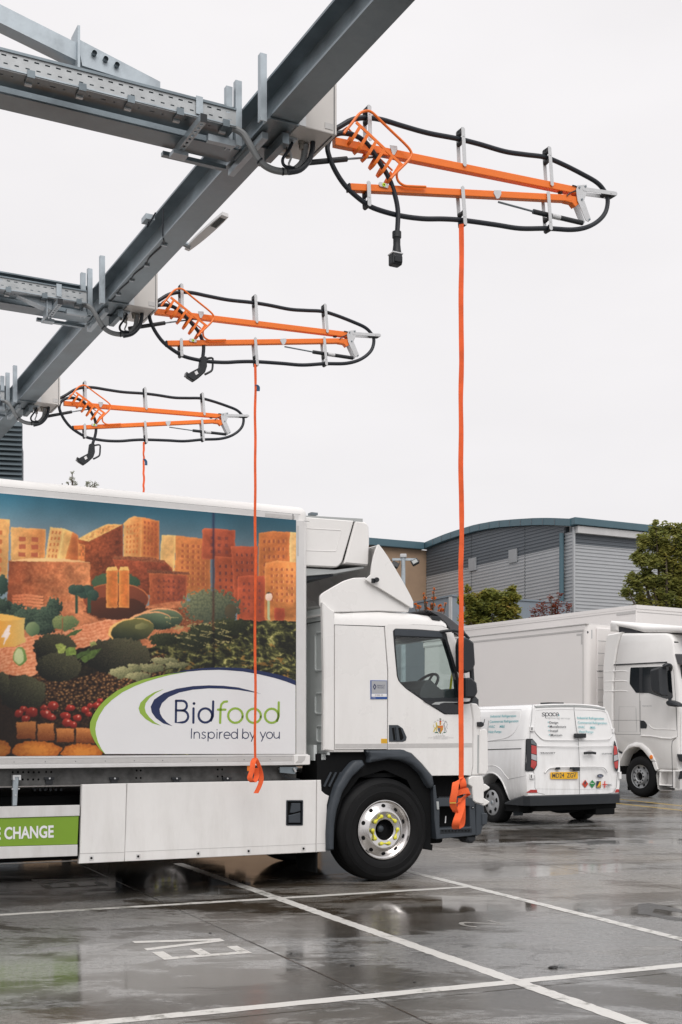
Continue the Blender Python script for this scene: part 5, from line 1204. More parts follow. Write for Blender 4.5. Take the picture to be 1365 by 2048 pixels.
for px, py in ((183.5, 1716), (277, 1712.7), (397, 1707), (497.8, 1702), (607.5, 1697)):
    c = S1(px, py, v_k); w_ = .021
    b_ = MB().prism(rnd([(c[0] - w_, c[1] - w_ * 1.1), (c[0] + w_, c[1] - w_ * 1.1), (c[0] + w_, c[1] + w_ * 1.1), (c[0] - w_, c[1] + w_ * 1.1)], .006), v_k - .003, v_k, b=.001).build('bolt_cup', m_alu, truck)
    MB().lathe([(0, v_k - .007), (.011, v_k - .007), (.011, v_k - .0035), (0, v_k - .0035)], c[0] - .002, c[1], n=10).build('bolt', m_black, b_)
# side guard behind the skirt
gl = [(-160, 1617.5), (160.3, 1610), (159.8, 1631.7), (-160, 1640)]
def guard(pts, name, m, dv, th=.03): return MB().prism(S(pts, .03), .03 + dv, .03 + dv + th, b=.003).build(name, m, truck)
guard([(-700, 1628), (160.3, 1610), (159.8, 1631.7), (-700, 1656)], 'guard_rail', m_alu, 0)
gp_ = guard([(-700, 1656.5), (158.6, 1632.4), (156, 1688.8), (-700, 1712)], 'guard_panel', m_limeg, .008, .012)
guard([(-700, 1712.5), (156, 1689.4), (155.5, 1712), (-700, 1744)], 'guard_rail', m_alu, 0)
fnG = lambda px, py: (lambda q: (q[0], .0355, q[2]))(TK.p(px, py, v=.0355))
text_on('lettering', 'CHANGE', fnG, (9, 1678), (108, 1674.2), 24, m_printw, gp_, bold=.028)
text_on('lettering', 'E', fnG, (-13, 1678.9), (2, 1678.4), 24, m_printw, gp_, bold=.028)
MB().prism(S([(27, 1550), (38.5, 1550), (34.5, 1611), (26, 1611.5)], .03), .03, .07, b=.003).build('guard_hanger', m_galv, truck)
MB().prism(S([(26, 1550), (42, 1550), (42, 1560), (38, 1560), (38, 1554), (30, 1554), (30, 1560), (26, 1560)], .03), .02, .08).build('guard_clamp', m_zinc, truck)
for px, py in ((25, 1578), (38, 1577.5), (31.5, 1590)): c = S1(px, py, .03); MB().lathe([(0, .02), (.007, .02), (.007, .0295)], c[0], c[1], n=8).build('bolt', m_zinc, truck)
cb_ = MB()
for i in range(6): c = S1(70 + i * 10.5, 1579.5, .30); cb_.lathe([(0, .295), (.012, .295), (.012, .3)], c[0], c[1], n=8)
cb_.build('battery_bolts', m_grayp, truck)
for v_ in (.06, 1.9): MB().box(-.74, -.72, v_, v_ + .45, .12, .75).build('mudflap', m_black, truck)
MB().box(-1.05, 1.05, .55, 1.95, .30, .66, b=.03).build('front_suspension', m_black, truck)
MB().box(-6.3, -4.5, .6, 1.9, .34, .66, b=.03).build('rear_suspension', m_black, truck)
# ---- wheels
def wheel(parent, cu, cv, cz, flip=1):
    r_t = .522
    f = lambda prof: [(r, y) for r, y in prof]
    rim = MB().lathe([(.293, .028), (.302, .006), (.301, -.004), (.295, -.005), (.291, .004), (.289, .02), (.272, .03), (.255, .026), (.228, .008), (.205, -.012), (.193, -.020), (.184, -.020), (.181, -.012), (.176, -.010), (.112, -.010), (.106, -.006), (.103, .004), (.101, .07)], n=72)
    w = rim.build('wheel', m_rim, parent, smooth=True, angle=38)
    t = MB(); pr = [(.292, .03), (.303, .012), (.318, -.002), (.345, -.012), (.380, -.016), (.384, -.019), (.388, -.016), (.415, -.014), (.440, -.010), (.444, -.013), (.450, -.008), (.456, -.011), (.462, -.006), (.468, -.008), (.474, -.002), (.492, .008), (.508, .022), (.518, .036)]
    for i, vv in enumerate((.06, .066, .072)): pass
    tread = [(.522, .045), (.522, .085), (.508, .088), (.508, .098), (.522, .101), (.523, .150), (.509, .153), (.509, .163), (.523, .166), (.522, .215), (.508, .218), (.508, .228), (.522, .231), (.520, .275), (.49, .300), (.38, .31), (.292, .29)]
    t.lathe(pr + tread, n=96); t.build('tyre', m_tyre, w, smooth=True, angle=30)
    h = MB().lathe([(0, .045), (.045, .045), (.060, .055), (.062, .07), (.101, .075)], n=40); h.build('hub', m_black, w, smooth=True)
    MB().sphere((-.03, .03, .01), .036, 1, .8, 1, 14, 10).build('hub_cap', m_grayp, w, smooth=True)
    MB().lathe([(.101, -.004), (.101, .06)], n=40).build('hub_bore', m_rim, w, smooth=True)
    for k in range(10):
        a = 2 * PI * (k + .5) / 10; rr = .243; hl = MB().lathe([(0, -.003), (.0195, -.003), (.0195, .01), (0, .01)], 0, 0, n=16)
        T = Matrix.Rotation(-a, 4, 'Y') @ Matrix.Translation((rr, .0165, 0)) @ Matrix.Rotation(rad(34), 4, 'Z') @ Matrix.Diagonal((1.0, 1, 1.15, 1))
        hl.v = [tuple(T @ Vector(q)) for q in hl.v]; hl.build('hand_hole', m_black, w, smooth=True)
    for k in range(10):
        a = rad(36 * k); rr = .143; partner = rad(36 * (k + 1)) if k % 2 == 1 else rad(36 * (k - 1))
        if k == 0: partner = rad(-36)
        if k == 9: partner = rad(360)
        c = Vector((rr * math.cos(a), -.022, rr * math.sin(a))); p2 = Vector((rr * math.cos(partner), -.022, rr * math.sin(partner))); m_ = (c + p2) / 2; m_.y = -.016
        nm_ = MB().sphere(c, .0205, 1, .75, 1, 12, 8); dd = (m_ - c)
        nm_.tube([c + dd * .2, c + dd * .98], [.016, .005], n=8); nm_.build('nut_indicator', m_yel, w, smooth=True, angle=60)
        MB().lathe([(0, -.014), (.021, -.014), (.021, -.0102)], c.x, c.z, n=12).build('wheel_nut', m_galv2, w)
    w.location = (cu, cv, cz)
    if flip < 0: w.rotation_euler = (0, 0, PI)
    return w
w1 = wheel(truck, 0, 0.0, .522)
def copy_part(o, parent, loc, rot=(0, 0, 0), name=None):
    c = o.copy(); COL.objects.link(c); c.parent = parent; c.location = loc; c.rotation_euler = rot
    for ch in list(o.children): d = ch.copy(); COL.objects.link(d); d.parent = c
    return c
bpy.context.view_layer.update()
copy_part(w1, truck, (0, 2.38, .522), (0, 0, PI)); copy_part(w1, truck, (-5.1, .02, .522)); copy_part(w1, truck, (-5.1, 2.36, .522), (0, 0, PI))
MB().tube([(0, .3, .52), (0, 2.1, .52)], .07, n=10).build('front_axle', m_black, truck); MB().tube([(-5.1, .3, .52), (-5.1, 2.1, .52)], .09, n=10).build('rear_axle', m_black, truck)
# ---- print on the cab
fn0 = lambda px, py: (lambda q: (q[0], -.0016, q[2]))(TK.p(px, py, v=-.0016))
pl = MB().prism(S([(741, 1360.5), (774.2, 1361), (774.4, 1398.3), (741.3, 1398.3)]), -.006, -.0003, b=.001).build('maker_plate', m_blue, truck)
MB().prism(S([(742.7, 1361.8), (773.3, 1362.2), (773.4, 1386.6), (742.8, 1386.6)]), -.0075, -.0063).build('plate_face', m_silver, pl)
MB().prism(S([(742.9, 1387.2), (773.4, 1387.2), (773.5, 1393.6), (742.9, 1393.6)]), -.0075, -.0063).build('plate_face', m_printw, pl)
fn1 = lambda px, py: (lambda q: (q[0], -.0082, q[2]))(TK.p(px, py, v=-.0082))
text_on('lettering', 'RENAULT', fn1, (755, 1372.6), (770.2, 1372.8), 3.0, m_navy, pl, bold=.01, spacing=1.2)
text_on('lettering', 'TRUCKS', fn1, (755, 1376.8), (769, 1377), 3.0, m_navy, pl, bold=.01, spacing=1.2)
text_on('lettering', 'D-WIDE  ZE', fn1, (750.5, 1391.7), (766, 1391.7), 3.0, m_char, pl)
text_on('lettering', 'E-TECH', fn1, (744, 1396.9), (751.5, 1396.9), 2.2, m_printw, pl)
dm = [[(749.3, 1367.8), (751.2, 1367.8), (748.0, 1373.6), (751.0, 1379.2), (749.3, 1379.2), (746.2, 1373.6)], [(749.4, 1367.8), (751.4, 1369.6), (753.4, 1373.6), (750.2, 1379.2), (748.8, 1376.4), (750, 1376.3), (751.4, 1373.6), (749.4, 1370)]]
poly_on('emblem', dm, fn1, m_navy, pl)
st = MB().prism(S([(762.5, 1477.4), (774.4, 1477.4), (774.4, 1486.6), (762.6, 1486.6)]), -.003, -.0003).build('warning_sticker', M('orange_sticker', (.75, .42, .02), .4), truck)
for i in range(3): poly_on('sticker_line', [[(764, 1479.6 + i * 2.3), (773, 1479.6 + i * 2.3), (773, 1480.3 + i * 2.3), (764, 1480.3 + i * 2.3)]], lambda px, py: (lambda q: (q[0], -.0036, q[2]))(TK.p(px, py, v=-.0036)), m_gold, st)
# coat of arms: shield, crown, two supporters, compartment
C_ = lambda pts: [(860 + x * .04884, 1400 + y * .04883) for x, y in pts]
fnc = lambda px, py: (lambda q: (q[0], -.0012, q[2]))(TK.p(px, py, v=-.0012)); fnc2 = lambda px, py: (lambda q: (q[0], -.0022, q[2]))(TK.p(px, py, v=-.0022))
cr = poly_on('coat_of_arms', [C_([(320, 1060), (540, 1040), (550, 1200), (500, 1280), (435, 1400), (370, 1310), (320, 1200)])], fnc, m_gold, dr)
poly_on('shield_quarter', [C_([(330, 1080), (430, 1070), (430, 1150), (330, 1150)]), C_([(440, 1160), (530, 1160), (510, 1260), (440, 1300)])], fnc2, M('orange_gold', (.60, .22, .03), .4), cr)
poly_on('shield_quarter', [C_([(440, 1050), (530, 1050), (530, 1140), (440, 1140)])], fnc2, M('shield_red', (.75, .16, .05), .4), cr)
poly_on('shield_quarter', [C_([(325, 1155), (430, 1155), (430, 1320), (375, 1290), (335, 1230)])], fnc2, M('shield_blue', (.12, .15, .22), .4), cr)
poly_on('crown', [C_([(405, 860), (470, 860), (465, 1030), (410, 1030)])], fnc2, m_gold, cr)
poly_on('crown_cap', [C_([(400, 855), (475, 855), (475, 900), (400, 900)]), C_([(405, 960), (470, 960), (470, 985), (405, 985)])], lambda px, py: (lambda q: (q[0], -.0030, q[2]))(TK.p(px, py, v=-.0030)), m_redp, cr)
poly_on('crest', [C_([(395, 760), (430, 735), (480, 770), (465, 850), (410, 850)])], fnc2, M('crest_grey', (.30, .31, .27), .4), cr)
lion = stroke_polys([C_([(270, 940)])[0], C_([(280, 1020)])[0], C_([(290, 1110)])[0], C_([(220, 1160)])[0], C_([(170, 1290)])[0]], 2.6) + stroke_polys([C_([(290, 1100)])[0], C_([(270, 1180)])[0], C_([(275, 1270)])[0]], 2.2) + stroke_polys([C_([(290, 1060)])[0], C_([(340, 1060)])[0]], 2.0) + stroke_polys([C_([(200, 1130)])[0], C_([(150, 1090)])[0], C_([(170, 1010)])[0]], 1.0)
poly_on('lion_supporter', [[tuple(q) for q in P] for P in lion], fnc, M('lion_gold', (.62, .50, .12), .4), cr)
uni = stroke_polys([C_([(640, 880)])[0], C_([(590, 990)])[0], C_([(620, 1110)])[0], C_([(650, 1200)])[0], C_([(680, 1290)])[0]], 1.4) + stroke_polys([C_([(620, 1110)])[0], C_([(600, 1200)])[0], C_([(620, 1290)])[0]], 1.2) + stroke_polys([C_([(690, 900)])[0], C_([(720, 1010)])[0], C_([(690, 1100)])[0], C_([(720, 1170)])[0]], .9) + stroke_polys([C_([(560, 960)])[0], C_([(560, 1120)])[0]], .8)
poly_on('unicorn_supporter', [[tuple(q) for q in P] for P in uni], fnc, M('unicorn_grey', (.30, .30, .32), .4), cr)
poly_on('scrollwork', [[tuple(q) for q in P] for P in stroke_polys([C_([(180, 920)])[0], C_([(220, 870)])[0], C_([(250, 900)])[0]], .9) + stroke_polys([C_([(300, 850)])[0], C_([(330, 810)])[0], C_([(360, 850)])[0]], .9) + stroke_polys([C_([(500, 870)])[0], C_([(550, 810)])[0], C_([(580, 880)])[0]], .9) + stroke_polys([C_([(610, 870)])[0], C_([(660, 860)])[0], C_([(690, 920)])[0]], .9)], fnc, M('scroll_grey', (.36, .36, .36), .4), cr)
poly_on('compartment', [C_([(190, 1330), (280, 1300), (350, 1310), (330, 1350), (230, 1355)]), C_([(530, 1310), (610, 1305), (680, 1335), (600, 1350)]), C_([(310, 1375), (380, 1370), (380, 1390)]), C_([(500, 1370), (560, 1380), (500, 1395)]), C_([(420, 1330), (460, 1330), (440, 1410)])], fnc2, M('compartment_green', (.05, .16, .10), .4), cr)
m_faint = M('faint_print', (.38, .38, .38), .4)
for i, (a, b) in enumerate(((872, 890.5), (866.5, 897), (856, 908), (868, 896))): 
    if i in (0, 1, 2, 3): text_on('small_print', ['BY APPOINTMENT', 'TO HIS MAJESTY THE KING', 'SUPPLIERS OF FOODSERVICE AND CATERING PRODUCTS', 'BY ROYAL WARRANT'][i], fnc, (a, 1472.2 + i * 2.1), (b, 1472.2 + i * 2.1), 1.5, m_faint, dr)
# ================================================================ MURAL: printed panel (colours per point of a fine grid) and the logo
def hash01(ix, iy, s=0):
    h = (ix.astype(np.int64) * 374761393 + iy.astype(np.int64) * 668265263 + s * 982451653) & 0xffffffff
    h = ((h ^ (h >> 13)) * 1274126177) & 0xffffffff; return ((h ^ (h >> 16)) & 0xffff) / 65535.0
def vnoise(x, y, s=0):
    ix, iy = np.floor(x), np.floor(y); fx, fy = x - ix, y - iy; fx = fx * fx * (3 - 2 * fx); fy = fy * fy * (3 - 2 * fy)
    a = hash01(ix, iy, s); b = hash01(ix + 1, iy, s); c = hash01(ix, iy + 1, s); d = hash01(ix + 1, iy + 1, s)
    return (a * (1 - fx) + b * fx) * (1 - fy) + (c * (1 - fx) + d * fx) * fy
def fbm(x, y, o=4, s=0):
    t = 0; a = .5; k = 1
    for i in range(o): t = t + a * vnoise(x * k, y * k, s + i); a *= .5; k *= 2.03
    return t
def worley(x, y, s=0):
    ix, iy = np.floor(x), np.floor(y); best = np.full(x.shape, 9.0); idv = np.zeros(x.shape)
    for dx in (-1, 0, 1):
        for dy in (-1, 0, 1):
            cx, cy = ix + dx, iy + dy; px = cx + hash01(cx, cy, s); py = cy + hash01(cx, cy, s + 7); d = np.hypot(px - x, py - y)
            m = d < best; best = np.where(m, d, best); idv = np.where(m, hash01(cx, cy, s + 13), idv)
    return best, idv
def inpoly(X, Y, P):
    r = np.zeros(X.shape, bool); n = len(P)
    for i in range(n):
        x0, y0 = P[i]; x1, y1 = P[(i + 1) % n]
        if y0 == y1: continue
        c = ((y0 > Y) != (y1 > Y)) & (X < (x1 - x0) * (Y - y0) / (y1 - y0) + x0); r ^= c
    return r
def paint_mural(X, Y):
    """X, Y: position on the printed picture; returns sRGB 0..255"""
    C = np.zeros(X.shape + (3,))
    X0, Y0 = X, Y; wa = np.where(Y0 < 1232, 1.1, 3.0); X = X + wa * (fbm(X0 * .10, Y0 * .10, 3, 201) - .47) * 2; Y = Y + wa * (fbm(X0 * .10, Y0 * .10, 3, 211) - .47) * 2
    def L3(a, b, t): t = np.clip(t, 0, 1)[..., None]; return np.array(a) * (1 - t) + np.array(b) * t
    def put(m, col): C[m] = (col[m] if isinstance(col, np.ndarray) and col.ndim == C.ndim else np.array(col))
    n1 = fbm(X * .05, Y * .05, 5, 1); n2 = fbm(X * .3, Y * .3, 4, 5); n3 = fbm(X * .9, Y * .9, 3, 9)
    t = (Y - 985 - X * .085) / 75
    sky_ = L3((36, 104, 132), (128, 152, 166), t); sky_ = L3((0, 0, 0), (1, 1, 1), X * 0 + 1) * sky_ * (1 - .18 * np.clip(X / 590, 0, 1))[..., None]
    C[:] = sky_
    def face(P, c0, c1, horiz=True, tex=.09, edge=None):
        m = inpoly(X, Y, P); xs = [p[0] for p in P]; ys = [p[1] for p in P]
        t = (X - min(xs)) / (max(xs) - min(xs)) if horiz else (Y - min(ys)) / (max(ys) - min(ys))
        col = L3(c0, c1, t) * (1 + tex * (n2 - .47) * 2 + .22 * (n1 - .47) * 2 - .22 * np.clip((Y - min(ys)) / 110, 0, 1) * np.array(1.0))[..., None]; C[m] = col[m]
        if edge is None: edge = tuple(min(255, q * 1.16 + 10) for q in c0)
        if True:
            for i in range(len(P)):
                (x0, y0), (x1, y1) = P[i], P[(i + 1) % len(P)]; Ln = math.hypot(x1 - x0, y1 - y0) + 1e-6
                tt = np.clip(((X - x0) * (x1 - x0) + (Y - y0) * (y1 - y0)) / Ln ** 2, 0, 1); d = np.hypot(X - x0 - tt * (x1 - x0), Y - y0 - tt * (y1 - y0))
                kk = (.6 * np.exp(-d / 2.2))[..., None]; C[m] = (C * (1 - kk) + np.array(edge) * kk)[m]
        return m
    def wins(q, nx, ny, col, fw=.5, fh=.5, m0=.1, hl=None):
        """windows on the quad q = tl,tr,br,bl"""
        for j in range(ny):
            for i in range(nx):
                def at(a, b):
                    x = (q[0][0] * (1 - a) + q[1][0] * a) * (1 - b) + (q[3][0] * (1 - a) + q[2][0] * a) * b
                    y = (q[0][1] * (1 - a) + q[1][1] * a) * (1 - b) + (q[3][1] * (1 - a) + q[2][1] * a) * b; return x, y
                a0 = m0 + (1 - 2 * m0) * (i + (1 - fw) / 2) / nx; a1 = a0 + (1 - 2 * m0) * fw / nx; b0 = m0 * .6 + (1 - m0 * 1.2) * (j + (1 - fh) / 2) / ny; b1 = b0 + (1 - m0 * 1.2) * fh / ny
                P = [at(a0, b0), at(a1, b0), at(a1, b1), at(a0, b1)]; m = inpoly(X, Y, P); C[m] = C[m] * .2 + np.array(col) * .8
                if hl is not None:
                    P = [at(a1, b0), at(a1 + .025, b0), at(a1 + .025, b1), at(a1, b1)]; m = inpoly(X, Y, P); C[m] = C[m] * .4 + np.array(hl) * .6
    O1, O2, O3, O4 = (250, 190, 112), (232, 142, 72), (194, 96, 50), (136, 64, 42)
    P = [(-80, 1034), (20, 1039), (14, 1185), (-80, 1185)]; face(P, O2, O1); wins([(-66, 1045), (18, 1049), (14, 1175), (-66, 1170)], 4, 6, O3)
    P = [(22, 1054), (92, 1058), (90, 1125), (22, 1125)]; face(P, O1, O2, edge=(252, 205, 130)); wins([(26, 1066), (90, 1069), (88, 1121), (26, 1119)], 2, 3, (178, 84, 58), .55, .58, hl=(250, 190, 110))
    P = [(101, 1054), (128, 1057), (117, 1122), (90, 1122)]; face(P, O1, O1); wins(P, 3, 5, (196, 98, 52), .42, .5)
    face([(128, 1057), (146, 1064), (130, 1124), (116, 1122)], (250, 205, 125), (242, 170, 90)); face([(145, 1063), (157, 1071), (158, 1126), (128, 1126)], O2, O3)
    face([(157, 1077), (190, 1062), (246, 1048), (247, 1160), (180, 1190), (158, 1120)], O3, O4, tex=.3, edge=(214, 116, 60))
    m = face([(157, 1078), (176, 1066), (213, 1048), (246, 1049), (232, 1056), (178, 1083)], O1, O2, tex=.5)
    face([(157, 1086), (170, 1090), (170, 1124), (158, 1121)], O2, O3, tex=.6)
    P = [(248, 1046), (256, 1038), (268, 1033), (284, 1034), (282, 1115), (247, 1115)]; face(P, O1, O2, edge=(250, 200, 120)); wins([(249, 1046), (283, 1038), (281, 1113), (247, 1113)], 4, 6, (206, 104, 50), .4, .5)
    P = [(284, 1034), (319, 1042), (319, 1118), (282, 1114)]; face(P, O2, O3); wins(P, 4, 7, (170, 80, 48), .5, .5, .08, hl=(232, 140, 74))
    P = [(324, 1070), (352, 1071), (348, 1165), (318, 1150)]; face(P, (247, 196, 120), O1)
    P = [(352, 1071), (421, 1079), (421, 1190), (348, 1190)]; face(P, O2, (206, 116, 60), edge=(240, 160, 88)); wins([(354, 1078), (420, 1084), (420, 1180), (352, 1180)], 5, 8, (168, 84, 52), .45, .48, hl=(240, 158, 84))
    P = [(405, 1060), (410, 1056), (471, 1060), (471, 1120), (404, 1118)]; face(P, (196, 92, 56), (170, 74, 48)); wins([(412, 1065), (466, 1068), (466, 1115), (412, 1112)], 3, 3, (122, 62, 54), .42, .45)
    P = [(430, 1112), (474, 1116), (474, 1205), (430, 1205)]; face(P, (188, 88, 50), (172, 78, 48)); wins([(431, 1120), (474, 1122), (474, 1200), (431, 1200)], 3, 5, (104, 56, 54), .38, .42, hl=(214, 110, 62))
    P = [(462, 1092), (516, 1093), (516, 1215), (470, 1215)]; face(P, (192, 88, 52), (182, 80, 50)); wins([(463, 1096), (515, 1096), (515, 1200), (468, 1200)], 4, 6, (104, 56, 54), .36, .4, hl=(216, 112, 62))
    P = [(518, 1066), (545, 1062), (580, 1064), (580, 1215), (517, 1215)]; face(P, (222, 128, 62), (214, 118, 58)); wins([(519, 1068), (578, 1066), (578, 1205), (518, 1205)], 5, 8, (150, 78, 54), .42, .42, hl=(240, 160, 90))
    face([(580, 1064), (600, 1066), (600, 1130), (580, 1125)], (252, 206, 132), (244, 184, 110))
    P = [(476, 1153), (500, 1151), (531, 1152), (531, 1243), (475, 1240)]; face(P, (196, 88, 52), (178, 76, 48)); wins([(478, 1156), (530, 1155), (530, 1236), (477, 1232)], 4, 5, (120, 60, 52), .36, .4)
    P = [(530, 1126), (556, 1121), (600, 1125), (600, 1243), (530, 1241)]; face(P, (226, 134, 64), (236, 148, 78), edge=(246, 176, 104)); wins([(533, 1127), (596, 1128), (596, 1213), (533, 1211)], 5, 6, (168, 84, 52), .42, .42, hl=(248, 186, 112)); face([(549, 1216), (570, 1216), (570, 1242), (549, 1241)], (170, 72, 46), (170, 72, 46))
    # cake, low houses, twin towers
    m = inpoly(X, Y, [(18, 1121), (60, 1117), (130, 1118), (181, 1125), (181, 1222), (14, 1226)]); cc = L3((140, 70, 40), (216, 138, 86), (X - 20) / 170 + (n2 - .5) * .9) * (.75 + .6 * n1)[..., None]; C[m] = cc[m]
    m = inpoly(X, Y, [(18, 1122), (60, 1116), (130, 1117), (181, 1125), (130, 1123), (60, 1123)]); C[m] = (246, 196, 132)
    face([(226, 1116), (328, 1120), (346, 1138), (346, 1190), (200, 1190), (236, 1150)], (178, 84, 48), O4, tex=.3); m = inpoly(X, Y, [(226, 1112), (300, 1114), (330, 1121), (330, 1126), (226, 1118)]); C[m] = (L3((110, 60, 40), (206, 120, 76), n3 * 1.6 - .3))[m]
    P = [(299, 1146), (375, 1150), (373, 1218), (299, 1215)]; face(P, (184, 92, 54), (150, 70, 48), tex=.25, edge=(224, 124, 66)); wins([(306, 1152), (370, 1154), (368, 1208), (306, 1205)], 5, 4, (112, 58, 48), .38, .4)
    m = inpoly(X, Y, [(295, 1139), (378, 1144), (380, 1150), (294, 1146)]); C[m] = (L3((84, 50, 38), (186, 106, 66), n3 * 1.6 - .3))[m]
    def blob(cx, cy, rx, ry, c0, c1, ang=0, sc=.5, rough=.12, light=(-.5, -.6), seed=3, speck=None):
        a = rad(ang); dx, dy = X - cx, Y - cy; x = (dx * math.cos(a) + dy * math.sin(a)) / rx; y = (-dx * math.sin(a) + dy * math.cos(a)) / ry
        r = np.hypot(x, y) + rough * (fbm(X * .25, Y * .25, 3, seed) - .5) * 2; m = r < 1
        sh = np.clip(.5 + .5 * (x * light[0] + y * light[1]), 0, 1)
        if sc: w_, iv = worley(X * sc, Y * sc, seed); sh = sh * .62 + .5 * np.clip(1 - w_ * 1.3, 0, 1) * (.4 + .6 * sh)
        col = L3(c0, c1, sh); C[m] = col[m]
        if speck is not None:
            hh = hash01(np.floor(X * 1.1), np.floor(Y * 1.1), seed + 3); mm = m & (hh > .86) & (sh > .3); C[mm] = C[mm] * .5 + np.array(speck) * .5
    # low ground behind, path
    t = np.clip((Y - 1215) / 100, 0, 1)
    gm = (Y > 1208 + 6 * np.sin(X * .03) + (X - 200) * .0) & (X < 470)
    grd = L3((120, 60, 34), (232, 146, 96), (n1 * 1.2 + n2 * .6 - .25)) ; C[gm] = grd[gm]
    m = inpoly(X, Y, [(165, 1222), (300, 1216), (430, 1216), (470, 1240), (300, 1260), (200, 1240)]); C[m] = (L3((96, 52, 34), (196, 112, 66), n3 * 1.5 - .25))[m]
    m = inpoly(X, Y, [(-90, 1300), (120, 1262), (230, 1235), (290, 1238), (240, 1262), (200, 1290), (150, 1312), (80, 1350), (-90, 1372)]); C[m] = (L3((214, 120, 76), (250, 178, 132), n2 * 1.6 - .3 + .25 * np.sin(Y * .9 + X * .2 + n1 * 9)))[m]
    blob(232, 1166, 48, 22, (34, 62, 50), (88, 116, 78), seed=4)
    blob(232, 1198, 66, 32, (214, 124, 66), (190, 100, 56), seed=5, sc=0, rough=0); blob(232, 1199, 64.5, 31, (110, 54, 36), (146, 74, 46), seed=5, sc=0, rough=0); blob(232, 1216, 60, 22, (58, 34, 26), (100, 52, 34), seed=5, sc=0, rough=.1)
    for (a, b) in ((213, 236), (238, 259)):
        face([(a, 1139), (b, 1139), (b, 1216), (a, 1215)], (238, 140, 60), (216, 112, 50), tex=.1, edge=(250, 180, 96)); face([(a + 3, 1134), (b - 3, 1133), (b, 1140), (a, 1141)], (250, 190, 104), (240, 160, 80))
    for cx, cy, rx, ry in ((150, 1180, 13, 10), (172, 1184, 17, 13), (160, 1178, 9, 8), (5, 1170, 11, 20), (186, 1190, 12, 10)): blob(cx, cy, rx, ry, (24, 46, 42), (74, 106, 88), sc=.45, seed=6, rough=.25)
    for x0, x1 in ((151, 156), (175, 182)): m = (X > x0) & (X < x1) & (Y > 1188) & (Y < 1226); C[m] = (46, 74, 58)
    blob(350 + 72, 1214, 52, 32, (44, 56, 48), (136, 142, 102), seed=7, sc=.22, rough=.5); blob(462, 1222, 12, 14, (60, 60, 48), (90, 80, 56), sc=0)
    for i in range(5): m = inpoly(X, Y, [(24, 1190 + i * 6.2), (50, 1187 + i * 6.4), (88, 1192 + i * 6.2), (86, 1196 + i * 6.2), (50, 1193 + i * 6.2), (26, 1195 + i * 6.2)]); C[m] = (L3((196, 98, 60), (240, 156, 104), X / 90 + (n3 - .5)))[m]
    for cx, cy, rx, ry in ((20, 1222, 32, 16), (60, 1238, 38, 22), (108, 1216, 15, 20), (95, 1236, 26, 22), (0, 1210, 22, 14), (84, 1256, 26, 12), (-40, 1225, 40, 24)): blob(cx, cy, rx, ry, (14, 28, 26), (96, 124, 98), sc=.24, seed=8, rough=.45)
    blob(66, 1258, 14, 14, (60, 92, 62), (156, 176, 122), sc=0, seed=9, rough=.02)
    blob(130, 1246, 26, 14, (70, 96, 62), (150, 160, 96), sc=.3, seed=10, rough=.4); m = (abs(X - 125) < 1.2) & (Y > 1236) & (Y < 1274); C[m] = (150, 96, 60)
    m = inpoly(X, Y, [(128, 1274), (150, 1262), (169, 1256), (152, 1270)]); C[m] = (70, 100, 54)
    m = inpoly(X, Y, [(-90, 1226), (0, 1227), (30, 1231), (49, 1237), (51, 1285), (30, 1292), (-90, 1306)]); C[m] = (L3((240, 168, 62), (224, 190, 108), X / 50))[m]; m = inpoly(X, Y, [(-90, 1226), (0, 1227), (30, 1231), (49, 1237), (0, 1243), (-90, 1240)]); C[m] = (252, 196, 92)
    m = inpoly(X, Y, [(16, 1250), (21, 1250), (19, 1264), (21, 1267), (7, 1291), (10, 1275), (4, 1274)]); C[m] = (246, 232, 224)
    blob(40, 1312, 14, 18, (92, 132, 62), (134, 166, 88), sc=0, rough=.03); blob(38, 1312, 10, 15, (176, 196, 136), (206, 216, 162), sc=0, rough=.02)
    # avocados
    for cx, cy, rx, ry in ((318, 1238, 44, 20), (300, 1242, 40, 17)): blob(cx, cy, rx + 3, ry + 2, (220, 140, 96), (240, 176, 120), ang=-4, sc=0, rough=0); blob(cx + 3, cy + 1, rx, ry, (22, 38, 32), (104, 124, 92), ang=-4, sc=0, rough=.0, light=(.35, -.95))
    blob(262, 1260, 46, 23, (226, 176, 96), (240, 190, 110), ang=-8, sc=0, rough=0); blob(265, 1261, 43, 22, (20, 30, 26), (118, 118, 66), ang=-8, sc=0, rough=0, light=(.55, -.85)); blob(283, 1252, 14, 6, (92, 98, 58), (150, 148, 92), ang=-8, sc=0, rough=.0)
    # leafy field on the right
    top = 1236 + 8 * np.sin(X * .022) + 0 * X; fm_ = (Y > np.where(X > 470, 1240 + (X - 470) * .02, np.where(X > 380, 1252 - (X - 380) * .12, 1262 + (380 - X) * .42))) & (X > 262)
    wv = np.abs(np.sin((Y - .18 * X) * .16 + 5.5 * fbm(X * .022, Y * .035, 3, 21) * 2)); wv2 = np.abs(np.sin(X * .12 + Y * .22 + 7 * fbm(X * .05, Y * .06, 3, 31)))
    wx = 26 * (fbm(X * .02, Y * .03, 3, 61) - .5); wy_ = 20 * (fbm(X * .025, Y * .03, 3, 71) - .5)
    def ridged(sx, sy, o, sd):
        t = 0; a = .5; k = 1
        for i in range(o): t = t + a * (1 - np.abs(2 * vnoise((X + wx) * sx * k, (Y + wy_ - .15 * X) * sy * k, sd + i) - 1)) ** 2; a *= .55; k *= 2.1
        return t
    R1 = ridged(.055, .115, 5, 81); R2 = ridged(.17, .24, 3, 91); lum = np.clip((Y - 1236) / 90, 0, 1)
    tt = np.clip(R1 * 1.1 + .5 * R2 - .46 + .18 * (n1 - .5) * 4, 0, 1.3)
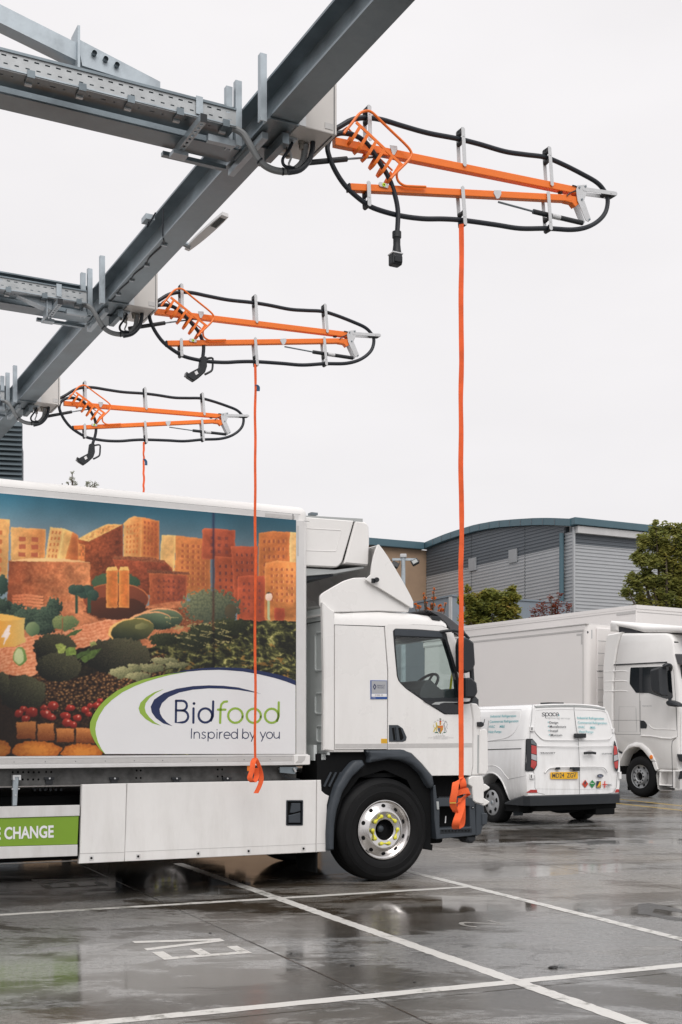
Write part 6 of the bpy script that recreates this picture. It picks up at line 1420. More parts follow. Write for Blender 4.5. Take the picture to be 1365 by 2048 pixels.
    fld = L3((22, 24, 16), (88, 92, 48), tt * 1.5); mid = tt > .48; fld[mid] = L3((88, 92, 48), (172, 168, 100), (tt - .48) * 2.6)[mid]; hi = tt > .84; fld[hi] = L3((172, 168, 100), (222, 212, 158), (tt - .84) * 4)[hi]
    fld = fld * (.72 + .35 * fbm(X * .03, Y * .05, 2, 99) * 2)[..., None] * 1.05
    org = (fbm(X * .07, Y * .11, 3, 41) > .58) & (Y > 1285) & (tt > .3); fld[org] = fld[org] * .5 + np.array((176, 112, 44)) * .5
    C[fm_] = fld[fm_]
    for cx, cy, rx, ry in ((430, 1262, 52, 14), (385, 1280, 34, 18), (330, 1278, 30, 12), (462, 1250, 34, 12)): blob(cx, cy, rx, ry, (16, 22, 14), (74, 82, 50), sc=.26, seed=12, rough=.5)
    for k in range(9):
        y0 = 1242 + k * 5.5; cur = np.abs(Y - (y0 + 6 * np.sin(X * .05 + k * 1.7) + (X - 380) * .05)) < .9; mm = cur & (X > 330 + 4 * k) & (X < 450 + 3 * k) & (n2 > .45); C[mm] = (170, 160, 104)
    # dark lower left: lentils, broccoli, seeds, bread, crackers
    ed = np.where(X < 60, 1365 + 0 * X, np.where(X < 180, 1365 - (X - 60) * .28, 1331 - (X - 180) * .06)); lm = (Y > ed - 14 + 12 * (n1 - .5)) & (X < 330)
    w_, iv = worley(X * .155, Y * .19, 51); ln = L3((34, 22, 16), (146, 100, 58), np.clip(1.15 - w_ * 1.8, 0, 1) * (.45 + .75 * iv) * np.clip(.35 + (X - 20) / 150, .3, 1) * np.clip((1440 - Y) / 50, .35, 1)); C[lm] = ln[lm]
    hl = lm & (w_ < .2) & (iv > .35) & (X > 90) & (Y < 1425); C[hl] = C[hl] * .5 + np.array((214, 170, 112)) * .5
    m = inpoly(X, Y, [(70, 1305), (100, 1280), (150, 1300), (200, 1285), (300, 1300), (310, 1335), (200, 1342), (140, 1360), (80, 1345)]); C[m] = (L3((14, 13, 11), (52, 44, 30), n2 * 1.4 - .3))[m]
    for cx, cy, rx, ry, sp_ in ((236, 1312, 66, 36, (96, 78, 62)), (110, 1294, 42, 27, (92, 92, 58)), (117, 1334, 45, 29, (104, 104, 66)), (46, 1386, 46, 34, (98, 110, 74)), (2, 1368, 18, 24, (110, 120, 74))):
        blob(cx, cy, rx, ry, (7, 9, 9), (92, 92, 64), sc=.5, seed=14, rough=.14, light=(.55, -.75), speck=sp_)
    for P_, c in (([(112, 1288), (122, 1285), (132, 1292), (128, 1306), (118, 1308)], (158, 176, 84)), ([(130, 1297), (150, 1294), (152, 1308), (134, 1312)], (124, 152, 66)), ([(160, 1318), (180, 1302), (203, 1296), (190, 1314), (170, 1326)], (84, 112, 50)), ([(180, 1284), (192, 1282), (196, 1290), (182, 1294)], (150, 160, 90)), ([(150, 1310), (180, 1296), (178, 1306), (156, 1318)], (70, 96, 46))): m = inpoly(X, Y, P_); C[m] = (np.array(c) * (.7 + .6 * n2)[..., None])[m]
    for cx, cy, rx, ry in ((245, 1345, 24, 10), (278, 1352, 22, 9), (300, 1335, 30, 8), (330, 1322, 26, 7), (270, 1335, 14, 8), (355, 1330, 24, 6)): blob(cx, cy, rx, ry, (62, 72, 46), (196, 190, 136), sc=.3, seed=15, rough=.5)
    rs = random.Random(5)
    for cx, cy, r in ((47, 1418, 8), (38, 1427, 9), (64, 1424, 12), (52, 1437, 9), (106, 1412, 11), (92, 1428, 11), (103, 1434, 9), (88, 1416, 7), (141, 1416, 9), (132, 1432, 10), (154, 1436, 8), (134, 1446, 10), (178, 1428, 7), (194, 1411, 8), (200, 1402, 7), (170, 1420, 8), (147, 1450, 8), (180, 1412, 6)):
        blob(cx, cy, r, r * .82, (96, 18, 16), (214, 62, 46), sc=0, rough=.05, light=(.2, -.9)); m = np.hypot(X - cx - r * .25, Y - cy + r * .35) < r * .2; C[m] = (246, 170, 150)
    for x0, x1, y0, y1 in ((32, 73, 1442, 1478), (75, 110, 1446, 1480), (112, 150, 1456, 1484), (152, 190, 1454, 1486)):
        m = (X > x0 + 2 * n2) & (X < x1 - 2 * n3) & (Y > y0 + 3 * n3) & (Y < y1); C[m] = (L3((222, 140, 70), (120, 58, 24), (Y - y0) / (y1 - y0) * 1.1 + (n3 - .5) * .9))[m]
    for cx, cy, rx, ry in ((-4, 1498, 26, 18), (74, 1500, 49, 19), (165, 1504, 42, 17)):
        r = np.hypot((X - cx) / rx, (Y - cy) / ry) + .04 * np.sin(np.arctan2(Y - cy, X - cx) * 16); m = r < 1; C[m] = (L3((228, 140, 50), (176, 88, 26), r * 1.1 - .3 + (n2 - .5) * 1.2))[m]
    # street lamp in the picture and the seam of the panels
    blob(538, 1194, 7, 8, (226, 190, 168), (250, 232, 214), sc=0, rough=0); m = (abs(X - 537.5) < 2.4) & (Y > 1201) & (Y < 1240); C[m] = (176, 186, 140); m = inpoly(X, Y, [(531, 1187), (538, 1184), (543, 1187)]); C[m] = (60, 60, 50)
    sm = np.exp(-((X - 427.5) / 2.6) ** 2); k = np.clip((Y - 1080) / 200, 0, 1)[..., None]; C = C * (1 - .62 * sm[..., None]) + (np.array((30, 30, 80)) * (1 - k) + np.array((120, 50, 16)) * k * (k < .9)) * .5 * sm[..., None]
    gq = C.mean(-1, keepdims=True); C = gq + (C - gq) * .90
    big_ = .84 + .34 * fbm(X * .012, Y * .014, 3, 111)                       # uneven studio light of the printed scene
    low = np.clip((Y - 1300) / 160, 0, 1) * np.clip((150 - X) / 150, 0, 1)
    C = C * (big_ * (1 - .35 * low) * (.93 + .14 * n3))[..., None]
    return np.clip(C * np.array((1.05, 1.02, 1.0)), 0, 255)
def build_mural():
    v = -.006; uL = TK.p(-3, 1300, v=v)[0]; NU, NV = 620, 500
    def grid(ua, ub, nu, nv, mirror=False, name='mural'):
        us = np.linspace(ua, ub, nu); zs_ = np.linspace(z_m0 + .001, z_m1 - .001, nv); U_, Z_ = np.meshgrid(us, zs_)
        Xw = TK.x + U_ * TK.u[0] + v * TK.v[0]; Yw = TK.y + U_ * TK.u[1] + v * TK.v[1]
        if mirror:      # the picture carries on towards the rear of the body, out of view
            uu = 2 * uL - U_; uu = np.minimum(uu, u_m1); Xw = TK.x + uu * TK.u[0]; Yw = TK.y + uu * TK.u[1]
        PX = CX + FOC * Xw / Yw; PY = HY - FOC * (Z_ - EYE) / Yw
        col = paint_mural(PX, PY) / 255.0
        for _ in range(1):      # soft focus of the printed photograph
            for ax_ in (0, 1):
                a0_ = np.roll(col, 1, ax_); a1_ = np.roll(col, -1, ax_)
                if ax_ == 0: a0_[0] = col[0]; a1_[-1] = col[-1]
                else: a0_[:, 0] = col[:, 0]; a1_[:, -1] = col[:, -1]
                col = .25 * a0_ + .5 * col + .25 * a1_
        col = np.clip(col, 0, 1); lin = np.where(col <= .04045, col / 12.92, ((col + .055) / 1.055) ** 2.4)
        vs = np.stack([U_.ravel(), np.full(U_.size, v), Z_.ravel()], 1); me = bpy.data.meshes.new('mural')
        i, j = np.meshgrid(np.arange(nu - 1), np.arange(nv - 1)); a = (j * nu + i).ravel(); f = np.stack([a, a + 1, a + 1 + nu, a + nu], 1)
        me.vertices.add(len(vs)); me.vertices.foreach_set('co', vs.ravel()); me.loops.add(f.size); me.loops.foreach_set('vertex_index', f.ravel()); me.polygons.add(len(f))
        me.polygons.foreach_set('loop_start', np.arange(len(f)) * 4); me.polygons.foreach_set('loop_total', np.full(len(f), 4)); me.update()
        ca = me.color_attributes.new('print', 'FLOAT_COLOR', 'POINT'); rgba = np.ones((U_.size, 4), np.float32); rgba[:, :3] = lin.reshape(-1, 3); ca.data.foreach_set('color', rgba.ravel())
        return link(name, me, m_mur, truck)
    m_mur = bpy.data.materials.new('mural_print'); m_mur.use_nodes = True; n = m_mur.node_tree; b = n.nodes['Principled BSDF']
    at = n.nodes.new('ShaderNodeAttribute'); at.attribute_name = 'print'; n.links.new(at.outputs['Color'], b.inputs['Base Color']); b.inputs['Roughness'].default_value = .32; b.inputs['Specular IOR Level'].default_value = .35
    grid(uL, u_m1, NU, NV); grid(u_r + .1, uL - .0005, 160, 120, True)
    MB().box(u_r + .1, u_m1, -.0035, .004, z_m0 + .001, z_m1 - .001).build('panel_backing', m_printw, truck)
build_mural()
# ---- logo: oval, swooshes and rounded lettering, as thin film on the print
LG = lambda x, y: (180 + x * .3223, 1320 + y * .3223)
def film(v): return lambda x, y: (lambda q: (q[0], v, q[2]))(TK.p(*LG(x, y), v=v))
outer = [(95, 583), (62, 555), (30, 505), (8, 460), (0, 425), (3, 385), (22, 340), (55, 290), (100, 243), (170, 190), (250, 150), (330, 122), (420, 100), (500, 84), (600, 64), (700, 53), (800, 49), (850, 49), (950, 58), (1050, 78), (1150, 103), (1220, 128), (1277, 155)]
inner = [(95, 583), (72, 552), (50, 508), (38, 465), (33, 428), (40, 385), (58, 343), (90, 292), (135, 248), (200, 200), (280, 160), (350, 133), (430, 109), (500, 91), (600, 73), (700, 64), (800, 61), (850, 63), (950, 71), (1050, 88), (1150, 112), (1220, 134), (1277, 156)]
logo = poly_on('logo_field', [inner + [(1277, 583)]], film(-.0085), m_printw, truck)
gi = 14
def band(o_, i_): return [[o_[k], o_[k + 1], i_[k + 1], i_[k]] for k in range(len(o_) - 1)]
inn2 = [(x + 1.5, y + 1.0) for x, y in inner]
poly_on('logo_band', band(outer[:gi + 1], inn2[:gi + 1]), film(-.0095), m_lime, logo)
o3 = [outer[gi - 1]] + outer[gi:]; i3 = [outer[gi - 1]] + [(x, y + (12 if 0 else 0)) for x, y in inner[gi:]]
poly_on('logo_band', band([(500, 84), (600, 62), (700, 50), (800, 46), (850, 46), (950, 50), (1050, 66), (1150, 86), (1220, 104), (1277, 128)], [(500, 86), (600, 72), (700, 63), (800, 61), (850, 63), (950, 71), (1050, 88), (1150, 112), (1220, 134), (1277, 156)]), film(-.0100), m_navy, logo)
sw1o = [(456, 181), (400, 200), (350, 230), (315, 265), (303, 300), (312, 330), (345, 365), (390, 393), (440, 407)]; sw1i = [(456, 182), (410, 205), (372, 235), (347, 268), (341, 297), (348, 325), (370, 355), (405, 387), (440, 406)]
poly_on('swoosh', band(sw1o, sw1i), film(-.0095), m_lime, logo)
sw2o = [(1060, 210), (1000, 190), (920, 170), (830, 160), (740, 157), (640, 162), (540, 178), (460, 205), (400, 245), (378, 290), (385, 325), (410, 360), (455, 393), (512, 410)]; sw2i = [(1060, 209), (1000, 198), (920, 185), (830, 178), (740, 176), (640, 184), (555, 202), (490, 230), (448, 268), (433, 305), (437, 332), (450, 357), (478, 387), (510, 408)]
poly_on('swoosh', band(sw2o, sw2i), film(-.0095), m_navy, logo)
def pen(strokes, w, mat, name='letter'):
    for s_ in strokes:
        pol = []
        for st_ in s_: pol += [[tuple(q) for q in P] for P in stroke_polys(st_[0], w, closed=st_[1])]
        o = poly_on(name, pol, film(-.0100), mat, logo)
B_ = [([(535, 253), (575, 253)] + arc(575, 283, 28, 30, -90, 90, 8) + [(536, 313)], False), ([(570, 313)] + arc(574, 350, 37, 37, -90, 90, 8) + [(534, 388), (536, 253)], False)]
i_ = [([(644, 300), (643, 389)], False), (arc(647, 270, 2, 2, 0, 330, 8), True)]
d_ = [(arc(717, 344, 42, 44, 0, 345, 18), True), ([(765, 257), (764, 330), (757, 362), (744, 380)], False)]
d_ = [(arc(717, 344, 42, 44, 0, 345, 18), True), ([(766, 257), (764, 350), (752, 376)], False)]
f_ = [([(852, 257), (832, 260), (817, 275), (812, 300), (809, 390)], False), ([(796, 308), (842, 308)], False)]
o1 = [(arc(904, 345, 45, 45, 0, 345, 18), True)]; o2 = [(arc(1018, 346, 44, 44, 0, 345, 18), True)]
d2_ = [(arc(1129, 346, 42, 44, 0, 345, 18), True), ([(1173, 263), (1172, 350), (1162, 378)], False)]
pen([B_, i_, d_], 14, m_navy); pen([f_, o1, o2, d2_], 14, m_lime)
A_ = arc
tl = [[([(632, 427), (630, 486)], False)],
      [([(648, 448), (647, 486)], False), ([(648, 462)] + A_(665, 462, 16, 15, 180, 360, 8) + [(681, 486)], False)],
      [([(718, 450), (706, 446), (697, 453), (700, 462), (716, 470), (718, 480), (707, 487), (695, 482)], False)],
      [(A_(755, 467, 19, 20, 0, 345, 14), True), ([(735, 448), (734, 503)], False)],
      [([(790, 448), (789, 486)], False), ([(790, 432), (790, 433.5)], False)],
      [([(806, 448), (805, 486)], False), ([(806, 463), (811, 450), (822, 447)], False)],
      [([(834, 467), (870, 467)] + A_(851, 467, 19, 20, 0, -300, 14)[0:0] + [], False), (A_(852, 467, 19, 20, 0, -305, 14), False)],
      [(A_(897, 467, 19, 20, 0, 345, 14), True), ([(917, 428), (916, 486)], False)],
      [(A_(967, 467, 19, 20, 0, 345, 14), True), ([(950, 428), (948, 486)], False)],
      [([(994, 448), (1010, 484)], False), ([(1026, 448), (1003, 504)], False)],
      [([(1059, 448), (1075, 484)], False), ([(1091, 448), (1066, 504)], False)],
      [(A_(1116, 467, 19, 20, 0, 345, 14), True)],
      [([(1143, 448), (1143, 470)] + A_(1160, 470, 17, 17, 180, 0, 8)[1:] + [(1177, 448)], False), ([(1177, 470), (1176, 487)], False)]]
tl[-1] = [([(1143, 448), (1143, 471), (1147, 481), (1158, 486), (1169, 482), (1176, 472)], False), ([(1177, 448), (1176, 487)], False)]
pen(tl, 5.6, m_navy)
# ================================================================ the next lorry of the fleet, standing in the bay behind: seen only under the first one
def twin(src, label, du, dv):
    c = src.copy(); COL.objects.link(c); c['label'] = label
    c.location = src.location + Vector((TF0.u[0] * du + TF0.v[0] * dv, TF0.u[1] * du + TF0.v[1] * dv, 0))
    for ch in list(src.children):
        d = ch.copy(); COL.objects.link(d); d.parent = c
        for g_ in list(ch.children): e = g_.copy(); COL.objects.link(e); e.parent = d
    return c
bpy.context.view_layer.update()
truck['group'] = 'lorries in the charging bays'
twin(truck, 'second lorry in the bay behind, glimpsed only beneath the muralled lorry', -.9, 4.1)
# ================================================================ WHITE VAN (local axes: x to its right, y forwards, z up)
VN = Frame(2.965, 19.5, 26.0)
van = root('panel_van', VN, 'white refrigeration service van seen from behind, yellow plate and turquoise lettering', 'van')
hwz = [.36, .46, .60, .85, 1.05, 1.25, 1.5, 1.75, 1.88, 1.945, 1.985, 2.0]
hww = [.88, .955, .985, 1.0, .995, .975, .93, .865, .82, .75, .62, .35]
def hw(z): return float(np.interp(z, hwz, hww))
def lean(z): return 0.0 if z < 1.0 else (z - 1.0) * .13
def rearp(px, py, off=.002):
    z = 1.2
    for _ in range(4): q = VN.p(px, py, v=lean(z) - off); z = q[2]
    return (q[0], lean(z) - off, q[2])
def sidep(px, py, off=.002):
    z = 1.2
    for _ in range(4): q = VN.p(px, py, u=1.0 - hw(z) - off); z = q[2]
    return (1.0 - hw(z) - off, q[1], q[2])
Z6 = lambda x, y: (940 + x * .2344, 1390 + y * .2344)
secs = [(.0, .955, 0, 0), (.03, .982, 0, 0), (.09, 1.0, 0, 0), (.5, 1.0, 0, .0), (2.6, 1.0, 0, .0), (3.1, .99, 0, -.02), (3.45, .97, 0, -.12), (3.9, .95, 0, -.48), (4.25, .94, 0, -.80), (4.7, .90, 0, -.92), (4.93, .80, 0, -1.05)]
mb = MB(); prof_ = [(-w_, z) for z, w_ in zip(hwz, hww)] + [(0, 2.005)] + [(w_, z) for z, w_ in zip(hwz[::-1], hww[::-1])]
n = len(prof_)
for (v, k, _, dz) in secs:
    for (x, z) in prof_:
        zt_ = z if dz == 0 else min(z, max(.5, 2.005 + dz) - (0 if z < 1.9 else (2.005 - z) * .6))
        kk = k
        mb.v.append((1.0 + x * kk, v + (lean(z) if v < .6 else 0) * (1 if v < .3 else .3), zt_))
for i in range(len(secs) - 1):
    for j in range(n): mb.f.append((i * n + j, i * n + (j + 1) % n, (i + 1) * n + (j + 1) % n, (i + 1) * n + j)); mb.m.append(0)
mb.f.append(tuple(range(n))); mb.f.append(tuple((len(secs) - 1) * n + j for j in range(n))); mb.m += [0, 0]
vb_ = mb.build('body', m_vanw, van, smooth=True, angle=28)
def bool_cut(ob, cut):
    md = ob.modifiers.new('cut', 'BOOLEAN'); md.operation = 'DIFFERENCE'; md.object = cut; md.solver = 'EXACT'
    dg = bpy.context.evaluated_depsgraph_get(); me = bpy.data.meshes.new_from_object(ob.evaluated_get(dg)); ob.modifiers.clear(); ob.data = me
    me.polygons.foreach_set('use_smooth', [True] * len(me.polygons)); me.set_sharp_from_angle(angle=rad(28)); bpy.data.objects.remove(cut)
def xcyl(y, z, r, x0, x1, n=28):
    m_ = MB(); vs = []
    for x in (x0, x1): vs += [(x, y + r * math.cos(2 * PI * k / n), z + r * math.sin(2 * PI * k / n)) for k in range(n)]
    fs = [(k, (k + 1) % n, n + (k + 1) % n, n + k) for k in range(n)] + [tuple(range(n))[::-1], tuple(range(n, 2 * n))]
    return m_.add(vs, fs)
wy = sidep(*Z6(235, 925))[1]
for (x0, x1) in ((-.2, .32), (1.68, 2.2)):
    for yy in (wy, wy + 3.1):
        c = xcyl(yy, .40, .43, x0, x1).build('cut', m_vanw, van); bool_cut(vb_, c)
MB().box(.05, 1.95, .2, 4.7, .22, .40).build('underbody', m_black, van)
for (x0, x1) in ((.30, .34), (1.66, 1.70)): MB().box(x0, x1, wy - .5, wy + .5, .3, .95).build('wheel_house', m_black, van)
# rounded rim round the arch
for sx in (0,):
    P_ = [(.012, wy + .445 * math.cos(a), .40 + .445 * math.sin(a)) for a in np.linspace(rad(-8), rad(188), 18)]
    MB().tube([(max(-.004, 1 - hw(z) - .002), y, z) for _, y, z in P_], .014, n=6).build('arch_lip', m_vanw, van, smooth=True)
def van_wheel(x, y, sgn):
    t = MB().lathe([(.215, .0), (.225, -.012), (.26, -.02), (.30, -.018), (.325, -.005), (.338, .02), (.338, .20), (.30, .225), (.22, .22)], n=48)
    w = t.build('wheel', m_tyre, van, smooth=True, angle=35)
    h = MB().lathe([(0, -.012), (.03, -.016), (.05, -.008), (.075, -.012), (.20, -.016), (.216, -.008), (.216, .02)], n=40); hc = h.build('hubcap', m_rim2, w, smooth=True, angle=30)
    for k in range(6):
        a = 2 * PI * k / 6 + .3; P = [(.13 + dx_ * .5, dy_) for dx_, dy_ in ((0, -.028), (.10, -.040), (.115, 0), (.10, .040), (0, .028))]
        hp_ = MB().prism([(x_ * math.cos(a) - z_ * math.sin(a), x_ * math.sin(a) + z_ * math.cos(a)) for x_, z_ in P], -.0185, -.0150); hp_.build('hubcap_slot', m_black, w)
    MB().lathe([(0, -.022), (.022, -.022), (.026, -.012)], n=14).build('centre_cap', m_galv2, w)
    w.rotation_euler = (0, 0, -PI / 2 * sgn); w.location = (x, y, .338); return w
vw = van_wheel(.02, wy, 1)
bpy.context.view_layer.update()
for x, y, sgn in ((.02, wy + 3.1, 1), (1.98, wy, -1), (1.98, wy + 3.1, -1)): copy_part(vw, van, (x, y, .338), (0, 0, -PI / 2 * sgn))
MB().tube([(.3, wy, .34), (1.7, wy, .34)], .06, n=8).build('axle', m_black, van)
# bumper wraps the corner
bq = [(-.005, .55), (-.012, .30), (.02, .06), (.09, -.045), (.35, -.075), (1.0, -.085), (1.65, -.075), (1.91, -.045), (1.98, .06), (2.012, .30), (2.005, .55)]
bm_ = MB(); zlo, zhi = [rearp(*Z6(900, 935), off=.07)[2], rearp(*Z6(900, 850), off=.07)[2]]
ring = []
for (x, y) in bq:
    inn = (1.0 + (x - 1.0) * .90, y + .10)
    zt_ = zhi if y < .07 else zhi - (y - .06) * .28; ring.append([(x, y, zlo), (x, y, zt_ - .02), (x + (1 - x) * .02, y + .012, zt_), (inn[0], inn[1], zt_), (inn[0], inn[1], zlo)])
for A, B in zip(ring[:-1], ring[1:]):
    for i in range(5): bm_.add([A[i], A[(i + 1) % 5], B[(i + 1) % 5], B[i]], [(0, 1, 2, 3)])
bm_.build('bumper', m_plas, van)
MB().box(.25, 1.9, .02, .5, zlo - .10, zlo + .02, b=.03).build('lower_valance', m_black, van)
MB().box(1.45, 1.85, .0, .35, zlo - .19, zlo - .08, b=.02).build('silencer', m_black, van)
MB().tube([(.55, .25, zlo - .02), (.8, .2, zlo - .12), (1.2, .25, zlo - .12), (1.5, .3, zlo - .08)], .03, n=8, res=4).build('exhaust_pipe', m_black, van)
MB().tube([(.30, .5, .18), (.25, .42, .22), (.32, .35, .26), (.40, .42, .24)], .008, n=6, res=4).build('cable_loop', m_cable, van)
MB().lathe([(0, .17), (.16, .17), (.18, .19), (.16, .21), (0, .21)], .45, .7, n=16, axis='z').build('spring_seat', m_black, van)
def rline(name, pts, w_, mat=None, fn=rearp, T=Z6):
    poly_on(name, [[tuple(q) for q in P] for P in stroke_polys([T(*p) for p in pts], w_)], fn, mat or m_shade, van)
m_seam = M('seam_shadow_gap', (.12, .125, .13), .6)
def rpoly(name, pts, mat, off=.004, fn=rearp, par=None, T=Z6): return poly_on(name, [[T(*p) for p in pts]], lambda a, b: fn(a, b, off), mat, par or van)
def ridge(name, pts, r, mat, fn=rearp, T=Z6): return MB().tube([fn(*T(*p), 0.0) for p in pts], r, n=6, res=3).build(name, mat, van, smooth=True, angle=80)
rline('door_seam', [(890, 82), (890, 130), (905, 250), (925, 375), (932, 500), (937, 640), (935, 848)], .9, m_seam)
rline('door_seam', [(535, 82), (528, 200), (516, 300), (514, 370)], .7, m_seam)
rline('door_seam', [(545, 652), (556, 700), (556, 790), (580, 835), (640, 848)], .7, m_seam)
rline('door_seam', [(1262, 655), (1250, 790), (1225, 832), (1160, 846)], .7, m_seam)
rline('door_seam', [(566, 801), (935, 806), (1245, 800)], .45, m_shade)
ridge('window_surround', [(565, 128), (700, 120), (885, 122)], .006, m_vanw); ridge('window_surround', [(898, 124), (1040, 128), (1150, 140), (1180, 200), (1212, 320), (1200, 365), (1160, 380), (930, 384)], .007, m_vanw)
ridge('window_surround', [(563, 130), (556, 230), (552, 300), (590, 350), (640, 382), (780, 384), (920, 386)], .007, m_vanw)
ridge('roof_spoiler_lip', [(550, 92), (720, 84), (890, 82), (1040, 92), (1150, 112)], .016, m_vanw)
ridge('roof_spoiler', [(560, 104), (720, 98), (890, 97), (1040, 105), (1152, 124)], .012, m_shade)
ridge('pressed_recess', [(640, 665), (665, 635), (700, 620), (800, 616), (935, 612), (1100, 612), (1150, 622), (1175, 660)], .012, m_vanw)
ridge('body_crease', [(575, 436), (750, 438), (935, 440), (1220, 432)], .007, m_vanw)
# lights
tl_ = rpoly('tail_light', [(487, 373), (535, 373), (572, 415), (575, 600), (545, 650), (480, 650)], m_gloss, .012)
rpoly('side_of_light', [(487, 373), (480, 650), (470, 640), (478, 380)], m_gloss, .006)
for nm_, pts, mt in (('brake_lens', [(526, 428), (570, 436), (571, 508), (526, 498)], m_red), ('reverse_lens', [(526, 503), (571, 514), (571, 562), (526, 546)], m_lens), ('brake_lens', [(526, 552), (571, 568), (569, 600), (548, 632), (520, 612)], m_red), ('upper_lens', [(522, 384), (540, 384), (568, 418), (568, 428), (524, 416)], M('smoked_lens', (.12, .14, .15), .15))): rpoly(nm_, pts, mt, .016, par=van)
rpoly('tail_light', [(1234, 388), (1242, 400), (1262, 470), (1271, 560), (1266, 640), (1256, 655), (1240, 636), (1228, 560), (1226, 470)], m_gloss, .012)
rpoly('brake_lens', [(1230, 430), (1254, 440), (1260, 505), (1229, 512)], m_red, .016); rpoly('brake_lens', [(1232, 572), (1266, 560), (1265, 615), (1254, 632), (1238, 618)], m_red, .016); rpoly('reverse_lens', [(1230, 518), (1262, 508), (1266, 552), (1231, 566)], m_lens, .016)
rpoly('reflector', [(480, 834), (520, 808), (572, 808), (578, 834)], m_red, .010); rpoly('reflector', [(1238, 832), (1250, 804), (1273, 804), (1274, 830)], m_red, .010)
def rbox(name, x0, y0, x1, y1, mat, dep, off=0.0, b=.004, fn=rearp, par=None):
    a = fn(*Z6(x0, y1), 0); c = fn(*Z6(x1, y0), 0); v = min(a[1], c[1]) if fn is rearp else 0
    return MB().box(min(a[0], c[0]), max(a[0], c[0]), v - dep - off, v + .01, a[2], c[2], b=b).build(name, mat, par or van)
for x0, y0, x1, y1 in ((512, 268, 541, 310), (508, 672, 545, 716)): h_ = rbox('hinge', x0, y0, x1, y1, m_vanw, .03, b=.008); rbox('hinge_gap', x0 + 4, y0 + 8, x0 + 12, y1 - 8, m_plas, .032, b=.001)
for x0, y0, x1, y1 in ((1212, 285, 1223, 322), (1266, 655, 1286, 716)): rbox('hinge', x0, y0, x1, y1, m_vanw, .03, b=.004)
rbox('rear_camera', 888, 328, 977, 366, m_plas, .05, b=.012); rbox('camera_face', 905, 340, 955, 352, m_gloss, .054, b=.003)
hn = [rearp(*Z6(x, y), .035) for x, y in ((978, 497), (1000, 493), (1050, 493), (1073, 497))]
MB().tube(hn, .022, n=8).build('door_handle', m_gloss, van, smooth=True)
rpoly('handle_recess', [(1003, 488), (1010, 474), (1028, 469), (1046, 476), (1050, 488)], m_strip, .002)
rbox('plate_lamp', 733, 615, 763, 636, m_plas, .03); rbox('plate_lamp', 855, 615, 885, 632, m_plas, .03); rbox('lower_latch', 880, 615, 930, 648, m_plas, .04, b=.008)
pq = rpoly('number_plate', [(688, 659), (921, 656), (924, 715), (690, 718)], m_plate, .012)
text_on('lettering', 'MD24', lambda a, b: rearp(a, b, .0135), Z6(704, 706), Z6(806, 704.5), 9.4, m_char, van, bold=.012)
text_on('lettering', 'ZGV', lambda a, b: rearp(a, b, .0135), Z6(829, 704), Z6(908, 703), 9.4, m_char, van, bold=.012)
fr4 = lambda a, b: rearp(a, b, .004)
text_on('badge', 'TRANSIT', fr4, Z6(600, 500), Z6(732, 499), 2.6, m_char, van, bold=.03); text_on('badge', 'CUSTOM', fr4, Z6(1127, 507), Z6(1213, 507), 2.8, m_char, van, bold=.03)
sp_ = [([(645, 152), (632, 149), (620, 155), (622, 163), (640, 167), (644, 175), (632, 180), (617, 176)], 0), (arc(662, 165, 14, 14, 0, 345, 14), 1), ([(647, 152), (647, 192)], 0), (arc(696, 165, 14, 14, 0, 345, 14), 1), ([(711, 152), (711, 179)], 0), (arc(731, 165, 13, 14, -45, -315, 12), 0), ([(733 + 12, 165), (756 + 8 - 12, 165)], 0)]
sp_ = sp_[:-1] + [(arc(724 + 7, 165, 13, 14, -45, -315, 12), 0)]
sp_ = [([(640, 153), (629, 150), (618, 156), (621, 163), (636, 167), (640, 174), (630, 180), (616, 177)], 0), (arc(660, 165, 13, 14, 0, 345, 14), 1), ([(646, 152), (646, 196)], 0), (arc(689, 165, 13, 14, 0, 345, 14), 1), ([(703, 152), (703, 180)], 0), (arc(722, 165, 12, 14, -45, -315, 12), 0), ([(737, 166), (758, 166)], 0), (arc(747, 165, 11, 14, 0, -310, 12), 0)]
pol = []
for pts, cl in sp_: pol += [[Z6(*q) for q in P] for P in stroke_polys(pts, 4.6, closed=bool(cl))]
poly_on('lettering', pol, fr4, m_char, van)
rpoly('full_stop', [(757, 168), (765, 168), (765, 177), (757, 177)], m_teal, .004)
text_on('lettering', 'engineering services', fr4, Z6(652, 200), Z6(857, 205), 3.6, m_shade, van, spacing=1.1)
for s_, a, b, y in (('Design', 680, 755, 243), ('Manufacture', 683, 823, 277), ('Install', 687, 753, 313), ('Maintain', 691, 789, 350)):
    text_on('lettering', s_, fr4, Z6(a, y), Z6(b, y + 1), 4.6, m_char, van, bold=.008); rpoly('bullet', [(a - 14, y - 16), (a - 6, y - 16), (a - 6, y - 8), (a - 14, y - 8)], m_teal, .004)
for s_, a, b in (('Industrial Refrigeration', (920, 204), (1147, 210)), ('Commercial Refrigeration', (925, 243), (1173, 249)), ('HVAC', (930, 281), (985, 284)), ('M&E', (1032, 286), (1074, 287)), ('Heat Pumps', (935, 321), (1056, 325))):
    text_on('lettering', s_, fr4, Z6(*a), Z6(*b), 5.0, m_teal, van, slant=-.12, bold=.004)
fs4 = lambda a, b: sidep(a, b, .004)
for s_, a, b in (('Industrial Refrigeration', (175, 192), (394, 188)), ('Commercial Refrigeration', (168, 238), (413, 231)), ('HVAC', (163, 281), (213, 280)), ('M&E', (254, 279), (297, 278)), ('Heat Pumps', (158, 325), (268, 322))):
    text_on('lettering', s_, fs4, Z6(*a), Z6(*b), 5.4, m_teal, van, slant=.15, bold=.004)
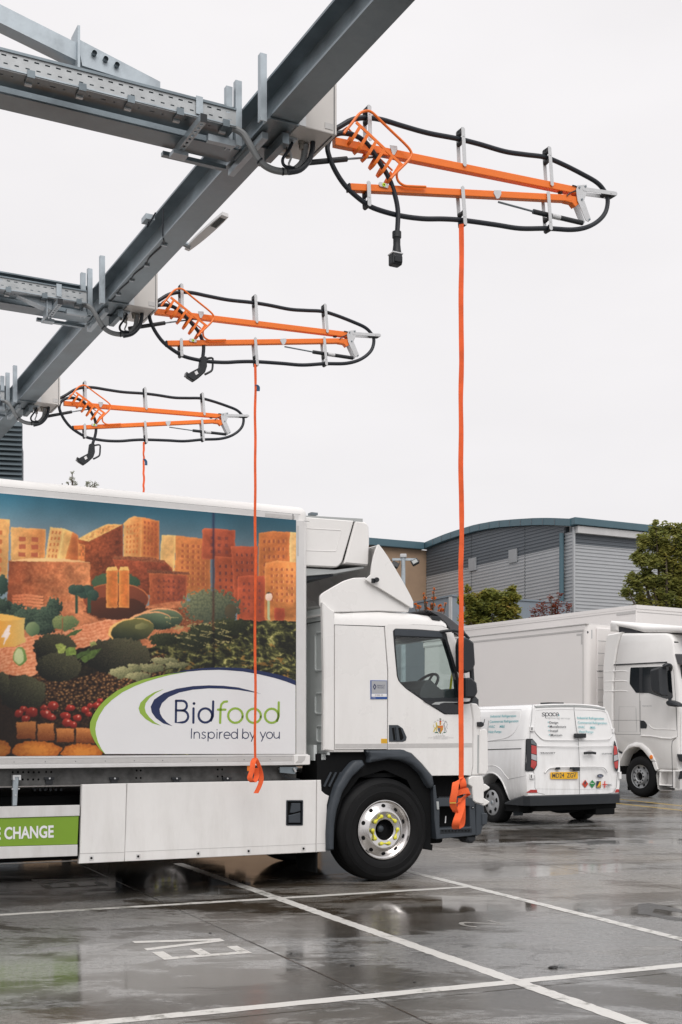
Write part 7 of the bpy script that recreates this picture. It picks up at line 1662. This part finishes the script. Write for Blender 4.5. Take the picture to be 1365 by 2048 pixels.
rpoly('maker_oval', [tuple(q) for q in arc(1114, 690, 28, 16, 0, 345, 18)], m_gloss, .006); rpoly('oval_rim', [tuple(q) for q in arc(1114, 690, 24, 12.5, 0, 345, 18)], m_lens, .0075); rpoly('oval_face', [tuple(q) for q in arc(1114, 690, 22, 11, 0, 345, 18)], M('oval_blue', (.02, .04, .10), .3), .009)
text_on('lettering', 'Ford', lambda a, b: rearp(a, b, .0105), Z6(1100, 696), Z6(1128, 696), 2.8, m_printw, van, slant=.3)
def diamond(cx, cy, m): d_ = rpoly('hazard_diamond', [(cx - 27, cy), (cx, cy - 35), (cx + 27, cy), (cx, cy + 35)], m, .004); return d_
diamond(985, 758, M('diamond_red', (.55, .06, .03), .4)); diamond(1046, 758, m_greenp)
rpoly('flame', [(985, 730), (995, 745), (992, 758), (978, 758), (975, 746), (982, 744)], m_char, .0055); rpoly('flame_bar', [(974, 764), (996, 764), (996, 767), (974, 767)], m_char, .0055)
rline_ = stroke_polys([Z6(1031, 752), Z6(1058, 756)], 1.0) ; poly_on('gas_bottle', [[tuple(q) for q in P] for P in rline_], lambda a, b: rearp(a, b, .0055), m_printw, van)
rpoly('gas_sticker', [(1081, 734), (1120, 734), (1120, 793), (1081, 793)], M('sticker_navy', (.02, .03, .06), .4), .004); rpoly('gas_triangle', [(1110, 738), (1117, 740), (1117, 772), (1088, 782)], m_plate, .0055); rpoly('gas_band', [(1084, 780), (1118, 780), (1118, 789), (1084, 789)], m_gold, .0055)
rpoly('cross', [(1148, 734), (1157, 734), (1157, 793), (1148, 793)], m_redp, .004); rpoly('cross_arm', [(1131, 760), (1174, 760), (1174, 768), (1131, 768)], m_redp, .0045)
text_on('lettering', 'EIC', fr4, Z6(1176, 774), Z6(1214, 774), 3.4, m_char, van, bold=.03); text_on('lettering', 'APPROVED', fr4, Z6(1160, 783), Z6(1190, 783), 1.3, m_char, van); text_on('lettering', 'CONTRACTOR', fr4, Z6(1160, 791), Z6(1194, 791), 1.3, m_char, van)
# side of the van
def sline(name, pts, w_, mat=None): poly_on(name, [[tuple(q) for q in P] for P in stroke_polys([Z6(*p) for p in pts], w_)], lambda a, b: sidep(a, b, .003), mat or m_seam, van)
rl_ = poly_on('door_rail', [[Z6(150, 462), Z6(436, 454), Z6(440, 461), Z6(150, 470)]], lambda a, b: sidep(a, b, .004), m_gloss, van)
sline('side_seam', [(168, 96), (160, 220), (152, 330), (149, 395)], .6); sline('side_seam', [(149, 396), (300, 388), (478, 380)], .6); sline('roof_seam', [(60, 124), (170, 124), (440, 122)], .5, m_shade); sline('side_seam', [(330, 720), (400, 705), (475, 690)], .5)
MB().tube([sidep(*Z6(*p), 0.0) for p in ((180, 124), (425, 126), (436, 150), (420, 240), (380, 320), (320, 362), (250, 378), (156, 392))], .007, n=6, res=3).build('side_window_surround', m_vanw, van, smooth=True)
MB().tube([sidep(*Z6(*p), 0.0) for p in ((130, 610), (200, 600), (260, 630), (300, 680), (335, 720))], .008, n=6, res=3).build('body_crease', m_vanw, van, smooth=True)
sline('fuel_flap', [(121, 235), (127, 208)], 1.3, m_char)
MB().box(.75, 1.05, .35, .6, 2.004, 2.03).build('roof_vent', m_plas, van)
a = sidep(*Z6(357, 930)); MB().box(a[0] + .02, a[0] + .2, wy - .47, wy - .45, .14, .5).build('mudflap', m_grayp, van)

# ================================================================ TRACTOR UNIT (local: x forwards = right and nearer, y away, z up)
TR = Frame((1282 - CX) / FOC * 28.8, 28.8, -57.5)
trk = root('tractor_unit', TR, 'white tractor lorry with a dark side window and black mirrors at the right edge', 'lorry')
ZA = lambda x, y: (1140 + x * .16484, 1190 + y * .16484)
ZB = lambda x, y: (1140 + x * .16484, 1400 + y * .16484)
def TA(pts, v=0.0): return TR.uz([ZA(*p) for p in pts], v)
def TB(pts, v=0.0): return TR.uz([ZB(*p) for p in pts], v)
u_fr = TR.p(1355, 1450, v=0)[0]
CWT = 2.45
cabo = TA([(640, 462), (1150, 462), (1210, 480), (1250, 540), (1262, 700), (1290, 830), (1330, 1170)]) + [(u_fr, TB([(1310, 400)])[0][1]), (u_fr + .03, TB([(1300, 850)])[0][1]), TB([(1250, 850)])[0], TB([(1090, 840)])[0], TB([(1040, 868)])[0], TB([(1000, 745)])[0], TB([(930, 640)])[0], TB([(860, 575)])[0], TB([(790, 568)])[0], TB([(720, 590)])[0], TB([(650, 650)])[0], TB([(560, 640)])[0], TB([(540, 420)])[0]] + TA([(520, 1640), (525, 1100), (545, 820), (580, 600), (615, 480)])
MB().prism(cabo, 0, CWT, b=.05, b2=.05).build('cab', m_white2, trk, smooth=True, angle=50)
MB().prism(TA([(460, 478), (622, 448), (604, 500), (570, 640), (543, 820), (524, 1100), (520, 1660), (400, 1660), (400, 860), (415, 700), (438, 500)]), -.004, .2, b=.03).build('side_extender', m_white, trk)
MB().prism(TB([(400, -60), (520, -60), (535, 410), (640, 640), (600, 740), (560, 760), (400, 760)]), .01, .3).build('rear_lower_panel', m_white, trk)
MB().prism(TA([(470, 310), (620, 330), (870, 372), (1120, 378), (1420, 372), (1420, 455), (870, 449), (700, 405), (553, 376), (553, 434), (458, 440), (458, 345)]), .06, CWT - .06, b=.04).build('roof_deflector', m_white2, trk, smooth=True, angle=50)
MB().prism(TA([(553, 378), (700, 405), (870, 449), (640, 461), (553, 455)]), .12, CWT - .1).build('deflector_gap', m_visor, trk)
MB().prism(TA([(540, 841), (1183, 808), (1183, 822), (540, 855)]), -.02, .0).build('black_moulding', m_plas, trk)
for nm_, pts in (('rear_side_window', [(738, 880), (851, 876), (847, 1188), (805, 1188), (728, 1080), (730, 1000)]), ('side_window', [(856, 876), (1215, 862), (1228, 900), (1252, 1240), (1235, 1262), (1170, 1258), (1060, 1225), (960, 1190), (856, 1188)])):
    w_ = MB().prism(rnd(TA(pts), .03, 3), -.008, .01, b=.004).build(nm_, m_dglass, trk)
MB().prism(TA([(848, 876), (888, 876), (888, 1175), (905, 1188), (848, 1188)]), -.016, -.009).build('window_divider', m_plas, trk)
mm_ = MB().prism(rnd(TA([(1003, 908), (1060, 890), (1138, 868), (1150, 1100), (1160, 1225), (1130, 1222), (1020, 1170), (1008, 1050)], -.3), .05, 3), -.42, -.18, b=.05, b2=.03).build('main_mirror', m_plas, trk)
MB().tube([TR.p(*ZA(*p), v=vv) for p, vv in (((1225, 905), .0), ((1222, 860), -.1), ((1175, 848), -.25), ((1135, 870), -.3))], .045, n=8, res=4).build('mirror_arm', m_plas, mm_, smooth=True)
MB().prism(rnd(TA([(1190, 1290), (1230, 1275), (1300, 1300), (1345, 1330), (1350, 1355), (1290, 1358), (1215, 1345), (1190, 1320)], -.2), .04, 3), -.3, -.06, b=.04, b2=.04).build('kerb_mirror', m_plas, trk)
MB().tube([TR.p(*ZA(*p), v=vv) for p, vv in (((1215, 1262), -.02), ((1215, 1300), -.15))], .04, n=8).build('mirror_foot', m_plas, trk)
MB().prism(TA([(1268, 563), (1315, 566), (1322, 580), (1275, 582)], -.0), -.015, .0).build('marker_lamp', m_gloss, trk)
def tline(pts, w_=.9, T=TA, name='panel_seam', mat=None):
    P = [[tuple(q) for q in Pq] for Pq in stroke_polys([Vector(p) for p in pts], w_ / .16484)]
    mb = MB()
    for Pq in P: k = T(Pq); mb.add([(x, -.003, z) for x, z in k], [tuple(range(len(k)))])
    return mb.build(name, mat or m_seam, trk)
tline([(848, 1190), (852, 1660)], .5); tline([(855, 10), (858, 415)], .5, TB); tline([(490, 1520), (852, 1520)], .5); tline([(540, 415), (860, 420)], .6, TB); tline([(1262, 905), (1285, 1250), (1300, 1640)], .6); tline([(1295, 90), (1308, 440)], .6, TB)
tline([(600, 1356), (800, 1356), (806, 1520), (815, 1660)], .35, mat=m_shade); tline([(600, 1356), (592, 1660)], .35, mat=m_shade); tline([(600, 100), (590, 385), (815, 385), (806, 100)], .35, TB, mat=m_shade)
tline([(1308, 440), (1245, 500), (1238, 560), (1246, 850), (1252, 1100)], 1.0, TB, mat=m_plas)
for y in (925, 1045, 1165): MB().tube([TR.p(*ZA(*p), v=0.0) for p in ((420, y + 5), (540, y), (650, y - 5), (700, y + 5))], .012, n=6, res=3).build('pressed_rib', m_white, trk, smooth=True)
MB().tube([TR.p(*ZB(*p), v=0.0) for p in ((960, 300), (1020, 350), (1150, 355), (1290, 362))], .012, n=6, res=3).build('pressed_rib', m_white, trk, smooth=True)
MB().prism(TB([(868, 425), (1000, 432), (1130, 455), (1240, 462), (1300, 445), (1300, 455), (1240, 475), (1130, 470), (1000, 445), (868, 440)]), -.03, .01, b=.01).build('door_sill_moulding', m_white, trk)
MB().prism(rnd(TB([(857, 248), (900, 250), (925, 275), (940, 302), (932, 345), (860, 345)]), .02), -.012, .0, b=.004).build('door_handle', m_gloss, trk)
text_on('lettering', 'TGX 26.510', lambda a, b: (lambda q: (q[0], -.004, q[2]))(TR.p(a, b, v=-.004)), ZA(875, 1352), ZA(992, 1351), 2.0, m_shade, trk, bold=.02)
aro = TB([(600, 745), (650, 635), (720, 545), (800, 512), (880, 525), (960, 590), (1010, 665), (1046, 740), (1000, 745), (960, 690), (900, 615), (850, 575), (790, 568), (730, 588), (680, 630), (640, 700), (605, 800)])
MB().prism(aro, -.03, .3, b=.01).build('wheel_arch', m_white, trk, smooth=True, angle=50)
MB().prism(TB([(1002, 748), (1048, 745), (1075, 840), (1050, 862), (1030, 830)]), -.02, .2, b=.01).build('arch_tail', m_white, trk)
MB().prism(TB([(580, 590), (650, 640), (635, 655), (575, 625)]), .0, .2).build('arch_bracket', m_plas, trk)
a = TB([(1000, 693)])[0]; MB().lathe([(0, -.05), (.045, -.045), (.055, -.03)], a[0], a[1], n=14).build('marker_lamp', m_amber, trk, smooth=True)
stpo = rnd(TB([(1042, 905), (1060, 862), (1090, 842), (1250, 850), (1420, 860), (1420, 1108), (1250, 1102), (1090, 1100), (1060, 1076)]), .02, 3)
MB().prism(stpo, .0, .6, holes=[rnd(TB([(1098, 868), (1245, 868), (1245, 1030), (1092, 1026)]), .02, 3)], b=.02).build('step_panel', m_white2, trk)
MB().prism(TB([(1098, 868), (1245, 868), (1245, 1030), (1092, 1026)]), .25, .3).build('step_well', m_white2, trk)
MB().prism(TB([(1090, 1034), (1250, 1040), (1250, 1052), (1090, 1046)]), -.01, .1).build('step_tread', m_plas, trk)
MB().prism(TB([(560, 600), (1050, 600), (1050, 1100), (560, 1100)]), .4, .45).build('inner_liner', m_black, trk)
MB().box(-3.6, .9, .7, 1.7, .5, .95).build('chassis', m_black, trk)
# front face of the tractor: windscreen, visor, headlamp, grille
uf = u_fr
wsz0, wsz1, wszv = TA([(1330, 1250)])[0][1], TA([(1300, 850)])[0][1], TA([(1260, 710)])[0][1]
MB().box(uf - .06, uf + .02, .12, CWT - .12, wsz0, wsz1, b=.02).build('windscreen', m_dglass, trk)
MB().prism(TA([(1256, 712), (1420, 716), (1420, 870), (1290, 832)]), .03, CWT - .03, b=.02).build('sun_visor', m_visor, trk)
MB().box(uf - .02, uf + .05, .08, CWT - .08, TB([(1300, 850)])[0][1], wsz0 - .1, b=.02).build('front_panel', m_white2, trk)
MB().box(uf - .1, uf + .12, -.0, CWT, TB([(1300, 1105)])[0][1], TB([(1300, 845)])[0][1], b=.04).build('bumper', m_white2, trk)
MB().prism(rnd(TB([(1303, 655), (1420, 660), (1420, 760), (1345, 745), (1325, 735)]), .02), -.02, .4, b=.01).build('headlight', m_gloss, trk)
MB().prism(rnd(TB([(1342, 862), (1420, 850), (1420, 945), (1318, 962)]), .02), -.012, .3).build('fog_light', m_gloss, trk)
# tractor wheels (silver rims)
def truck_wheel(parent, x, y, z, r=.49):
    s = r / .52
    t = MB().lathe([(.29 * s, .03), (.31 * s, .0), (.40 * s, -.012), (.47 * s, .0), (.51 * s, .03), (.52 * s, .06), (.52 * s, .27), (.5 * s, .30), (.3 * s, .3)], n=56).build('wheel', m_tyre, parent, smooth=True, angle=35)
    MB().lathe([(.292 * s, .02), (.297 * s, -.002), (.285 * s, .002), (.275 * s, .05), (.215 * s, .06), (.20 * s, .02), (.185 * s, -.028), (.12 * s, -.032), (.105 * s, -.02), (.10 * s, .05), (0, .06)], n=48).build('rim', M('silver_rim', (.40, .41, .42), .35, .6, var=.1, scale=10), t, smooth=True, angle=35)
    MB().lathe([(0, .045), (.1 * s, .045)], n=24).build('hub', m_black, t)
    for k in range(10):
        a = 2 * PI * k / 10; MB().lathe([(0, -.042), (.018, -.042), (.018, -.03)], .153 * s * math.cos(a), .153 * s * math.sin(a), n=8).build('wheel_nut', m_plas, t)
    for k in range(8):
        a = 2 * PI * (k + .5) / 8; MB().lathe([(0, .045), (.03, .045), (.03, .06)], .245 * s * math.cos(a), .245 * s * math.sin(a), n=10).build('hand_hole', m_black, t)
    t.location = (x, y, z); return t
cw_ = TR.p(*ZB(852, 935), v=.02)
tw = truck_wheel(trk, cw_[0], .02, .49); bpy.context.view_layer.update()
copy_part(tw, trk, (cw_[0], CWT - .02, .49), (0, 0, PI)); copy_part(tw, trk, (cw_[0] - 3.7, .02, .49)); copy_part(tw, trk, (cw_[0] - 3.7, CWT - .02, .49), (0, 0, PI))

# ---------------------------------------------------------------- trailers
def trailer(name, label, v0, px_rear, px_front, py_top, wid=2.5, length=13.4, ztop=None, rr=.14, frx=None):
    q = TR.p(px_front, py_top, v=v0); zt_ = q[2]; ufr = q[0]; length = ufr - TR.p(px_rear, 1400, v=v0)[0]
    f = Frame(TR.x + TR.u[0] * ufr + TR.v[0] * v0, TR.y + TR.u[1] * ufr + TR.v[1] * v0, -57.5)
    t = root(name, f, label, 'trailer', 'white box trailers parked behind')
    bm = bmesh.new(); bmesh.ops.create_cube(bm, size=1)
    for p in bm.verts: p.co = Vector((-length / 2 + p.co.x * length, wid / 2 + p.co.y * wid, (1.05 + zt_) / 2 + p.co.z * (zt_ - 1.05)))
    ed = [e for e in bm.edges if abs(e.verts[0].co.x - e.verts[1].co.x) < .01 and abs(e.verts[0].co.y - e.verts[1].co.y) < .01]
    bmesh.ops.bevel(bm, geom=ed, offset=rr, segments=6, profile=.5, affect='EDGES')
    link('box_body', from_bm(bm, True, 40), m_trl, t)
    print('trailer length', length); f.L = length; return t, f, zt_
m_trl = M('trailer_panel', (.78, .755, .74), .42, var=.03, scale=.5)
t1r, tf1, zt1 = trailer('box_trailer', 'long white box trailer behind the van, coupled to the tractor lorry', 0.0, 846, 1176, 1248)
MB().box(-tf1.L + .03, -.10, -.004, .02, zt1 - .16, zt1 - .03).build('top_rail', m_trl, t1r); MB().box(-tf1.L + .03, -.14, -.010, -.0045, zt1 - .17, zt1 - .125).build('rail_groove', m_strip, t1r)
MB().box(-tf1.L + .03, -.02, -.02, 2.52, zt1 - .01, zt1 + .025, b=.01).build('roof_edge', m_strip, t1r)
MB().box(-.175, -.15, -.006, .02, 1.1, zt1 - .17).build('front_seam', m_strip, t1r)
MB().box(-.40, -.19, -.0055, -.0005, zt1 - .27, zt1 - .22).build('corner_tape', m_strip, t1r); MB().box(-.235, -.19, -.0055, -.0005, zt1 - .50, zt1 - .275).build('corner_tape', m_strip, t1r)
MB().box(-tf1.L + .03, -.1, -.01, .02, 1.05, 1.20).build('bottom_rail', m_trl, t1r)
for i in range(9): z = zt1 - .38 - i * .30; MB().box(.0005, .006, .30, 2.2, z, z + .012).build('louvre_line', m_shade, t1r)
MB().box(.0, .05, .28, 2.25, 1.6, zt1 - .08, b=.02).build('refrigeration_unit', m_trl, t1r)
for i in range(8): z = zt1 - .42 - i * .31; MB().box(.0505, .054, .30, 2.2, z, z + .012).build('louvre_line', m_shade, t1r)
MB().box(.0505, .053, .30, 2.2, zt1 - 2.42, zt1 - 2.40).build('louvre_line', m_redp, t1r)
fT = lambda a, b: (lambda q: (.056, q[1], q[2]))(tf1.p(a, b, u=.056))
text_on('lettering', 'VECTOR', fT, ZA(325, 932), ZA(520, 932), 2.6, m_char, t1r, bold=.03)
for zz_ in (zt1 - .2, zt1 - 3.2): MB().lathe([(0, .03), (.03, .03), (.03, .05)], -.05, zz_, n=8).build('rivet', m_char, t1r)
MB().tube([(-.02, .10, zt1 - .14), (-.02, .10, zt1 - .36), (-.0, .14, zt1 - .36), (-.0, .14, zt1 - .14)], .008, n=5).build('lifting_hook', m_galv2, t1r)
t2r, tf2, zt2 = trailer('box_trailer', 'taller white box trailer farther back, its pointed roof corner above the tractor cab', 3.7, 872, 1273, 1209.5, rr=.03, length=13.6)
MB().box(-tf2.L + .03, .01, -.006, .02, zt2 - .10, zt2 - .0).build('top_rail', m_trl, t2r); MB().box(-tf2.L + .03, -.01, -.009, -.0065, zt2 - .17, zt2 - .155).build('rail_groove', m_strip, t2r)
MB().box(-.006, .012, .0, 2.5, zt2 - .11, zt2 + .002).build('front_rail', m_trl, t2r); MB().box(.002, .009, .02, 2.5, zt2 - .20, zt2 - .185).build('rail_groove', m_strip, t2r)
MB().box(-.75, -.02, -.012, -.0095, zt2 - .24, zt2 - .16).build('marker_plate', m_strip, t2r)
for t, LL in ((t1r, tf1.L), (t2r, tf2.L)):
    for x in (-LL + 3.6, -LL + 2.4, -LL + 1.2):
        copy_part(tw, t, (x, .03, .49)); copy_part(tw, t, (x, 2.47, .49), (0, 0, PI))
    MB().box(-LL + .3, -1.0, .7, 1.8, .85, 1.06).build('chassis', m_black, t)
    for y in (.5, 2.0): MB().box(-2.9, -2.75, y, y + .12, .0, .9).build('landing_leg', m_black, t)
